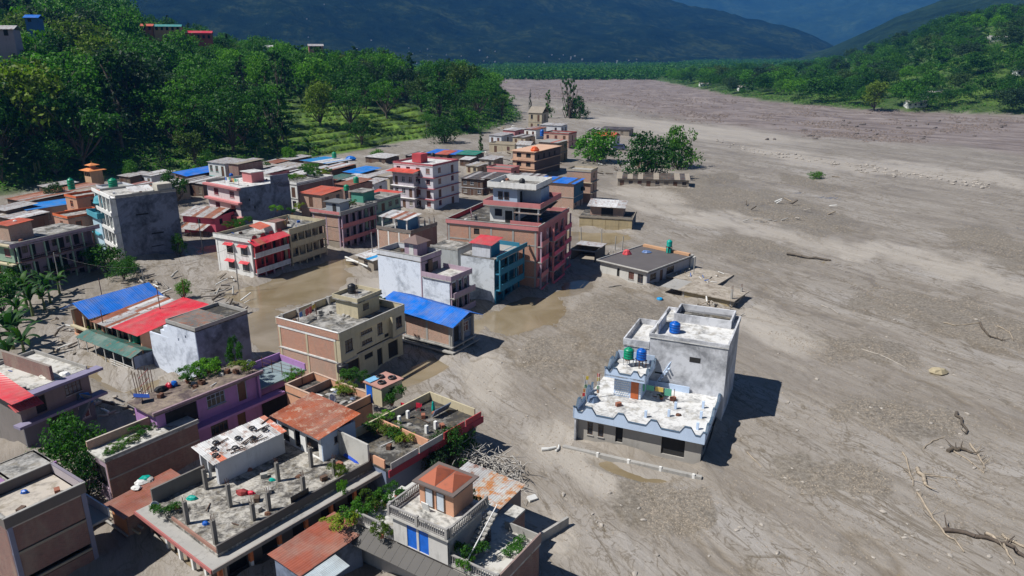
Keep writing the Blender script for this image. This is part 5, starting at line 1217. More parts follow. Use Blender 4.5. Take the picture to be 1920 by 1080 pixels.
for k, (x, y) in enumerate(((.6, .6), (1.6, 2.2), (2.4, .4), (3.4, 1.5), (4.4, .6), (5.2, 2.0), (5.9, 1.0), (1.0, 1.5))):
    tyre(rm @ Vector((sx-.3+x, sy+y, 5.92+y*.14)), .24, 'old black tyre weighing down the white tin roof of the deck shed', .1)
for k in range(9):
    x, y = random.uniform(0, 6), random.uniform(0, 2.8); a = random.uniform(-.5, .5)
    q = rm @ Vector((sx+x, sy+y, 5.93+y*.14)); e = rm @ Vector((sx+x+1.5*math.cos(a), sy+y+1.2*math.sin(a), 5.97+(y+1.2*math.sin(a))*.14)); polebar('plank', q, e, .06, WOODF, 'dark plank lying among tyres on the white tin shed roof', 'plank', 'planks on the shed roof', 4)
# rust roofed rooms
p = b.at(607, 866, z0); hx, hy = p.x, p.y
HB = paint((.38, .47, .60), .4, mud=False)
b.wall('R', z0, 6.0, HB, [(hx+1.4, hx+2.2, 4.7, 5.4, 'w')], hx, hx+4.0, -hy, .15, fr=WOODF)
b.box('room_wall', HB, hx+3.86, hx+4.0, hy+.16, hy+6.9, z0, 6.0); b.box('room_wall', HB, hx, hx+4, hy+6.92, hy+7.06, z0, 6.0)
b.wall('L', z0, 6.0, WHITE, [(hy+.6, hy+2.6, 3.5, 5.3, 'o'), (hy+3.4, hy+4.4, 3.5, 5.4, 'o'), (hy+5.2, hy+6.4, 3.5, 5.2, 'h')], hy+.16, hy+6.9, -hx, .15)
b.box('shade_backing', paint((.05, .06, .08), .3, mud=False), hx+1.0, hx+1.1, hy+.2, hy+6.9, z0+.05, 5.9)  # near-black sheet painting the shade inside the open doorways
b.sheets((hx-.6, hy+7.3, 6.1), (hx-.6, hy-.35, 6.1), (hx+4.5, hy-.35, 6.7), (hx+4.5, hy+7.3, 6.7), 9, [tin((.30, .075, .03), .1, (.42, .30, .22)), tin((.36, .09, .035), .05, (.5, .36, .28))])
b.box('pillar', paint((.28, .27, .25), .7), W-.6, W-.3, hy+2, hy+2.3, z0, 6.2)
b.box('end_wall', paint((.45, .44, .41), .9, mud=False, scale=.5), W-1.1, W-.92, .3, 4.9, z0+.003, 5.9)
P0 = [G(642, 845, 4.1), G(676, 868, 3.7), G(698, 848, 3.9), G(667, 829, 4.4)]; c0 = sum(P0, Vector())/4
MBt = MB(); n = 6; vv = []
for i in range(n+1):
    for j in range(n+1):
        q = P0[0].lerp(P0[1], i/n).lerp(P0[3].lerp(P0[2], i/n), j/n)-c0; vv.append((q.x, q.y, q.z+random.uniform(-.08, .08)-.5*(1 if i in (0, n) or j in (0, n) else 0)))
MBt.add(vv, [(i*(n+1)+j, (i+1)*(n+1)+j, (i+1)*(n+1)+j+1, i*(n+1)+j+1) for i in range(n) for j in range(n)]); o = MBt.build('tarpaulin', plain((.0, .05, .42), .5, 0, .2, 'blue_tarp')); o.location = c0; tag(o, 'crumpled deep blue tarpaulin spread on the deck beside the pale blue rust roofed rooms', 'tarpaulin')
for k, (x, y, s, m_, lb) in enumerate(((510, 900, .35, 'teal', 'teal bucket beside a column in the middle of the bare column deck'), (455, 925, .7, 'red', 'dark red heap of cloth on the bare column deck before the white shed'), (470, 925, .4, 'red', 'smaller red scrap right of the red heap on the bare column deck'), (604, 896, .25, 'black', 'small black ball on the bare column deck near the low wall'), (360, 935, .5, 'teal', 'blue-green sheet heap at the left corner of the bare column deck'))):
    lump('deck_clutter', G(x, y, z0+.05), s, s*.6, s*.7, PL[m_] if k != 1 else plain((.25, .03, .03), .8), lb, 'bundle', seed=k)
dish(290, 958, z0, .4, 'white dish at the left edge of the bare column deck'); potted(638, 895, z0, 1.0, 1.6, 3, 'spiky green plant beside the blue tarpaulin on the bare column deck'); potted(312, 962, z0, 1.3, 1.0, 0, 'weedy green shrub at the left corner of the bare column deck', pot=False)
potted(642, 925, 3.2, .6, 1.6, 1, 'plant hanging over the ledge between the orange columns of the bare column house', pot=False)
b.box('dark_cloth', PL['black'], 7.2, 9.0, .46, .52, z0+.3, z0+1.3)

# ---- red roofed lean-to at the bottom
b = Bld('lean_to', 'low lean-to with brick red and pale blue roof sheets at the bottom edge', (567, 1072), (643, 977), (503, 1047), 3.3, ang=52, W=5.6, D=3.6, cat='shed')
W, D = b.W, b.D; TR = tin((.30, .085, .05), .0)
b.sheets((-.4, D+.3, 3.2), (-.4, -.2, 3.2), (W+.5, -.2, 3.35), (W+.5, D+.3, 3.35), 4, [TR], rows=5); b.sheets((-1.0, -.3, 3.1), (-1.0, -2.0, 2.9), (2.8, -2.0, 3.0), (2.8, -.3, 3.2), 3, [tin((.45, .52, .56), .0)], rows=2)
b.shell(-.7, 3.1, DGREY, 'RLXY')
# ---- white house with balustrades, blue doors and an orange topped room
b = Bld('balustrade_house', 'white house with grey balustrades, two blue doors and a hip roofed peach room', (935, 1078), (994, 1018), (612, 990), 4.9, ang=57, W=5.6, D=14.0)
W, D = b.W, b.D; tz = 4.0
b.shell(-.7, 3.85, paint((.42, .40, .38), .5), 'LY'); b.shell(-.7, 3.85, BRKD, 'RX'); b.box('wing_wall', BRKD, W, W+3.0, 3.2, D-.3, -.7, 3.85); b.slab(tz, DKL, .1, .2, 'terrace_slab'); b.box('terrace_slab', DKL, W+.102, W+3.1, 3.2, D-.3, 3.8, tz)
def balustrade(bb, p0, p1, z, h=.85):
    p0, p1 = Vector((*p0, 0)), Vector((*p1, 0)); L = (p1-p0).length; d = (p1-p0)/L; n = int(L/.22); BM = paint((.30, .29, .28), .7, mud=False)
    r = Matrix.Rotation(math.atan2(d.y, d.x), 4, 'Z')
    def pc(nm, m, kind=None):
        o = m.build(nm, BM, bb.root, kind=kind); o.matrix_local = Matrix.Translation(p0) @ r; return o
    pc('handrail', MB().box(0, L, -.08, .08, z+h-.1, z+h)); pc('base_rail', MB().box(0, L, -.07, .07, z+.002, z+.12))
    k = max(2, int(L/2.6)+1)
    for i in range(k): q = (L-.2)*i/(k-1); pc('newel_post', MB().box(q, q+.22, -.12, .12, z+.003, z+h+.08))
    m = MB()
    for i in range(n): q = .25+(L-.5)*i/n; m.lathe([(.045, z+.12), (.075, z+.3), (.035, z+.5), (.045, z+h-.1)], q, 0, 6)
    pc('baluster_row', m, 'stuff')
balustrade(b, (.0, D-.1), (.0, .0), tz); b.box('parapet', paint((.28, .2, .18), .8), .1, W+.1, -.12, .02, tz+.002, tz+.9)
b.box('parapet', CONC, W, W+.12, .03, 3.2, tz+.002, tz+.7)
# tiled skirt roof below the balustrade
nT = 17
for k in range(nT):
    y = D*k/nT; MB().slab([(-1.5, y+D/nT-.02, 3.0), (-1.5, y, 3.0), (-.2, y, 3.75), (-.2, y+D/nT-.02, 3.75)], .06).build('roof_tile_row', paint((.09, .085, .08), .6, mud=False), b.root)
p = b.at(840, 1060, tz); ux, uy = p.x, p.y
p2 = b.at(729, 1021, tz); ul = p2.y-uy
b.wall('L', tz, 6.35, paint((.52, .51, .49), .6, mud=False), [(uy+ul*.34, uy+ul*.34+.95, tz+.05, tz+2.2, 'D'), (uy+ul*.56, uy+ul*.56+.95, tz+.05, tz+2.2, 'D')], uy, uy+ul, -ux, .18, fr=BLUESH)
b.box('room_wall', paint((.30, .31, .33), .6, mud=False), ux+.01, ux+4.4, uy-.0, uy+.16, tz, 6.35); b.box('room_wall', SW, ux+4.24, ux+4.4, uy+.17, uy+ul, tz, 6.35); b.box('room_wall', SW, ux+.2, ux+4.2, uy+ul-.17, uy+ul-.01, tz, 6.35)  # right-hand wall greyer than the others, its shade given by colour
b.box('deck_slab', DKL, ux-.35, ux+4.8, uy-.35, uy+ul+.3, 6.35, 6.55)
for a, c in (((ux-.25, uy+ul+.2), (ux-.25, uy-.25)), ((ux-.1, uy-.25), (ux+4.7, uy-.25)), ((ux-.1, uy+ul+.2), (ux+4.7, uy+ul+.2))): balustrade(b, a, c, 6.55, .8)
p = b.at(851, 970, 6.55); ox, oy = p.x, p.y; PC = paint((.60, .32, .20), .3, mud=False)
ol = 3.3; b.box('peach_room', PC, ox, ox+2.5, oy, oy+ol, 6.552, 8.6)
for y in (oy+.8, oy+1.9): b.box('window', WOODF, ox-.05, ox-.004, y, y+.85, 6.6, 8.35); b.box('pane', plain((.5, .55, .6), .2, 0, .1, 'pale_glass'), ox-.07, ox-.052, y+.1, y+.75, 6.7, 8.2)
m = MB(); x0, x1, y0, y1, zz = ox-.45, ox+2.85, oy-.35, oy+ol+.35, 8.6
m.add([(x0, y0, zz), (x1, y0, zz), (x1, y1, zz), (x0, y1, zz), (x0, y0, zz+.12), (x1, y0, zz+.12), (x1, y1, zz+.12), (x0, y1, zz+.12)], [(0, 3, 2, 1), (4, 5, 6, 7), (0, 1, 5, 4), (1, 2, 6, 5), (2, 3, 7, 6), (3, 0, 4, 7)]); m.build('room_roof', paint((.14, .11, .10), .7, mud=False), b.root)
for ya, yb in ((y0+.35, (y0+y1)/2-.03), ((y0+y1)/2+.03, y1-.35)):
    m = MB(); c = ((x0+x1)/2, (ya+yb)/2, zz+.8); q = [(x0+.35, ya, zz+.13), (x1-.35, ya, zz+.13), (x1-.35, yb, zz+.13), (x0+.35, yb, zz+.13)]
    m.add(q+[c], [(0, 3, 2, 1), (0, 1, 4), (1, 2, 4), (2, 3, 4), (3, 0, 4)]); m.build('hip_roof', paint((.36, .10, .05), .9, mud=False, dirt=(.06, .04, .035)), b.root)
for k in range(11):
    x = ux+.6+k*.34; b.box('stair_step', CONC, x, x+.36, uy-1.5, uy-.6, tz+.1+k*.22, tz+.25+k*.22)
MB().path([(ux+.5, uy-1.5, tz+.9), (ux+4.3, uy-1.5, 7.3)], .05, .05).build('stair_rail', PL['white'], b.root)
tank(908, 1012, 4.0, 'black', 1.1, 1.1, 'black tank on the terrace right of the outside steps of the balustrade house')
for k, (x, y, w, h, t) in enumerate(((640, 985, 1.6, .9, 3), (662, 978, 1.3, 1.3, 1), (685, 966, 1.2, 1.6, 1), (705, 955, 1.3, 1.7, 3), (722, 948, 1.1, 1.5, 1), (745, 935, 1.2, 1.2, 0))): potted(x, y, tz, w, h, t, 'leafy plant in the green row behind the lower balustrade', 'row of plants behind the lower balustrade')
potted(716, 1008, tz, 1.0, 1.5, 3, 'drooping yellow green plant at the left wall of the blue door room'); potted(888, 958, 5.4, 1.2, 1.5, 3, 'bright yellow green bush beside the peach rooftop room'); potted(884, 1052, tz, 1.3, 1.6, 0, 'dark green bush at the foot of the outside steps'); potted(872, 1066, tz, .9, 1.0, 1, 'small bright bush below the dark green one by the outside steps'); potted(965, 1030, tz, 1.3, .6, 0, 'low weeds along the right parapet of the balustrade house', pot=False)
o = MB().box(-.35, .35, -.04, .04, 0, .8).build('board', WHITEF); o.location = G(800, 957, 6.56); o.rotation_euler = (.25, 0, -.6); tag(o, 'white board leaning by the window of the peach rooftop room', 'board')
lump('bucket', G(910, 1032, 4.05), .22, .22, .3, PL['white'], 'white bucket on the right terrace of the balustrade house', 'bucket')
# rusty roofed shed behind it
b = Bld('rust_roof_shed', 'shed with pale corrugated sheets streaked with rust, behind the peach rooftop room', (912, 968), (957, 925), (840, 925), 4.6, ang=57, D=5.6, W=5.2, cat='shed')
W, D = b.W, b.D
b.shell(-.7, 4.3, paint((.22, .17, .16), .7)); b.sheets((-.2, D+.3, 4.6), (-.2, -.3, 4.4), (W+.3, -.3, 4.6), (W+.3, D+.3, 4.8), 7, [GALV, tin((.50, .47, .42), .3, (.42, .16, .04)), tin((.45, .45, .44), .1, (.42, .16, .04)), tin((.5, .22, .07), .1)])
# ---- bottom left brick block
b = Bld('brick_house', 'shaded brick house with blue-grey columns in the bottom left corner', (8, 974), (132, 910), (-70, 925), 7.6, ang=56, W=5.6, D=5.2)
W, D = b.W, b.D
for z in (-.7, 2.2, 4.6): b.wall('R', z, z+2.2, BRKD)
b.cols('R', -.7, 7.0, 2, paint((.20, .21, .30), .4), .08, .34); 
for z in (1.6, 4.3): b.wall('R', z, z+.2, paint((.30, .26, .2), .5), name='beam', o=.06)
b.wall('R', 2.9, 3.0, CONC, name='beam', o=.05) if False else None
b.shell(-.7, 6.8, BRKD, 'LXY'); b.slab(6.8, deck((.42, .38, .33), (.2, .18, .16), .42), .02, name='roof_slab'); b.parapet(6.8, .85, paint((.14, .12, .11), .5), 'RLY', .1, .16, cope=CONC); b.parapet(6.8, .85, paint((.40, .36, .38), .4), 'X', .1, .16, cope=paint((.2, .18, .22), .5))
b.box('balcony_slab', CONC, W+.15, W+1.6, .3, 4.5, 3.3, 3.5); b.box('balcony_front', PALEG, W+1.5, W+1.62, .3, 4.5, 3.502, 4.3)
b = Bld('mauve_house', 'corner of a mauve house wall showing above the brick house at the left edge', (20, 900), (36, 876), (-40, 880), 6.0, ang=56, W=3.5, D=4)
b.shell(-.7, 5.8, PURPLE); b.slab(5.8, DK, .1); b.parapet(5.8, .2, PURPLE, 'R', .1)
# small rusty roofed hut between
b = Bld('hut', 'small orange fronted hut with a brick red roof below the dark brick block', (236, 964), (292, 900), (196, 936), 2.9, ang=52, W=5.4, D=3.0, cat='hut')
W, D = b.W, b.D
b.wall('L', -.7, 2.7, paint((.5, .2, .08), .3)); b.shell(-.7, 2.7, BRKD, 'RXY'); b.sheets((-.4, D+.3, 2.7), (-.4, -.4, 2.7), (W+.3, -.4, 3.2), (W+.3, D+.3, 3.2), 4, [tin((.26, .09, .06), .05)], rows=2)
for k, (x, y, s) in enumerate(((263, 905, .6), (272, 898, .7), (282, 900, .5), (255, 915, .5))): lump('scrap_heap', G(x, y, 3.1), s, s*.7, s*.5, (WHITEF, PL['teal'], CONC, WHITEF)[k], 'scrap and sheeting piled on the small brick red roof', 'scrap', 'scrap on the brick red roof', k, k)
for k, (x0, y0, x1, y1, z) in enumerate(((190, 955, 262, 1000, 1.2), (200, 948, 268, 990, 1.3), (185, 945, 250, 985, .9), (180, 962, 240, 1005, .6))): polebar('plank', G(x0, y0, z), G(x1, y1, z), .16, CONC if k % 2 else paint((.4, .33, .22), .4), 'long broken beam lying below the small brick red roof', 'beam', 'broken beams below the brick red roof', 4)
o = MB().box(-2.3, 2.3, -.9, .9, -.1, .12).build('mud_slab', plain((.38, .25, .08), .7, 0, .25, 'ochre_mud')); o.location = G(155, 965, .6); o.rotation_euler = (0, 0, -.55); tag(o, 'ochre muddy slab between the brick house and the broken beams', 'slab')
# ---- pink walled terrace
b = Bld('terrace_house', 'flat roof ringed by peach parapets with heaps of rubbish and a dish', (645, 764), (684, 741), (522, 721), 4.9, ang=54, W=3.9, D=9.6)
W, D = b.W, b.D
b.shell(-.7, 3.8, PEACH); b.slab(4.0, DKD, .05, name='roof_slab'); b.parapet(4.0, .85, PEACH, 'RLXY', .06, .14, cope=paint((.5, .36, .28), .4)); b.box('inner_parapet', paint((.3, .2, .16), .6), .2, W, D-3.0, D-2.85, 4.002, 4.9)
dish(622, 757, 4.0, .5, 'white dish on the front edge of the peach parapet roof'); random.seed(5)
for k in range(12):
    q = b.root.matrix_basis @ Vector((random.uniform(.5, W-.5), random.uniform(1, D-3.4), 4.05)); lump('rubbish_heap', q, random.uniform(.3, .8), .3, .18, (CONC, DGREY, WHITE, BARK)[k % 4], 'flat heap of rubbish on the peach parapet roof', 'rubbish', 'rubbish on the peach parapet roof', k, k)
for k, (x, y, w) in enumerate(((553, 714, 1.5), (640, 735, 1.2), (655, 740, 1.2), (662, 715, 1.4), (678, 718, 1.1), (650, 712, 1.0))): potted(x, y, 4.0, w, 1.1, (1, 3, 3, 0, 0, 1)[k], 'green plant growing along the peach parapet roof', 'plants on the peach parapet roof')
tank(643, 697, 3.6, 'black', 1.4, 1.1, 'dark water drum behind the peach parapet roof')
# ---- terrace with red chairs
b = Bld('terrace_house', 'roof terrace with peach parapets, maroon fascia, red chairs and a small tank room', (722, 863), (867, 783), (661, 803), 4.8, ang=52, W=12.6, D=6.6)
W, D = b.W, b.D
b.shell(-.7, 3.7, DGREY); b.slab(3.9, DKD, .1, name='roof_slab', R=.7); b.fb(MB(), 'R', -.3, W+.3, .68, .82, 3.4, 4.1).build('maroon_fascia', paint((.30, .03, .05), .3), b.root)
for s0, s1 in ((0, 3.4), (3.6, 6.8), (7, 10), (10.2, W)): b.fb(MB(), 'R', s0, s1, .7, .78, 4.102, 4.75).build('parapet_panel', paint((.45, .42, .40), .5) if s0 < 5 else REDP, b.root)
b.parapet(3.9, .85, PEACH, 'L', .06, .14); b.parapet(3.9, .9, CREAM, 'YX', .06, .16); b.box('inner_parapet', PEACH, 5.0, 5.16, -.5, D-.2, 3.902, 4.75)
for k, (x, y) in enumerate(((722, 792), (710, 812), (735, 815), (745, 823), (758, 828), (700, 803))): potted(x, y, 3.9, 1.3, .9, (1, 3, 3, 1, 3, 0)[k], 'yellow green bush in the front corner bed of the red chair terrace', 'bushes in the corner bed of the chair terrace')
for k, (x, y) in enumerate(((749, 794), (765, 784), (800, 812), (817, 804))): p = b.at(x, y, 3.9); b.box('post', WHITE, p.x-.15, p.x+.15, p.y-.15, p.y+.15, 3.902, 4.75)
chair(758, 769, 3.9, 'red', 2.6, 'red plastic chair nearer the tank room on the terrace'); chair(786, 769, 3.9, 'red', 2.9, 'red plastic chair further right on the terrace')
p = b.at(717, 764, 3.9); b.box('tank_room', CREAM, p.x, p.x+3.0, p.y, p.y+2.6, 3.902, 6.1); b.box('blue_door', DOORM['D'], p.x-.04, p.x-.002, p.y+1.5, p.y+2.4, 3.95, 5.9); b.box('room_roof', paint((.42, .22, .18), .5), p.x-.15, p.x+3.15, p.y-.15, p.y+2.75, 6.1, 6.22)
w = b.root.matrix_basis
for x, y in ((.8, .8), (2.3, .8), (1.7, 2.0)): tyre(w @ Vector((p.x+x, p.y+y, 6.23)), .36, 'big black tyre on the flat roof of the small tank room', group='tyres on the tank room')
o = MB().box(-.7, .7, -.45, .45, 0, .05).build('metal_sheet', plain((.2, .42, .62), .4)); o.location = w @ Vector((p.x+.7, p.y+2.2, 6.3)); o.rotation_euler = (.05, 0, b.ang); tag(o, 'pale blue sheet lying on the tank room roof beside tyres', 'sheet')
potted(735, 760, 3.9, 1.8, 2.2, 0, 'dark bushy tree in a pot right of the small tank room')
lump('green_cloth', G(812, 765, 4.3), .2, .2, 1.0, PL['teal'], 'upright green cloth bundle on the chair terrace', 'bundle'); o = MB().box(-1.2, 1.2, -.05, .05, -.5, .5).build('board', DGREY); o.location = G(828, 768, 4.5); o.rotation_euler = (.5, 0, .9); tag(o, 'dark board tipped against the parapet of the chair terrace', 'board')
# railing on the small lot between the mauve wing and the cream house
r = empty('wire_fence', tuple(G(520, 700, 4.5)), math.radians(150), 'thin rusty wire fence on posts in front of the cream and brick house', 'fence')
for k in range(5): MB().tube((k*1.6-4, 0, -.4), (k*1.6-4, 0, 1.6), .04, n=4).build('post', RUSTY, r)
for z in (.4, .9, 1.4): MB().tube((-4, 0, z), (2.4, 0, z), .02, n=4).build('wire', RUSTY, r)
# ================================================================== MIDDLE AND BACK ROWS
def hut(label, A, B, C, z, wall, roofs, name='house', pitch=.5, gable=False, opsL=2, opsR=2, n=None, over=.4, flat=False, ang=None, W=None, D=None, storeys=1, trim=None, group=None, low=-.6):
    b = Bld(name, label, A, B, C, z, 'house' if name != 'shed' else 'shed', group, ang=ang, W=W, D=D)
    W, D = b.W, b.D; sh = (z-.1)/storeys
    for f, k in (('L', opsL), ('R', opsR), ('X', 0), ('Y', 0)):
        Lf = b.L(f); ops = []
        for st in range(storeys):
            for i in range(k):
                c = Lf*(i+.5)/k; w = min(1.3, Lf/k*.5); z0 = st*sh; d = (i+st) % 3 == 1
                ops.append((c-w/2, c+w/2, max(low, z0+(.15 if d else sh*.33)), z0+sh*.8, 'd' if d else 'w'))
        b.wall(f, low, z-.1, wall, ops, fr=trim or WOODF)
    for st in range(1, storeys): b.slab(st*sh, trim or CONC, .12 if storeys < 3 else .5, .14)
    if flat:
        b.slab(z-.02, roofs[0], .12, .15, 'roof_slab'); b.parapet(z-.02, .5, wall if trim is None else trim, 'RLXY', .12, .12)
    elif gable:
        n = n or max(3, int(D)); m = W/2
        b.sheets((-over, D+over, z-.1), (-over, -over, z-.1), (m, -over, z+pitch), (m, D+over, z+pitch), n, roofs); b.sheets((W+over, -over, z-.1), (W+over, D+over, z-.1), (m, D+over, z+pitch), (m, -over, z+pitch), n, roofs)
    else:
        n = n or max(3, int(D)); b.sheets((-over, D+over, z), (-over, -over, z), (W+over, -over, z+pitch), (W+over, D+over, z+pitch), n, roofs)
    return b
BLK = tin((.06, .055, .05), .15, (.12, .06, .04)); MIXR = [GALV, RUST, GALV, tin((.30, .28, .26), .2)]; WD = paint((.12, .08, .06), .5); MUDW = paint((.30, .26, .21), .6); BEIGE = paint((.42, .36, .26), .6)
# brick house with pink balconies
b = Bld('townhouse', 'bare brick end wall and pink balconied front, with a small grey roof room on top', (636, 396), (700, 381), (585, 391), 8.4, ang=62, W=11.5, D=7.6)
W, D = b.W, b.D
for z0, z1 in ((-.6, 1.6), (1.8, 4.6), (4.8, 7.6)): b.panels('L', z0, z1, 2, BRKP if z1 > 2 else MUDW)
b.cols('L', -.7, 7.6, 3, LILAC, .04, .3, .19, D-.19); b.shell(-.7, 7.6, BRKD, 'XY'); b.slab(7.65, DK, .05, name='roof_slab', R=.6, L_=.4); b.parapet(7.65, .6, PINK, 'L', .4, .13); b.parapet(7.65, .7, CONC, 'RX', .6, .13, L_=.4)
for k, z0 in enumerate((-1.0, 1.7, 4.7)):
    b.gallery('R', max(-.6, z0)+.1, z0+2.75, 1.0, 6, LILAC, LILAC, [(q, q+1.0, z0+.3, z0+2.2, 'h') for q in (1, 3, 5.2, 7.2, 9.3)], 'solid' if k else None, PINK, .75, .6, PINK)
b.box('roof_room', paint((.3, .34, .38), .5), 1.6, 4.6, 1.2, 5.0, 7.66, 9.7); b.box('room_roof', paint((.14, .15, .16), .5), 1.2, 5, .8, 5.4, 9.7, 9.85); b.box('door', DARK, 1.56, 1.598, 2.2, 3.2, 7.7, 9.4)
c = hut('green walled balcony house behind the brick one, green tanks on its roof', (684, 385), (738, 366), (652, 372), 7.9, GREENP, [DK], flat=True, storeys=3, trim=CONC, opsL=0, opsR=5, ang=62, W=13, D=6)
c.box('roof_room', paint((.08, .30, .22), .4), 2, 6, 2, 5.4, 7.9, 10.2); c.box('room_roof', DK, 1.6, 6.4, 1.6, 5.8, 10.2, 10.35)
tank(650, 357, 9.0, 'green', 1.3, 1.4, 'green tank on a pipe stand behind the grey roof room'); tank(668, 343, 8.6, 'green', 1.4, 1.6, 'green tank further back beside the white arched roof')
for k, (x, y) in enumerate(((662, 384), (668, 378), (655, 388))): potted(x, y, 7.7, 1.1, 1.0, (3, 1, 0)[k], 'pot plant on the roof of the pink balconied brick house', 'pot plants on the pink balconied roof')
hut('low house with one bright red metal roof between taller roofs', (722, 370), (735, 362), (684, 356), 6.5, PALEG, [BRT], over=.5, ang=60, W=6, D=7, pitch=.4)
hut('brick house under an orange-red flat roof, behind the long cream balcony house', (602, 366), (619, 358), (563, 361), 6.8, BRKP, [ORS], ang=62, W=8, D=7, pitch=.5, storeys=2, opsL=1)
# white house with plants on the roof
b = hut('white house with arched balcony and a jungle of plants on its roof', (556, 346), (620, 334), (518, 341), 7.4, WHITE, [DK], flat=True, storeys=2, opsL=3, opsR=0, ang=62, W=14, D=8)
b.box('brick_side', BRKD, .3, b.W-.3, -.06, -.004, -.5, 7.0)
for k, (x, y, w, h) in enumerate(((548, 336, 2, 1.2), (562, 334, 2, 1.5), (575, 330, 2.6, 2.4), (590, 331, 2.4, 1.8), (605, 328, 2, 1.4), (583, 322, 3, 3.0), (612, 325, 1.8, 1.3))): potted(x, y, 7.5, w, h, (1, 3, 0, 0, 3, 1, 0)[k], 'bushy plant of the roof jungle on the white arched balcony house', 'roof jungle on the white arched house', pot=k % 2 == 0)
# tin roofed brick house on columns
b = Bld('townhouse', 'light brick house whose flat roof carries a tin canopy on columns', (770, 430), (826, 408), (700, 420), 6.0, ang=60, W=9, D=9)
W, D = b.W, b.D
b.panels('L', -.5, 5.0, 3, BRKP); b.cols('L', -.7, 5.0, 4, WHITE, .04, .3, .19, D-.19); b.shell(-.7, 5.0, BRKD, 'RXY'); b.slab(5.15, DK, .08, name='roof_slab'); b.parapet(5.15, .6, paint((.2, .17, .15), .7), 'RLX', .1, .14)
for x, y in ((.4, 1.2), (.4, 4.2), (.4, 7.6), (4.4, 1.2), (4.4, 7.6)): b.box('column', WHITE, x, x+.25, y, y+.25, 5.16, 7.7)
for k in range(6): b.stub(5.2+(k % 3)*1.6, .3 if k < 3 else D-.4, 5.16, 1.6, None, .5)
b.box('blue_room', paint((.10, .25, .42), .4), 2, 4.6, 1.6, 5, 5.16, 7.6); b.sheets((-.1, 8.4, 7.8), (-.1, .8, 7.7), (5, .8, 8.2), (5, 8.4, 8.3), 7, [WTS, GALV, RUST, WTS])
# crushed house with pale blue sheets
b = hut('collapsed shed with torn bright blue sheets beside the whitish plastered house', (700, 488), (722, 470), (662, 472), 2.6, MUDW, [tin((.02, .28, .6), .0), WTS], over=.5, ang=45, W=4.5, D=5.2, opsL=1, opsR=1)
for k, (x0, y0, x1, y1) in enumerate(((650, 488, 700, 495), (648, 482, 690, 500), (680, 500, 706, 478))): polebar('plank', G(x0, y0, .6), G(x1, y1, 1.2), .25, WHITEF, 'broken pale board before the torn blue sheets', 'board', 'broken boards by the blue sheets', 4)
# ---- white apartments with the red roof
b = hut('white apartment block with a bright red hipped sheet roof, left half of a pair', (775, 327), (812, 320), (735, 322), 9.6, paint((.46, .42, .46), .4), [DK], flat=True, storeys=3, opsL=3, opsR=4, trim=WHITE, ang=60, W=13, D=7)
W, D = b.W, b.D; m = MB(); x0, x1, y0, y1 = -1.6, 7.4, -1, D+1.2
b.sheets((x0, y1, 10.1), (x0, y0, 10.1), (x1, y0+.5, 11.2), (x1, y1-.5, 11.2), 9, [BRT]); b.box('roof_room', WHITE, 0, 7, .4, D-.4, 9.6, 10.2)
b2 = hut('taller white apartment block with a smooth side wall, right half of a pair', (811, 312), (843, 302), (748, 300), 11.8, paint((.62, .62, .66), .3), [DKW], flat=True, storeys=4, opsL=4, opsR=2, trim=paint((.40, .10, .12), .3), ang=60, W=12, D=13)
b2.box('roof_room', REDP, 3, 6, 6, 9, 11.9, 14.2); tank(812, 296, 11.8, 'black', 1.3, 1.4, 'black tank on the taller white apartment block')
# ---- right of centre
b = Bld('low_house', 'low white house with a dark flat roof, half sunk in mud', (1214, 506), (1277, 487), (1141, 481), 3.2, ang=46, W=14.5, D=10.5)
W, D = b.W, b.D; LW = paint((.52, .51, .48), .4)
b.wall('L', -.4, 2.7, LW, [(.8, 2.0, .4, 2.1, 'w'), (2.8, 4.0, .7, 2.1, 'w'), (6, 6.6, .5, 2.2, 'h')], fr=WOODF); b.wall('R', -.4, 2.7, paint((.38, .38, .42), .4), [(1, 3, .9, 2.1, 'w'), (4.2, 5.2, .1, 2.2, 'd'), (6.4, 9, .9, 2.2, 'w')], fr=WOODF); b.shell(-.4, 2.7, LW, 'XY')  # right wall: white dulled to blue-grey to paint its shade
b.slab(2.9, paint((.10, .09, .09), .2, mud=False), .5, .2, 'roof_slab'); b.slab(2.92, LW, .7, .12, 'roof_edge', Y=.7) if False else b.parapet(2.9, .22, LW, 'RLXY', .55, .12)
b.box('lean_to', LW, W+.1, W+2.0, -.2, 1.8, -.4, 2.4)
b.box('stair_plinth', CONC, -2.4, -.1, -.6, D, -.5, .0); b.box('orange_ledge', paint((.55, .32, .18), .3), W-.5, W+.2, 0, D, 2.92, 3.4)
tank(1254, 474, 2.9, 'teal', 1.0, 1.1, 'lower teal tank on the dark roofed low house'); tank(1254, 474, 2.9, 'teal', 1.1, 1.3, 'upper teal tank stacked above the lower one on the low house', 1.3)
lump('red_sheet', G(1175, 476, 3.0), .9, .7, 1.1, REDS, 'crumpled red sheet at the left end of the dark roofed low house', 'sheet'); lump('blue_bundle', G(1212, 473, 3.0), 1.0, .6, .5, plain((.12, .2, .4), .5), 'blue and grey bundle in the middle of the dark roofed low house', 'bundle')
b = Bld('buried_house', 'mud-buried house showing only a flat debris covered roof and a stained yellowish wall', (1374, 562), (1392, 549), (1259, 546), 1.5, ang=52, W=5.6, D=9.0)
W, D = b.W, b.D; YW = paint((.36, .29, .17), .8, mud=False)
b.wall('L', -.7, 1.35, YW); b.shell(-.7, 1.35, MUDW, 'RXY'); b.slab(1.5, deck((.36, .32, .27), (.15, .12, .09), .45), .5, .16, 'roof_slab'); b.cols('L', -.6, 1.3, 3, CONC, .06, .25, .2, D-.2)
b.slab(1.32, CONC, .1, .1, 'beam', Y=4); b.stub(.4, .4, 1.5, 1.6); b.stub(W-.6, .5, 1.5, .7)
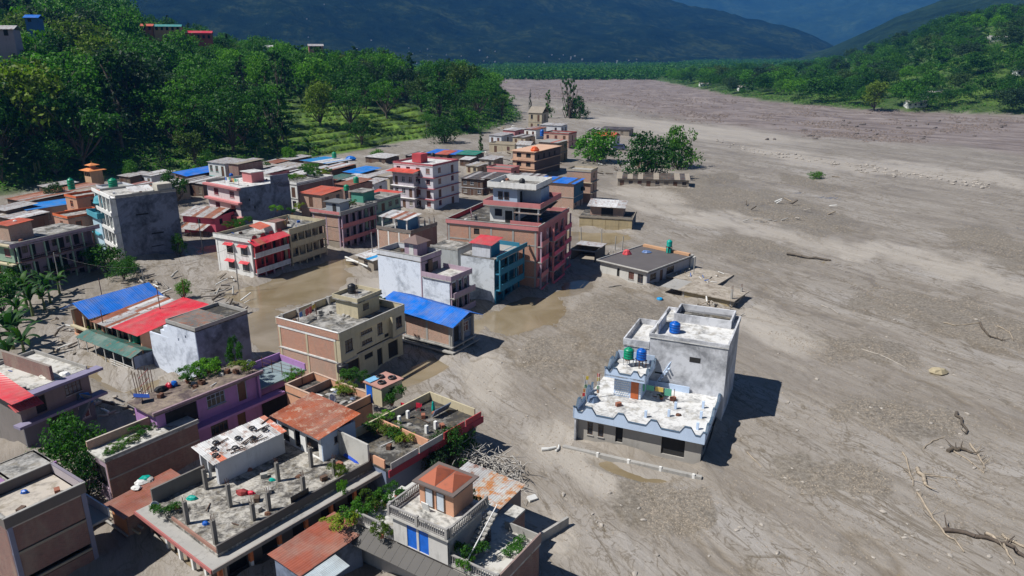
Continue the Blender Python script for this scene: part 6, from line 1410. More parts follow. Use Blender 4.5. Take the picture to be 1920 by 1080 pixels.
b = Bld('buried_house', 'lower buried slab littered with white and blue scraps by the low house', (1340, 534), (1376, 512), (1256, 532), .7, ang=52, W=8, D=9.5)
b.shell(-.7, .5, MUDW); b.slab(.66, deck((.36, .32, .27), (.15, .12, .09), .45), .3, .2, 'roof_slab'); W, D = b.W, b.D; random.seed(31)
for k in range(16):
    q = b.root.matrix_basis @ Vector((random.uniform(.5, W-.5), random.uniform(.5, D-.5), .7)); 
    polebar('scrap', q, q+Vector((random.uniform(-1, 1), random.uniform(-1, 1), random.uniform(.05, .5))), .09, (WHITEF, plain((.05, .15, .45), .6), BARK, WHITEF)[k % 4], 'scrap of pipe or board on the littered buried slab', 'scrap', 'litter on the buried slab', 4)
# dark pit shed
b = Bld('dark_shed', 'dark roofless frame of a shed half full of mud beside the tallest pink block', (1116, 470), (1124, 458), (1060, 466), 3.0, ang=65, W=6.5, D=5.2, cat='shed')
W, D = b.W, b.D
b.box('side_wall', paint((.08, .075, .07), .4), .1, W, .0, .15, -.7, 2.8); b.box('back_wall', paint((.08, .075, .07), .4), W-.15, W, .16, D-.16, -.7, 2.8); b.box('side_wall', paint((.1, .09, .08), .4), .1, W, D-.15, D, -.7, 2.8)  # side and back walls in even near-black
b.box('roof_sheet', GALV, W*.55, W+.3, -.2, D+.2, 2.82, 2.9); b.box('mud_fill', MUDW, .3, W-.2, .2, D-.2, -.5, .3); b.box('beam', CONC, 0, .2, 0, D, 2.6, 2.8)
for k, (x, y) in enumerate(((1090, 452), (1128, 456), (1148, 500), (1153, 470), (1166, 470))): b_ = polebar('broken_post', G(x, y, 0), G(x, y, 0)+Vector((.1*k-.2, 0, 3.2)), .13, CONC, 'broken post standing in mud between the dark shed and the low house', 'post', 'broken posts in the mud', 5)
for k in range(10):
    x, y = random.uniform(1128, 1175), random.uniform(478, 535); q = G(x, y, .2); polebar('broken_beam', q, q+Vector((random.uniform(-2, 2), random.uniform(-2, 2), random.uniform(.2, 1.4))), .12, CONC if k % 2 else WOODF, 'broken beam tangled in mud left of the low white house', 'beam', 'broken beams left of the low house', 5)
# stone house
b = Bld('stone_house', 'low house with a yellowish stone front and a brick room on its deck', (1186, 408), (1197, 398), (1086, 402), 3.3, ang=75, W=9, D=12.6)
W, D = b.W, b.D; YS = paint((.42, .34, .20), .6)
for k in range(4):
    for j in range(2): b.fb(MB(), 'L', .05+k*3.15, .05+k*3.15+3.05, .0, .06+.02*(k % 2), -.6+j*1.55, .9+j*1.45).build('stone_panel', YS, b.root)
b.shell(-.7, 2.6, YS, 'LXY'); b.wall('R', -.7, 2.6, paint((.05, .08, .12), .4)); b.slab(2.75, DKD, .15, .16, 'roof_slab'); b.parapet(2.75, .4, MUDW, 'LR', .1, .14)
b.box('brick_room', BRKP, 3, 7.5, 2.5, 10.5, 2.76, 5.0); b.sheets((2.2, 11.2, 5.0), (2.2, 2, 4.9), (8, 2, 5.7), (8, 11.2, 5.8), 8, [WTS, WTS, GALV]); b.box('shade_panel', DARK, 2.9, 2.99, 5, 7.8, 2.8, 4.6)
tank(1168, 398, 2.76, 'blue', 1.0, 1.3, 'blue drum on the deck of the yellowish stone front house')
# brick buildings behind the pink block
b = hut('long pale brick house with blue plastic sheeting over its roof', (1076, 345), (1098, 335), (1004, 338), 7.2, BRKP, [BLUES, BLUES, BLK], ang=66, W=8, D=11, opsL=0, opsR=2, pitch=.2, storeys=2); b.box('blue_side', paint((.02, .10, .18), .3), .2, b.W-.2, -.1, -.02, 2, 6.8)
hut('narrow brick and cream tower house right of the blue sheeted roof', (1108, 322), (1121, 312), (1078, 320), 9.0, BRKP, [CONC], flat=True, storeys=3, opsL=0, opsR=1, ang=66, W=6, D=7, trim=BEIGE)
hut('low brick house with an orange tank stand beside the tower house', (1103, 352), (1120, 345), (1085, 350), 4.2, BRK, [DK], flat=True, opsL=1, opsR=1, ang=66, W=6, D=4)
tank(1093, 357, 4.5, 'black', 1.2, 1.0, 'black tank on the low brick house between the tower and the stone front')
# orange three storey
b = Bld('apartment_building', 'bare peach frame building, two open storeys with an orange cloth on its roof', (1003, 284), (1048, 268), (960, 279), 8.9, ang=60, W=19, D=8.6)
W, D = b.W, b.D; OR = paint((.60, .38, .26), .4)
for z0 in (-.3, 2.9, 5.9):
    b.wall('L', z0, z0+2.7, OR, [(1.6, 3.4, z0+.7, z0+2.2, 'h'), (5.2, 7.0, z0+.7, z0+2.2, 'h')]); b.slab(z0+2.9, OR, .5, .22)
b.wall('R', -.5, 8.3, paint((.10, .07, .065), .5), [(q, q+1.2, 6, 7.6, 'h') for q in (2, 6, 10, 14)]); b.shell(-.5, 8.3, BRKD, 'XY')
lump('orange_cloth', b.root.matrix_basis @ Vector((1.2, .8, 9.3)), 1.5, .9, 1.4, plain((.75, .12, .03), .7), 'orange cloth draped on the roof corner of the bare peach frame building', 'cloth')
hut('brick house with a blue side behind the bare peach frame building', (1045, 268), (1056, 262), (1010, 262), 7.6, BRKP, [ORS, CONC], ang=60, W=9, D=8, opsL=0, storeys=2, pitch=.2, opsR=2, trim=BLUEP)
tank(1016, 255, 7.9, 'blue', 1.6, 2.6, 'blue tank above the brick house behind the bare peach frame')
# dark wooden row and tin roofs behind the white penthouse
b = hut('dark two storey timber row with a greyish tin roof on the mud flat', (905, 337), (925, 322), (873, 333), 5.0, WD, [GALV, BLK], ang=66, W=10, D=7, storeys=2, opsL=3, opsR=3, trim=PALEG)
hut('dark tin roofed timber row just right of the greyish roofed one', (955, 338), (972, 325), (908, 334), 5.2, WD, [BLK, BLK, GALV], ang=66, W=9, D=9, storeys=2, opsL=4, opsR=2)
hut('low pink edged flat roof left of the peach frame building', (958, 318), (968, 310), (918, 315), 3.8, PINK, [paint((.2, .19, .18), .4)], flat=True, ang=62, W=6, D=9, opsL=0, opsR=1)
hut('dark slate coloured roof strip in front of the peach frame building', (1002, 338), (1012, 330), (965, 334), 5.4, WD, [BLK, GALV], ang=64, W=8, D=8, opsL=2, opsR=1)
lump('rubble_heap', G(900, 352, .2), 2.2, 1.4, 1.6, WHITE, 'pale heap of plaster at the foot of the dark timber row', 'rubble')
# house under the broad tree, houses further up
b = hut('long low dark house half buried under the broad dark tree', (1292, 338), (1300, 330), (1186, 334), 2.4, MUDW, [BLK, MUDW, BLK], ang=80, W=7, D=22, opsL=8, opsR=1, pitch=.9, n=14)
hut('small house with a bright red gable roof behind the bright green round tree', (1150, 257), (1160, 250), (1117, 250), 4.6, WHITE, [BRT], gable=True, ang=60, W=8, D=9, pitch=1.6, opsL=2)
hut('long dark roofed shed near the riverbed behind the red gable roof', (1180, 244), (1188, 238), (1138, 240), 3.4, MUDW, [BLK], name='shed', ang=66, W=8, D=15, pitch=.6)
hut('low shed with a grey roof left of the long dark riverbed shed', (1132, 244), (1137, 240), (1110, 242), 2.8, MUDW, [GALV, BLK], name='shed', ang=66, W=6, D=8)
hut('peach house with dark red trim and rooftop shelter, up the mud road', (1066, 252), (1074, 246), (1024, 248), 6.4, paint((.55, .36, .28), .3), [DK], flat=True, storeys=2, opsL=3, opsR=1, trim=paint((.3, .06, .05), .3), ang=62, W=9, D=12)
hut('pale grey tin roofed hut behind the peach house with dark red trim', (1052, 236), (1060, 232), (1020, 233), 4.6, PALEG, [GALV, WTS], ang=62, W=8, D=12)
hut('long beige ruin with a round tank shape near the town end', (965, 272), (972, 266), (922, 268), 3.6, BEIGE, [MUDW], flat=True, ang=64, W=6, D=12, opsL=2, opsR=0)
hut('small white vehicle-like shed with an arched grey roof by the beige ruin', (994, 272), (999, 266), (966, 268), 4.6, WHITE, [GALV], gable=True, ang=64, W=5, D=6, opsL=1, opsR=0, pitch=1.2)
hut('tiny two tier pavilion tower between slim trees at the riverbed edge', (1016, 212), (1020, 209), (998, 209), 9.5, BEIGE, [MUDW], gable=True, ang=62, W=8, D=8, storeys=2, opsL=2, opsR=1, pitch=3)
# market roofs
for lb, A, C, z, c in (('blue market roof at the left end of the row', (822, 288), (804, 283), 2.6, BLUES), ('orange-red market roof in the row, next to the blue one', (838, 290), (822, 285), 2.7, ORS), ('middle blue market roof right of the orange-red one', (856, 290), (838, 286), 2.7, BLUES), ('green market roof at the right end of the row', (890, 291), (864, 286), 3.0, tin((.0, .20, .13), 0))):
    hut(lb, A, None, C, z, WD, [c], ang=66, W=8, D=5.2 if 'green' not in lb else 8, opsL=1, opsR=1, name='market_stall', pitch=.6)
# left back rows
hut('long shed with red-brown and pale striped sheets at the left edge below the forest', (50, 378), (98, 352), (-12, 366), 3.2, WD, [RUST, GALV, RUST, tin((.4, .2, .15), .1)], name='shed', ang=62, W=22, D=9, pitch=.9, n=9, opsR=4)
b = hut('brick house under one plain bright blue sheet roof at the left edge', (52, 394), (115, 386), (24, 381), 4.6, BRKP, [tin((0, .20, .62), 0)], ang=52, W=16, D=8, pitch=.1, opsR=2, opsL=0)
hut('dark hut with torn pale tarpaulin at the left edge below the blue sheet roof', (30, 412), (45, 400), (-20, 405), 4.0, WD, [GALV, MUDW, WTS], ang=60, W=7, D=9)
b = hut('narrow orange trimmed house with a green tank frame on top, left of the domed turret', (143, 372), (157, 364), (125, 368), 9.6, paint((.50, .28, .18), .4), [DK], flat=True, storeys=3, opsL=1, opsR=1, trim=paint((.6, .13, .04), .2), ang=56, W=7, D=5)
tank(135, 355, 10.0, 'green', 1.5, 2.6, 'green tank frame on the narrow orange trimmed house')
hut('lower brick house with an orange parapet band, below the narrow orange trimmed house', (127, 410), (150, 398), (101, 402), 7.4, BRK, [DK], flat=True, storeys=2, opsL=1, opsR=2, trim=paint((.6, .13, .04), .2), ang=56, W=8, D=6)
lump('white_urn', G(113, 420, 5.0), .9, .9, 1.2, WHITE, 'white chimney-like cap beside the lower brick house', 'cap')
# pagoda roof temple
r = empty('temple', tuple(G(180, 352, 0)), 1.0, 'small shrine with two tiers of orange pagoda roofs behind the white balcony block', 'temple')
r.location.z = -.2; r.scale = (.62, .62, .62)
MB().box(-3, 3, -3, 3, -.6, 9.4).build('wall', paint((.55, .36, .22), .4), r)
m = MB()
for z, h, e, f in ((9.4, 1.3, 4.6, 1.0), (11.8, .9, 2.6, .4)):
    m.add([(-e, -e, z), (e, -e, z), (e, e, z), (-e, e, z), (-f, -f, z+h), (f, -f, z+h), (f, f, z+h), (-f, f, z+h)], [(0, 3, 2, 1), (4, 5, 6, 7), (0, 1, 5, 4), (1, 2, 6, 5), (2, 3, 7, 6), (3, 0, 4, 7)])
m.build('pagoda_roof', plain((.62, .22, .07), .7), r); MB().box(-1.1, 1.1, -1.1, 1.1, 10.7, 11.8).build('upper_wall', paint((.55, .36, .22), .4), r); MB().lathe([(.3, 12.7), (.15, 13.2), (.03, 14.2)], n=8).build('finial', plain((.7, .4, .1), .3, .6), r)
for k in (-1.6, 0, 1.6): MB().box(-3.05, -2.99, k-.5, k+.5, 6.6, 8.6).build('window', DARK, r)
hut('flat grey roof in front of the little orange pagoda roofs', (208, 358), (215, 352), (168, 357), 9.0, PALEG, [paint((.3, .3, .28), .4)], flat=True, ang=50, W=6, D=8, opsL=0, opsR=0)
SH = [('tin hut with a tilted pale roof at the forest edge above the green tank', (243, 332), 3.6, 7, 6, [GALV], WD), ('tin hut with a flat pale roof, right of the tilted one', (283, 330), 3.8, 8, 6, [GALV, WTS], PALEG), ('small white gabled hut behind the four storey block roof', (252, 352), 5.0, 6, 5, [WTS, tin((.3, .12, .1), 0)], WHITE),
      ('brick hut with a whitish sheet roof right of the white gabled hut', (298, 350), 5.2, 8, 6, [WTS], BRKP), ('rusty pale hut beside the climbing vines tree', (318, 352), 4.6, 6, 5, [GALV, RUST], MUDW), ('dim hut behind the pink banded house', (350, 345), 4.0, 10, 7, [GALV, BLK, WTS], WD),
      ('hut with jumbled pale sheets right of the dim one', (380, 345), 4.4, 9, 6, [WTS, GALV, BLK], WD), ('pale rubble topped hut right of the teal windowed house', (478, 318), 5.0, 9, 7, [GALV, MUDW], BEIGE), ('whitish flat roofed hut below the rubble topped one', (498, 326), 6.0, 9, 6, [WTS], PINK),
      ('long hut with a beige sheet roof at the forest edge', (560, 318), 3.6, 8, 16, [MUDW, GALV], BEIGE), ('small white roofed hut in front of the long beige one', (570, 330), 5.0, 7, 7, [WTS], WD), ('low dark hut with scattered sheets behind the roof jungle', (530, 325), 4.0, 8, 8, [BLK, GALV, WTS], WD),
      ('hut with a patched white curved roof near two green tanks', (668, 340), 5.0, 8, 8, [WTS, GALV, WTS], MUDW), ('hut with weathered pale tarpaulin roof before the red hipped roof', (730, 332), 4.2, 11, 9, [MUDW, GALV], BEIGE),
      ('open shed with a peaked white tarpaulin at the mud edge', (722, 297), 2.4, 8, 10, [WTS], WD), ('rusty brown low roof under the white arched roof', (655, 348), 6.0, 9, 5, [RUST], BRKD), ('dark green roofed hut beside the patched white roof', (632, 338), 5.0, 7, 5, [GRNS], WD)]
for lb, A, z, w, d, rf, wl in SH: hut(lb, A, None, None, z, wl, rf, ang=58, W=w, D=d, opsL=2, opsR=1)
b = hut('hut with a wavy bright blue tarpaulin roof at the forest edge', (352, 330), None, None, 4.4, BRKD, [BLUES], ang=45, W=11, D=10, pitch=.9, over=.7, opsR=0)
b = hut('white house with teal window columns at the forest edge', (421, 307), None, None, 8.2, paint((.62, .64, .63), .3), [GALV], ang=58, W=7, D=8, storeys=2, opsL=3, trim=paint((.05, .38, .33), .2))
hut('windowless brick block joined right of the teal windowed house', (446, 308), None, None, 8.8, BRKD, [GALV, MUDW], ang=58, W=9, D=4.4, opsL=0, opsR=0)
b = hut('white flat roofed house with a blue patch and green tank at the mud edge', (614, 306), None, None, 5.6, BEIGE, [WTS, WTS, tin((.0, .25, .6), 0)], ang=55, W=9, D=12, pitch=.1, over=1.0)
tank(627, 296, 6.0, 'green', 1.6, 2.0, 'green tank on the white roof with a blue patch'); hut('hut with a rust and silver roof in front of the blue patched white roof', (622, 319), None, None, 4.6, WD, [RUST, GALV, WTS, tin((.5, .52, .56), 0)], ang=52, W=9, D=8, pitch=.8)
hut('hut under a smooth blue tarpaulin left of the pale tarpaulin roof', (672, 326), None, None, 4.2, BRKD, [tin((0, .2, .65), 0)], ang=52, W=9, D=7, pitch=.8)
lump('blue_tarpaulin', G(657, 297, .8), 2.2, 1.2, 1.2, plain((0, .15, .6), .5), 'small crumpled blue tarpaulin on the ground before the forest', 'tarpaulin')
# hillside and far-bank houses
for lb, px, py, dist, w, h, wl, rf in (('grey house on the far left ridge above the trees', 8, 48, 330, 10, 7, LILAC, GALV), ('blue tank house peeking over the left ridge trees', 62, 28, 400, 7, 5, paint((.05, .15, .35), .2), BLUES), ('orange house on the ridge left of the green roofed one', 276, 45, 520, 9, 7, ORS, ORS),
                                       ('house with a long green-blue roof on the ridge', 314, 46, 520, 22, 7, PEACH, tin((.05, .3, .28), 0)), ('red terraced house with balconies on the ridge', 372, 58, 520, 22, 12, paint((.45, .10, .08), .3), REDS), ('white house glimpsed between ridge trees', 500, 68, 560, 9, 6, WHITE, WTS), ('pinkish house glimpsed between ridge trees further right', 590, 66, 560, 14, 6, PINK, GALV)):
    q = on_ray(px, py, dist); w *= .7; h *= .42; q.z -= 6 if 'glimpsed' in lb else 0; r = empty('hillside_house', (q.x, q.y, q.z-h/2-1.5), .3, lb, 'house'); gz = land1(q.x, q.y)
    MB().box(-w/2, w/2, -4, 4, min(-h/2, gz-q.z), h/2).build('wall', wl, r); MB().slab([(-w/2-.6, -4.8, h/2+.2), (w/2+.6, -4.8, h/2+.2), (w/2+.6, 0, h/2+1.6), (-w/2-.6, 0, h/2+1.6)], .2).build('roof', rf, r); MB().slab([(-w/2-.6, 0, h/2+1.6), (w/2+.6, 0, h/2+1.6), (w/2+.6, 4.8, h/2+.2), (-w/2-.6, 4.8, h/2+.2)], .2).build('roof', rf, r)
    for k in range(int(w/3)): MB().box(-w/2+1+k*3, -w/2+2.4+k*3, -4.05, -3.98, -.5, 1.5).build('window', DARK, r)
for lb, px, py, w in (('long school-like house with a silver roof on the right hill', 1850, 76, 34), ('second silver roofed house right of the long one on the right hill', 1872, 72, 18), ('white house with a flat roof low on the far bank', 1745, 180, 16), ('small white hut among far bank fields', 1908, 140, 5), ('low white sheds at the far bank edge', 1322, 160, 14), ('pale low shed half hidden by far bank trees', 1398, 167, 16), ('silver roofed hut at the far bank edge beside the yellowish fields', 1716, 195, 14)):
    d = 560
    for d in range(500, 1500, 15):
        q = on_ray(px, py, d)
        if land1(q.x, q.y) > q.z-2: break
    r = empty('farmhouse', (q.x, q.y, land1(q.x, q.y)), 0, lb, 'house'); MB().box(-w/2, w/2, -3, 3, -2, 3.2).build('wall', WHITE, r); MB().slab([(-w/2-.5, -3.6, 3.2), (w/2+.5, -3.6, 3.2), (w/2+.5, .6, 4.6), (-w/2-.5, .6, 4.6)], .2).build('roof', GALV, r)
    for k in range(int(w/4)): MB().box(-w/2+1+k*4, -w/2+2.4+k*4, -3.05, -2.98, .8, 2.2).build('window', DARK, r)
# villages on the mountain: many tiny pale houses
hm = MB().box(-6, 6, -5, 5, -4, 5).slab([(-7, -6, 6), (7, -6, 6), (7, 0, 9), (-7, 0, 9)], .4).slab([(-7, 0, 9), (7, 0, 9), (7, 6, 6), (-7, 6, 6)], .4).mesh('village_house', plain((.22, .23, .25), .6, 0, .1, 'limewash'))
random.seed(77); rowsM = M1
FN = 120
for k in range(150):
    u = random.choice([random.gauss(1020, 110), random.gauss(1220, 60), random.gauss(820, 130), random.gauss(650, 160), random.gauss(1100, 60)]); t = min(.32, abs(random.gauss(.03, .11))); 
    iu = int((u+1500)/(3100)*(419)); it = min(110, int(t*119))
    if not 0 <= iu < 420: continue
    q = M1[it, iu]; o = mobj('village_house', hm, None, (q[0], q[1], q[2]+3), random.uniform(0, 3)); o.scale = (random.uniform(.22, .42),)*3; tag(o, 'tiny pale house of the villages scattered over the dark forested mountain', 'house', 'village houses on the mountain')
# ================================================================== STONES, LOGS, DEBRIS
STN = plain((.33, .30, .265), .85, 0, .25, 'pale_stone'); DRY = plain((.30, .25, .19), .85, 0, .3, 'driftwood')
random.seed(4)
stones = [MB() for _ in range(5)]; SM = []
for k in range(5):
    o = lump('boulder', (0, 0, 0), 1, .75, .6, STN, 'x', 'y', None, k); SM.append(o.data); bpy.data.objects.remove(o)
def gz(p): return float(ground_height(np.array([[p.x]]), np.array([[p.y]]))[0, 0])
def stone(px, py, s, name, label, cat, group):
    p = G(px, py); o = mobj(name, random.choice(SM), None, (p.x, p.y, gz(p)+s*.15), random.uniform(0, 6), (s, s*random.uniform(.6, 1), s*random.uniform(.5, 1))); tag(o, label, cat, group)
LINE = [(1340, 264), (1420, 284), (1500, 297), (1600, 312), (1700, 328), (1790, 340), (1860, 350)]
for k in range(190):
    t = random.random()*(len(LINE)-1); i = int(t); f = t-i; x = LINE[i][0]*(1-f)+LINE[i+1][0]*f; y = LINE[i][1]*(1-f)+LINE[i+1][1]*f
    stone(x, y+random.gauss(0, 3.8), random.uniform(.3, 1.05), 'boulder', 'pale boulder in the line of boulders edging the pale river channel', 'boulder', 'boulders edging the river channel')
for k in range(230):
    x, y = random.uniform(880, 1920), random.uniform(480, 1075)
    if 1060 < x < 1440 and 580 < y < 900 or (x < 1010 and y > 810) or (x < 1130 and y < 620): continue
    stone(x, y, random.choice((.10, .14, .2, .28))*random.uniform(.8, 1.2), 'mud_stone', 'small pale stone lying loose on the open mud flat', 'stone', 'loose stones on the mud flat')
stone(1759, 698, 1.25, 'boulder', 'single yellowish boulder lying on the open mud at the right', 'boulder', None) if False else None
o = lump('boulder', G(1759, 700)+Vector((0, 0, .2)), 1.25, .8, .75, plain((.34, .29, .19), .9), 'single yellowish boulder lying on the open mud at the right', 'boulder')
def log(pts, r0, r1, label, mat=DRY, name='log', group=None, branch=0):
    P0 = [G(x, y) for x, y in pts]; P0 = [Vector((p.x, p.y, gz(p)+r0*.6)) for p in P0]; o0 = P0[0]; m = MB()
    # subdivide with a wobble
    Q = []
    for a, c in zip(P0, P0[1:]):
        for k in range(3): Q.append(a.lerp(c, k/3)+Vector((random.uniform(-r0, r0), random.uniform(-r0, r0), random.uniform(0, r0*.6))))
    Q.append(P0[-1]); m.path([q-o0 for q in Q], r0, r1, 6)
    for k in range(branch):
        q = random.choice(Q[1:])-o0; d = Vector((random.uniform(-1, 1), random.uniform(-1, 1), random.uniform(.1, .6))); m.path([q, q+d*.6, q+d*1.2+Vector((.2, .1, .1))], r1*.7, r1*.2, 4)
    o = m.build(name, mat); o.location = o0; return tag(o, label, 'log' if name == 'log' else 'branch', group)
log([(1765, 995), (1810, 1005), (1850, 1012), (1888, 1022), (1922, 1044)], .2, .15, 'longest thick dark log running off the bottom right edge', plain((.09, .07, .055), .9, 0, .3, 'dark_log'), branch=5)
log([(1720, 925), (1745, 965), (1765, 995), (1790, 1015), (1808, 1036)], .12, .06, 'long bent pale root meeting the longest dark log', branch=4)
log([(1850, 1000), (1880, 1020), (1890, 1035), (1902, 1060)], .16, .06, 'forked pale root crossing over the longest dark log', branch=3)
log([(1880, 1005), (1912, 1022), (1935, 1035)], .14, .08, 'pale stick beside the forked root at the bottom right', branch=1)
log([(1718, 880), (1728, 895), (1736, 912)], .24, .18, 'short thick curved root standing above the long bent root', branch=2); log([(1693, 850), (1705, 880), (1712, 912)], .1, .06, 'thin upright root left of the short thick one', branch=3)
log([(1400, 850), (1428, 878)], .07, .04, 'straight thin stick on the mud right of the lone blue house'); log([(1732, 843), (1748, 828), (1768, 822)], .08, .05, 'small curved pale branch on the open mud')
log([(1782, 845), (1812, 862), (1845, 888)], .08, .04, 'crossed branch of the tangled driftwood, upper left arm', branch=5); log([(1818, 835), (1835, 860), (1845, 880)], .14, .07, 'crossed branch of the tangled driftwood, right arm', branch=5); log([(1775, 848), (1800, 846), (1820, 852)], .22, .14, 'short thick stump of the tangled driftwood', plain((.10, .08, .06), .9), branch=4); log([(1740, 892), (1790, 898), (1800, 912)], .07, .04, 'thin twig line below the tangled driftwood', branch=6)
log([(1790, 775), (1805, 795), (1811, 815)], .2, .1, 'dark buried root poking from the mud above the driftwood', plain((.08, .065, .05), .9), branch=2)
log([(1770, 605), (1790, 610), (1835, 607)], .12, .06, 'far thin driftwood pole at the right', branch=5); log([(1838, 608), (1852, 630), (1878, 640)], .18, .08, 'far dark driftwood trunk at the right', plain((.10, .08, .06), .9), branch=6); log([(1870, 612), (1895, 625), (1900, 640)], .1, .05, 'far leaning driftwood sticks at the right edge', branch=7)
log([(1613, 655), (1650, 665), (1698, 690)], .1, .05, 'long thin bleached pole on the mud beside small stones', STN); log([(1540, 572), (1560, 580), (1572, 588)], .1, .05, 'short bleached stick with scraps in the upper middle of the mud', STN, branch=3)
log([(1475, 478), (1520, 484), (1558, 488)], .32, .22, 'long low dark hump of a buried trunk in the mud', plain((.13, .11, .09), .9)); log([(1560, 332), (1575, 333)], .2, .12, 'dark stick right of the stranded bush'); log([(1140, 540), (1165, 536)], .12, .1, 'pale timber beam left of the low house front', STN)
for k, (x0, y0, x1, y1, r_) in enumerate(((1016, 846, 1042, 843, .22), (1042, 850, 1048, 838, .14))): log([(x0, y0), (x1, y1)], r_, r_*.6, ('white cone-shaped pipe', 'short white pipe end')[k]+' lying on the mud near the branch heap', WHITEF, 'pipe')
o = MB().box(-.45, .45, -.28, .28, 0, .3).build('crate', WHITEF); o.location = G(997, 938)+Vector((0, 0, .1)); o.rotation_euler = (.3, .1, .6); tag(o, 'white broken crate on the mud right of the rusty roofed shed', 'crate')
o = MB().lathe([(.5, 0), (.55, .25), (.4, .35)], n=12).build('basin', plain((.0, .25, .55), .5)); o.location = G(1237, 562); tag(o, 'small round blue basin on the mud below the buried slab', 'basin')
o = MB().box(-2, 2, -.12, .12, -.5, 1.0).build('shadow_wall_stub', CONC); o.location = G(1035, 1005)+Vector((0, 0, 0)); o.rotation_euler = (0, 0, .75); tag(o, 'added low wall stub throwing a shadow patch in the mud at the bottom', 'wall')  # wall stub added for the dark shadow patch it throws
# heap of uprooted branches
def branch_heap():
    rs = np.random.RandomState(12); m = MB(); mg = MB()
    for k in range(620):
        t = rs.uniform(); cx, cy = (800+165*t, 845+60*t+rs.normal()*14); p = G(cx+rs.normal()*10, cy); h = rs.uniform(.1, 3.2)*(1-.55*t); p.z = h
        a = rs.uniform(0, 6.3) if t < .6 else rs.normal()*.6-.9; L = rs.uniform(.5, 1.7); d = Vector((math.cos(a)*L, math.sin(a)*L, rs.normal()*.5)); q = p+d*.5+Vector((0, 0, rs.uniform(-.1, .3)))
        m.path([p, q, p+d], .06*rs.uniform(.5, 1.3), .02, 4)
    o = m.build('branch_heap', plain((.40, .38, .35), .85, 0, .35, 'bleached_wood')); o['kind'] = 'stuff'
branch_heap()
for k, (x, y, w, h, t) in enumerate(((846, 884, 3.4, 4.0, 9), (812, 905, 2.8, 3.2, 4), (868, 862, 2.8, 3.2, 0))):
    q = G(x, y); tree(q.x, q.y, h*1.25, w*1.15, t, 'fallen_tree', ('largest leafy crown in the heap of pale branches', 'small dark leafy crown left of the pale branch heap', 'leafy crown at the top of the pale branch heap')[k], z=.2)
for k, (x, y, w, h, t) in enumerate(((150, 905, 5.4, 6.6, 9), (166, 935, 3.6, 4.6, 0), (345, 560, 2.4, 3.2, 1), (200, 510, 6.5, 5, 1), (185, 500, 5, 4.4, 3), (330, 385, 6, 9, 7), (420, 425, 4, 4, 1), (240, 510, 4, 3, 0), (320, 440, 4, 6, 9), (590, 405, 3, 4, 1), (770, 445, 2.4, 4.6, 0), (30, 545, 5, 5, 0), (5, 590, 6, 6.5, 1), (110, 525, 4, 3.4, 9), (108, 385, 5, 6, 4), (338, 478, 3, 4.5, 0), (250, 345, 5, 7, 1), (452, 440, 2.6, 3.2, 1), (500, 340, 5, 6, 0), (232, 525, 5, 3.6, 9), (60, 520, 4, 5, 9), (545, 315, 5, 7, 1), (395, 330, 6, 8, 9))):
    q = G(x, y); tree(q.x, q.y, h*1.15, w*1.1, t, 'garden_tree', ('leafy tree hanging over the left end of the dark brick block', 'lower bush below the tree at the dark brick block', 'half dead tree behind the tall grey block', 'bright green trees at the foot of the white balcony block', 'yellow green bush beside the foot of the turquoise domed house', 'vine covered tree behind the four storey block', 'bush right of the hot pink house', 'dark shrub at the base of the blue-grey blank wall', 'tree behind the hot pink house', 'small tree between the brick and cream balcony houses', 'thin tree beside the tin canopy house', 'dark tree in front of the old green columned house', 'bushy tree at the left edge above the bananas', 'round shrub under the old green columned house', 'tall leafy tree between the brick hut and the striped shed', 'slim tree at the right end of the blue-grey blank wall', 'bright tree behind the roof of the four storey balcony block', 'low bush between the hot pink house and the red awnings', 'dark tree between the pink banded and white arched houses', 'wide dark shrub below the white balcony block', 'dense tree hiding the foot of the old green columned house', 'bright tree behind the white roof with a blue patch', 'dark tree behind the wavy blue tarpaulin roof')[k], z=-.2)
# banana plants, every leaf a piece
lf = MB(); n = 7
vv = []; 
for i in range(n+1):
    t = i/n; w = .34*math.sin(math.pi*min(1, t*.92+.08))**.6; x = 2.6*t; z = 1.1*math.sin(t*2.3)-.35*t; vv += [(x, -w, z-.10), (x, 0, z), (x, w, z-.10)]
lf.add(vv, [(3*i+j, 3*i+j+1, 3*i+j+4, 3*i+j+3) for i in range(n) for j in range(2)], True)
BL = lf.mesh('leaf', leaf_mat('banana_leaf', (.015, .05, .012), (.035, .10, .022)))
stem_m = MB().lathe([(.22, -.3), (.16, 1.2), (.08, 2.4)], n=8).mesh('stem', plain((.12, .16, .05), .7))
def banana(px, py, s, label, group=None, z=None, loc=None):
    p = loc or G(px, py); z = max(0, land1(p.x, p.y)) if z is None else z; r = empty('banana_plant', (p.x, p.y, z), random.uniform(0, 6), label, 'banana plant', group); r.scale = (s, s, s)
    mobj('stem', stem_m, r)
    for k in range(9):
        o = mobj('leaf', BL, r, (0, 0, 2.2+.1*(k % 3)), k*2.4+random.uniform(-.3, .3)); o.rotation_euler.y = random.uniform(-.9, .15); o.scale = (random.uniform(.8, 1.15),)*3
random.seed(8)
for k, (x, y, s) in enumerate(((50, 572, 1.25), (75, 560, 1.2), (95, 568, 1.1), (62, 592, 1.2), (112, 550, 1.0), (38, 605, 1.1), (84, 580, 1.0), (30, 585, 1.1))): banana(x, y, s, 'banana plant of the clump left of the blue gable roof', 'bananas left of the blue gable')
for k, (x, y, s) in enumerate(((2, 648, 1.35), (25, 655, 1.35), (48, 672, 1.2), (-6, 675, 1.3), (22, 690, 1.1), (38, 640, 1.1))): banana(x, y, s, 'banana plant of the dark clump at the left edge above the red roofed grey house', 'bananas at the left edge')
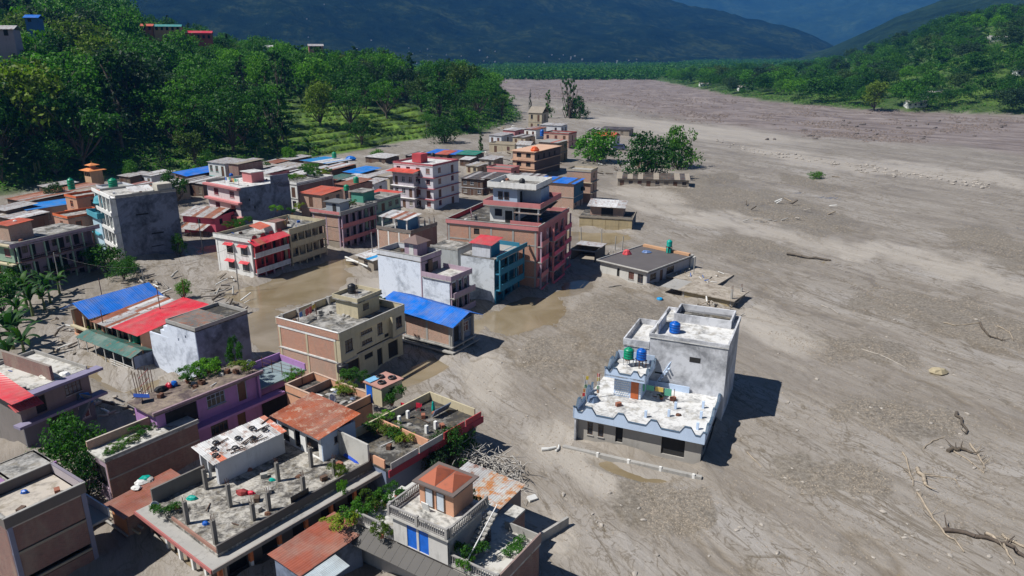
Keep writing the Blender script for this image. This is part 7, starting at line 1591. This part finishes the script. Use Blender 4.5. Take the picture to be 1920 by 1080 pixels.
for k in range(26):
    x, y = random.choice([(random.uniform(470, 640), random.uniform(272, 300)), (random.uniform(60, 130), random.uniform(300, 345)), (random.uniform(500, 570), random.uniform(165, 200))]); p = None
    for d in range(150, 600, 8):
        p = on_ray(x, y, d)
        if land1(p.x, p.y) > p.z-.5: break
    banana(0, 0, random.uniform(1.6, 2.3), 'banana plant at the foot of the terraced slope behind the town', 'bananas behind the town', loc=p)
# utility pole and small street things
for k, (x, y, h) in enumerate(((115, 545, 7), (275, 560, 5), (738, 560, 3.5), (800, 262, 9), (897, 250, 8), (1300, 520, 4))):
    q = G(x, y); polebar('utility_pole', q, q+Vector((0, 0, h)), .1, CONC, ('grey pole behind the banana clump', 'short pole in the mud by wreckage behind the blue gable roof', 'thin pole between the cream house and the blue roof', 'pale pole at the forest edge by the round dark tree', 'pale pole before the forest, above the market roofs', 'thin pole on the littered slab right of the low house')[k], 'pole')
# wreckage heaps: broken beams one can tell apart
random.seed(15)
for (x0, x1, y0, y1, n, lb, g) in ((240, 330, 520, 560, 26, 'broken timber in the wreckage strip behind the blue gable roof', 'wreckage behind the blue gable'), (150, 290, 735, 790, 26, 'broken timber and slab in the wreckage beside the draped tarpaulins', 'wreckage beside the tarpaulins'), (860, 1000, 285, 325, 36, 'broken timber in the wreckage before the peach frame building', 'wreckage before the peach frame'), (930, 1010, 225, 262, 40, 'pale wreckage along the mud road below the forest', 'wreckage below the forest'),
                               (1120, 1190, 300, 330, 22, 'wreckage between the trees in the flooded plain', 'wreckage between the plain trees'), (1290, 1390, 560, 600, 24, 'wreckage below the stained yellowish wall', 'wreckage below the yellowish wall'), (390, 450, 520, 560, 12, 'dead branches near the thin pole in the mud', 'dead branches by the pole'), (1350, 1560, 380, 420, 16, 'dark clod or stick on the gravel spread', 'clods on the gravel'), (390, 470, 545, 590, 18, 'grey branches of wreckage behind the tall grey block', 'wreckage behind the grey block'), (90, 160, 600, 660, 14, 'planks strewn in mud below the banana clump', 'planks below the bananas')):
    for k in range(n):
        q = G(random.uniform(x0, x1), random.uniform(y0, y1)); s = 1+q.y/260; a = random.uniform(0, 6.3); L = random.uniform(.5, 1.6)*s; q.z = gz(q)+random.uniform(.05, .6)
        polebar('broken_beam', q, q+Vector((math.cos(a)*L, math.sin(a)*L, random.uniform(-.2, .9))), random.uniform(.06, .16)*s, (CONC, BARK, STN, DRY, WHITEF)[k % 5], lb, 'debris', g, 4)
for k in range(40):
    x, y = random.uniform(1380, 1900), random.uniform(225, 262); q = G(x, y); o = lump('debris_clod', q+Vector((0, 0, .2)), random.uniform(.8, 2.5), .8, .7, plain((.14, .12, .11), .95), 'dark clod of debris on the mauve riverbed', 'clod', 'clods on the mauve riverbed', k, k)
# two stranded vehicles under the bright green tree
for x, y, c, lb in ((1142, 290, (.55, .53, .48), 'pale bus stranded beside the bright green round tree'), (1160, 280, (.05, .06, .14), 'small navy van stranded right of the pale bus')):
    q = G(x, y); r = empty('stranded_vehicle', tuple(q), -.4, lb, 'bus' if 'bus' in lb else 'van'); L = 3.4 if 'bus' in lb else 2.3; pm = plain(c, .4)
    m = MB(); pr = [(-L, .35), (L, .35), (L, 1.2), (L*.82, 1.35), (L*.66, 2.3), (-L*.95, 2.35), (-L, 1.3)]
    m.add([(x_, -1.1, z_) for x_, z_ in pr]+[(x_, 1.1, z_) for x_, z_ in pr], [tuple(range(7)), tuple(range(13, 6, -1))]+[(i, 7+i, 7+(i+1) % 7, (i+1) % 7) for i in range(7)]); m.build('body', pm, r)
    for sy in (-1.12, 1.08): MB().box(-L*.85, L*.6, sy, sy+.04, 1.35, 2.1).build('window', GLASS, r)
    for sx in (-L*.6, L*.6):
        for sy in (-1.05, 1.05): 
            w = MB().lathe([(.4, -.12), (.42, 0), (.4, .12)], n=12).build('wheel', PL['black'], r); w.rotation_euler = (math.pi/2, 0, 0); w.location = (sx, sy, .35)

# mud banked unevenly against the walls
def mud_banks():
    rs = random.Random(3); m = MB()
    for b in BLDS:
        W, D = b.W, b.D; n1, n2 = max(2, int(W/.9)), max(2, int(D/.9))
        per = [(W*i/n1, 0, 0, -1) for i in range(n1)]+[(W, D*i/n2, 1, 0) for i in range(n2)]+[(W-W*i/n1, D, 0, 1) for i in range(n1)]+[(0, D-D*i/n2, -1, 0) for i in range(n2)]
        N_ = len(per); ph = rs.uniform(0, 9); V = []
        for i, (x, y, nx, ny) in enumerate(per):
            k = per[i-1]; ax, ay = (nx+k[2])/ (1 if (nx, ny) != (k[2], k[3]) else 2), (ny+k[3])/(1 if (nx, ny) != (k[2], k[3]) else 2)
            h = max(.02, .38+.36*math.sin(ph+i*.55)+rs.uniform(-.14, .2)); w = 1.0+.7*math.sin(ph+i*.37)+rs.uniform(-.1, .3)
            for d, z in ((-.12, h), (.35*w, h*.55), (1.0*w+.5, h*.12), (1.9*w+1.2, -.45)):
                q = b.root.matrix_basis @ Vector((x+ax*d, y+ay*d, 0)); V.append((q.x, q.y, z))
        F_ = [(i*4+j, i*4+j+1, ((i+1) % N_)*4+j+1, ((i+1) % N_)*4+j) for i in range(N_) for j in range(3)]
        m.add(V, F_, True)
    o = m.build('mud_bank', bpy.data.materials['flood_mud'], kind='stuff')
mud_banks()
def scatter_rubble():
    """loose rubble nobody could count: gravel bars near, debris plain far"""
    rs = np.random.RandomState(5)
    def octa(P, S, name, mat):
        n = len(P); d = np.array([[1, 0, 0], [0, 1, 0], [-1, 0, 0], [0, -1, 0], [0, 0, 1]], float)
        V = P[:, None, :]+d[None]*S[:, None, None]*rs.uniform(.55, 1.15, (n, 5, 1))*np.array([1, 1, .7]); V[:, 4, :2] += rs.normal(size=(n, 2))*S[:, None]*.2
        base = (np.arange(n)*5)[:, None, None]; F_ = np.array([[0, 1, 4], [1, 2, 4], [2, 3, 4], [3, 0, 4]])[None]+base
        o = mobj(name, np_mesh(name, V.reshape(-1, 3), F_.reshape(-1, 3), mat)); o['kind'] = 'stuff'
    def cast(n, x0, x1, y0, y1, keep):
        px = rs.uniform(x0, x1, n); py = rs.uniform(y0, y1, n); dz = -F*SN+(540-py)*CS; t = -CH/dz; X = (px-960)*t; Y = (F*CS+(540-py)*SN)*t
        h, g, si, wet, mv, veg, terr = ground_height(X, Y, True); k = keep(g, si, mv, veg, X, Y)
        return np.stack([X, Y, h], 1)[k]
    P = cast(130000, 880, 1960, 320, 1079, lambda g, si, mv, veg, X, Y: (rs.uniform(size=len(X)) < g*.9+.03) & (fbm(X/5, Y/5, 71) > .42)); S = rs.uniform(.03, .11, len(P))*(.6+P[:, 1]/110)
    octa(P, S, 'gravel', plain((.24, .205, .165), .95, 0, .45, 'gravel_stone', 3.0))
    P = cast(26000, 1000, 1960, 148, 268, lambda g, si, mv, veg, X, Y: (rs.uniform(size=len(X)) < mv) & (si < .3) & (fbm(X/26, Y/26, 72, 5) > .52)); S = rs.uniform(.25, 1.3, len(P))**1.3
    octa(P, S, 'rubble', plain((.15, .12, .105), .95, 0, .45, 'rubble_stone', .5))
scatter_rubble()
# sagging cables between poles, washing lines on roofs
def cable(a, b, sag, label, group=None):
    a, b = Vector(a), Vector(b); n = 10; m = MB(); P = []
    for i in range(n+1):
        t = i/n; q = (b-a)*t; q.z -= sag*4*t*(1-t); P.append(q)
    m.path(P, .022, .022, 3); o = m.build('power_cable', PL['black']); o.location = a; return tag(o, label, 'cable', group)
PO = [(448, 545, 8.5), (275, 560, 6), (115, 545, 7), (738, 560, 4), (700, 500, 7), (590, 480, 7.5), (380, 470, 7)]
for x, y, h in PO[4:]:
    q = G(x, y); polebar('utility_pole', q-Vector((0, 0, .5)), q+Vector((0, 0, h)), .1, CONC, {700: 'leaning pole by the torn blue sheets', 590: 'pole at the right end of the long balcony house', 380: 'pole in the lane below the hot pink house'}[x], 'pole')
for i, j in ((0, 1), (1, 2), (0, 5), (5, 4), (4, 3), (0, 6)):
    a = G(*PO[i][:2])+Vector((0, 0, PO[i][2]-.3)); c = G(*PO[j][:2])+Vector((0, 0, PO[j][2]-.3)); cable(a, c, 1.0, 'thin black cable sagging between poles over the mud lanes', 'cables over the mud lanes')
def washing(b, x0, y0, x1, y1, z, label):
    w = b.root.matrix_basis; r = empty('washing_line', tuple(w @ Vector((x0, y0, z))), b.ang+math.atan2(y1-y0, x1-x0), label, 'washing line'); L = math.hypot(x1-x0, y1-y0)
    for x in (0, L): MB().box(x-.03, x+.03, -.03, .03, 0, 1.7).build('post', RUSTY, r)
    MB().tube((0, 0, 1.6), (L, 0, 1.6), .012, n=4).build('line', PL['white'], r)
    k = 0; x = .3
    while x < L-.6:
        wd = random.uniform(.4, .9); MB().box(x, x+wd, -.015, .015, 1.6-random.uniform(.5, 1.0), 1.6).build('cloth', random.choice([plain((.55, .1, .1), .8), plain((.1, .2, .5), .8), plain((.6, .58, .5), .8), plain((.5, .35, .08), .8), plain((.08, .3, .2), .8)]), r); x += wd+.15
random.seed(9)
for i, a, lb in ((0, (1, 7.5, 5, 8.5), 'washing line on the cream and brick house roof'), (7, (1, 13, 6, 15.5), 'washing line at the back of the tallest pink block roof'), (8, (11, 2.5, 16, 6), 'washing line on the cream half of the long balcony house'), (10, (2, 3, 2, 9), 'washing line on the pink banded house roof'), (20, (7, 4.5, 7, 9), 'washing line on the white terrace of the lone blue house')):
    washing(BLDS[i-1 if i > 2 else i], *a, {0: 6.92, 7: 10.87, 8: 6.97, 10: 9.97, 20: 3.27}[i], lb)
# clutter on flat roofs
random.seed(40)
for b, z, n, lb in ((BLDS[0], 6.92, 7, 'cream and brick house'), (BLDS[6], 10.87, 9, 'tallest pink block'), (BLDS[7], 6.97, 10, 'red awning house'), (BLDS[9], 9.97, 8, 'pink banded house'), (BLDS[10], 12.97, 7, 'four storey balcony block'), (BLDS[13], 8.42, 8, 'old green columned house'), (BLDS[16], 6.62, 6, 'mauve two storey house'), (BLDS[18], 6.32, 6, 'dark grey left house'), (BLDS[19], 3.27, 5, 'lone pale blue house'), (BLDS[20], 3.42, 18, 'bare column terrace house'), (BLDS[16], 6.62, 8, 'mauve house\'s far half'), (BLDS[28], 3.92, 8, 'red chair terrace'), (BLDS[22], 4.02, 6, 'balustrade house'), (BLDS[24], 6.82, 4, 'bottom left brick house'), (BLDS[4], 8.02, 5, 'blue balcony house'), (BLDS[3], 8.12, 5, 'pavilion house')):
    for k in range(n):
        q = b.root.matrix_basis @ Vector((random.uniform(.8, b.W-.8), random.uniform(.8, b.D-.8), z)); c = random.choice([CONC, WOODF, PL['white'], POTM, RUSTY, PL['blue']])
        if k % 3 == 0: o = MB().box(-.3, .3, -.2, .2, 0, .4).build('crate', c); o.location = q; o.rotation_euler = (0, 0, random.uniform(0, 3)); tag(o, 'small box among odds and ends on the roof of the '+lb, 'box', 'odds and ends on the roof of the '+lb)
        elif k % 3 == 1: polebar('timber', q, q+Vector((random.uniform(-1.5, 1.5), random.uniform(-1.5, 1.5), .15)), .06, c, 'timber among odds and ends on the roof of the '+lb, 'timber', 'odds and ends on the roof of the '+lb, 4)
        else: lump('bundle', q, .35, .25, .3, c, 'bundle among odds and ends on the roof of the '+lb, 'bundle', 'odds and ends on the roof of the '+lb, k)
# more small houses packed along the mud edge
for k, (x, y, z, w, d, rf, wl, lb) in enumerate(((505, 345, 4.5, 7, 6, GALV, BRKD, 'tin roofed hut squeezed between the pink banded house and the white arched house'), (600, 345, 5.2, 6, 6, RUST, BRK, 'rust roofed brick hut behind the orange-red flat roof'), (700, 345, 4.6, 7, 6, WTS, PALEG, 'pale hut between the patched white roof and the red hipped roof'), (645, 312, 3.4, 6, 5, GALV, WD, 'low tin hut left of the smooth blue tarpaulin roof'), (772, 292, 2.4, 9, 3, BLK, WD, 'long low dark roof on the mud behind the white apartment pair'), (925, 300, 3.2, 7, 6, GALV, MUDW, 'mud stained hut in the wreckage before the peach frame building'), (895, 312, 2.6, 6, 5, MUDW, BEIGE, 'beige hut ruin left of the wreckage before the peach frame'),
        (940, 255, 4.2, 10, 7, GALV, PALEG, 'silver roofed house at the forest foot beside the mud road'), (965, 245, 4.8, 8, 7, WTS, PINK, 'pinkish house further along the mud road at the forest foot'), (985, 258, 4.0, 8, 7, BLK, BEIGE, 'dark roofed house between the mud road ruins'), (1005, 243, 4.6, 9, 7, RUST, WHITE, 'rust roofed white house near the town end'), (1090, 262, 3.0, 8, 5, MUDW, MUDW, 'mud plastered hut right of the peach house with dark red trim'), (1215, 302, 2.8, 7, 5, GALV, MUDW, 'hut glimpsed behind the trunk of the broad dark tree'),
        (545, 300, 3.8, 9, 6, GALV, WD, 'tin hut at the forest edge left of the blue patched white roof'), (510, 308, 4.0, 7, 6, RUST, BRKD, 'rusty hut at the forest edge above the long beige sheet roof'), (90, 352, 3.6, 8, 6, GALV, WD, 'tin hut behind the striped shed at the forest edge'), (165, 362, 6.2, 6, 6, MUDW, BRK, 'brick hut between the green tank frame house and the shrine'), (10, 395, 5.0, 7, 6, RUST, WD, 'rust roofed hut at the left frame edge behind the blue sheet roof'), (470, 350, 5.0, 6, 5, GALV, BRK, 'brick hut touching the stained blue-grey side wall'), (880, 300, 2.4, 5, 4, WTS, WD, 'tiny white roofed stall in front of the green market roof'))):
    hut(lb, (x, y), None, None, z, wl, [rf, rf, GALV], ang=random.choice((54, 60, 66)), W=w, D=d, opsL=2, opsR=1)

for o in list(col.objects):
    if o.parent is None and o.get('category') and not o.get('kind'): o['kind'] = 'thing'
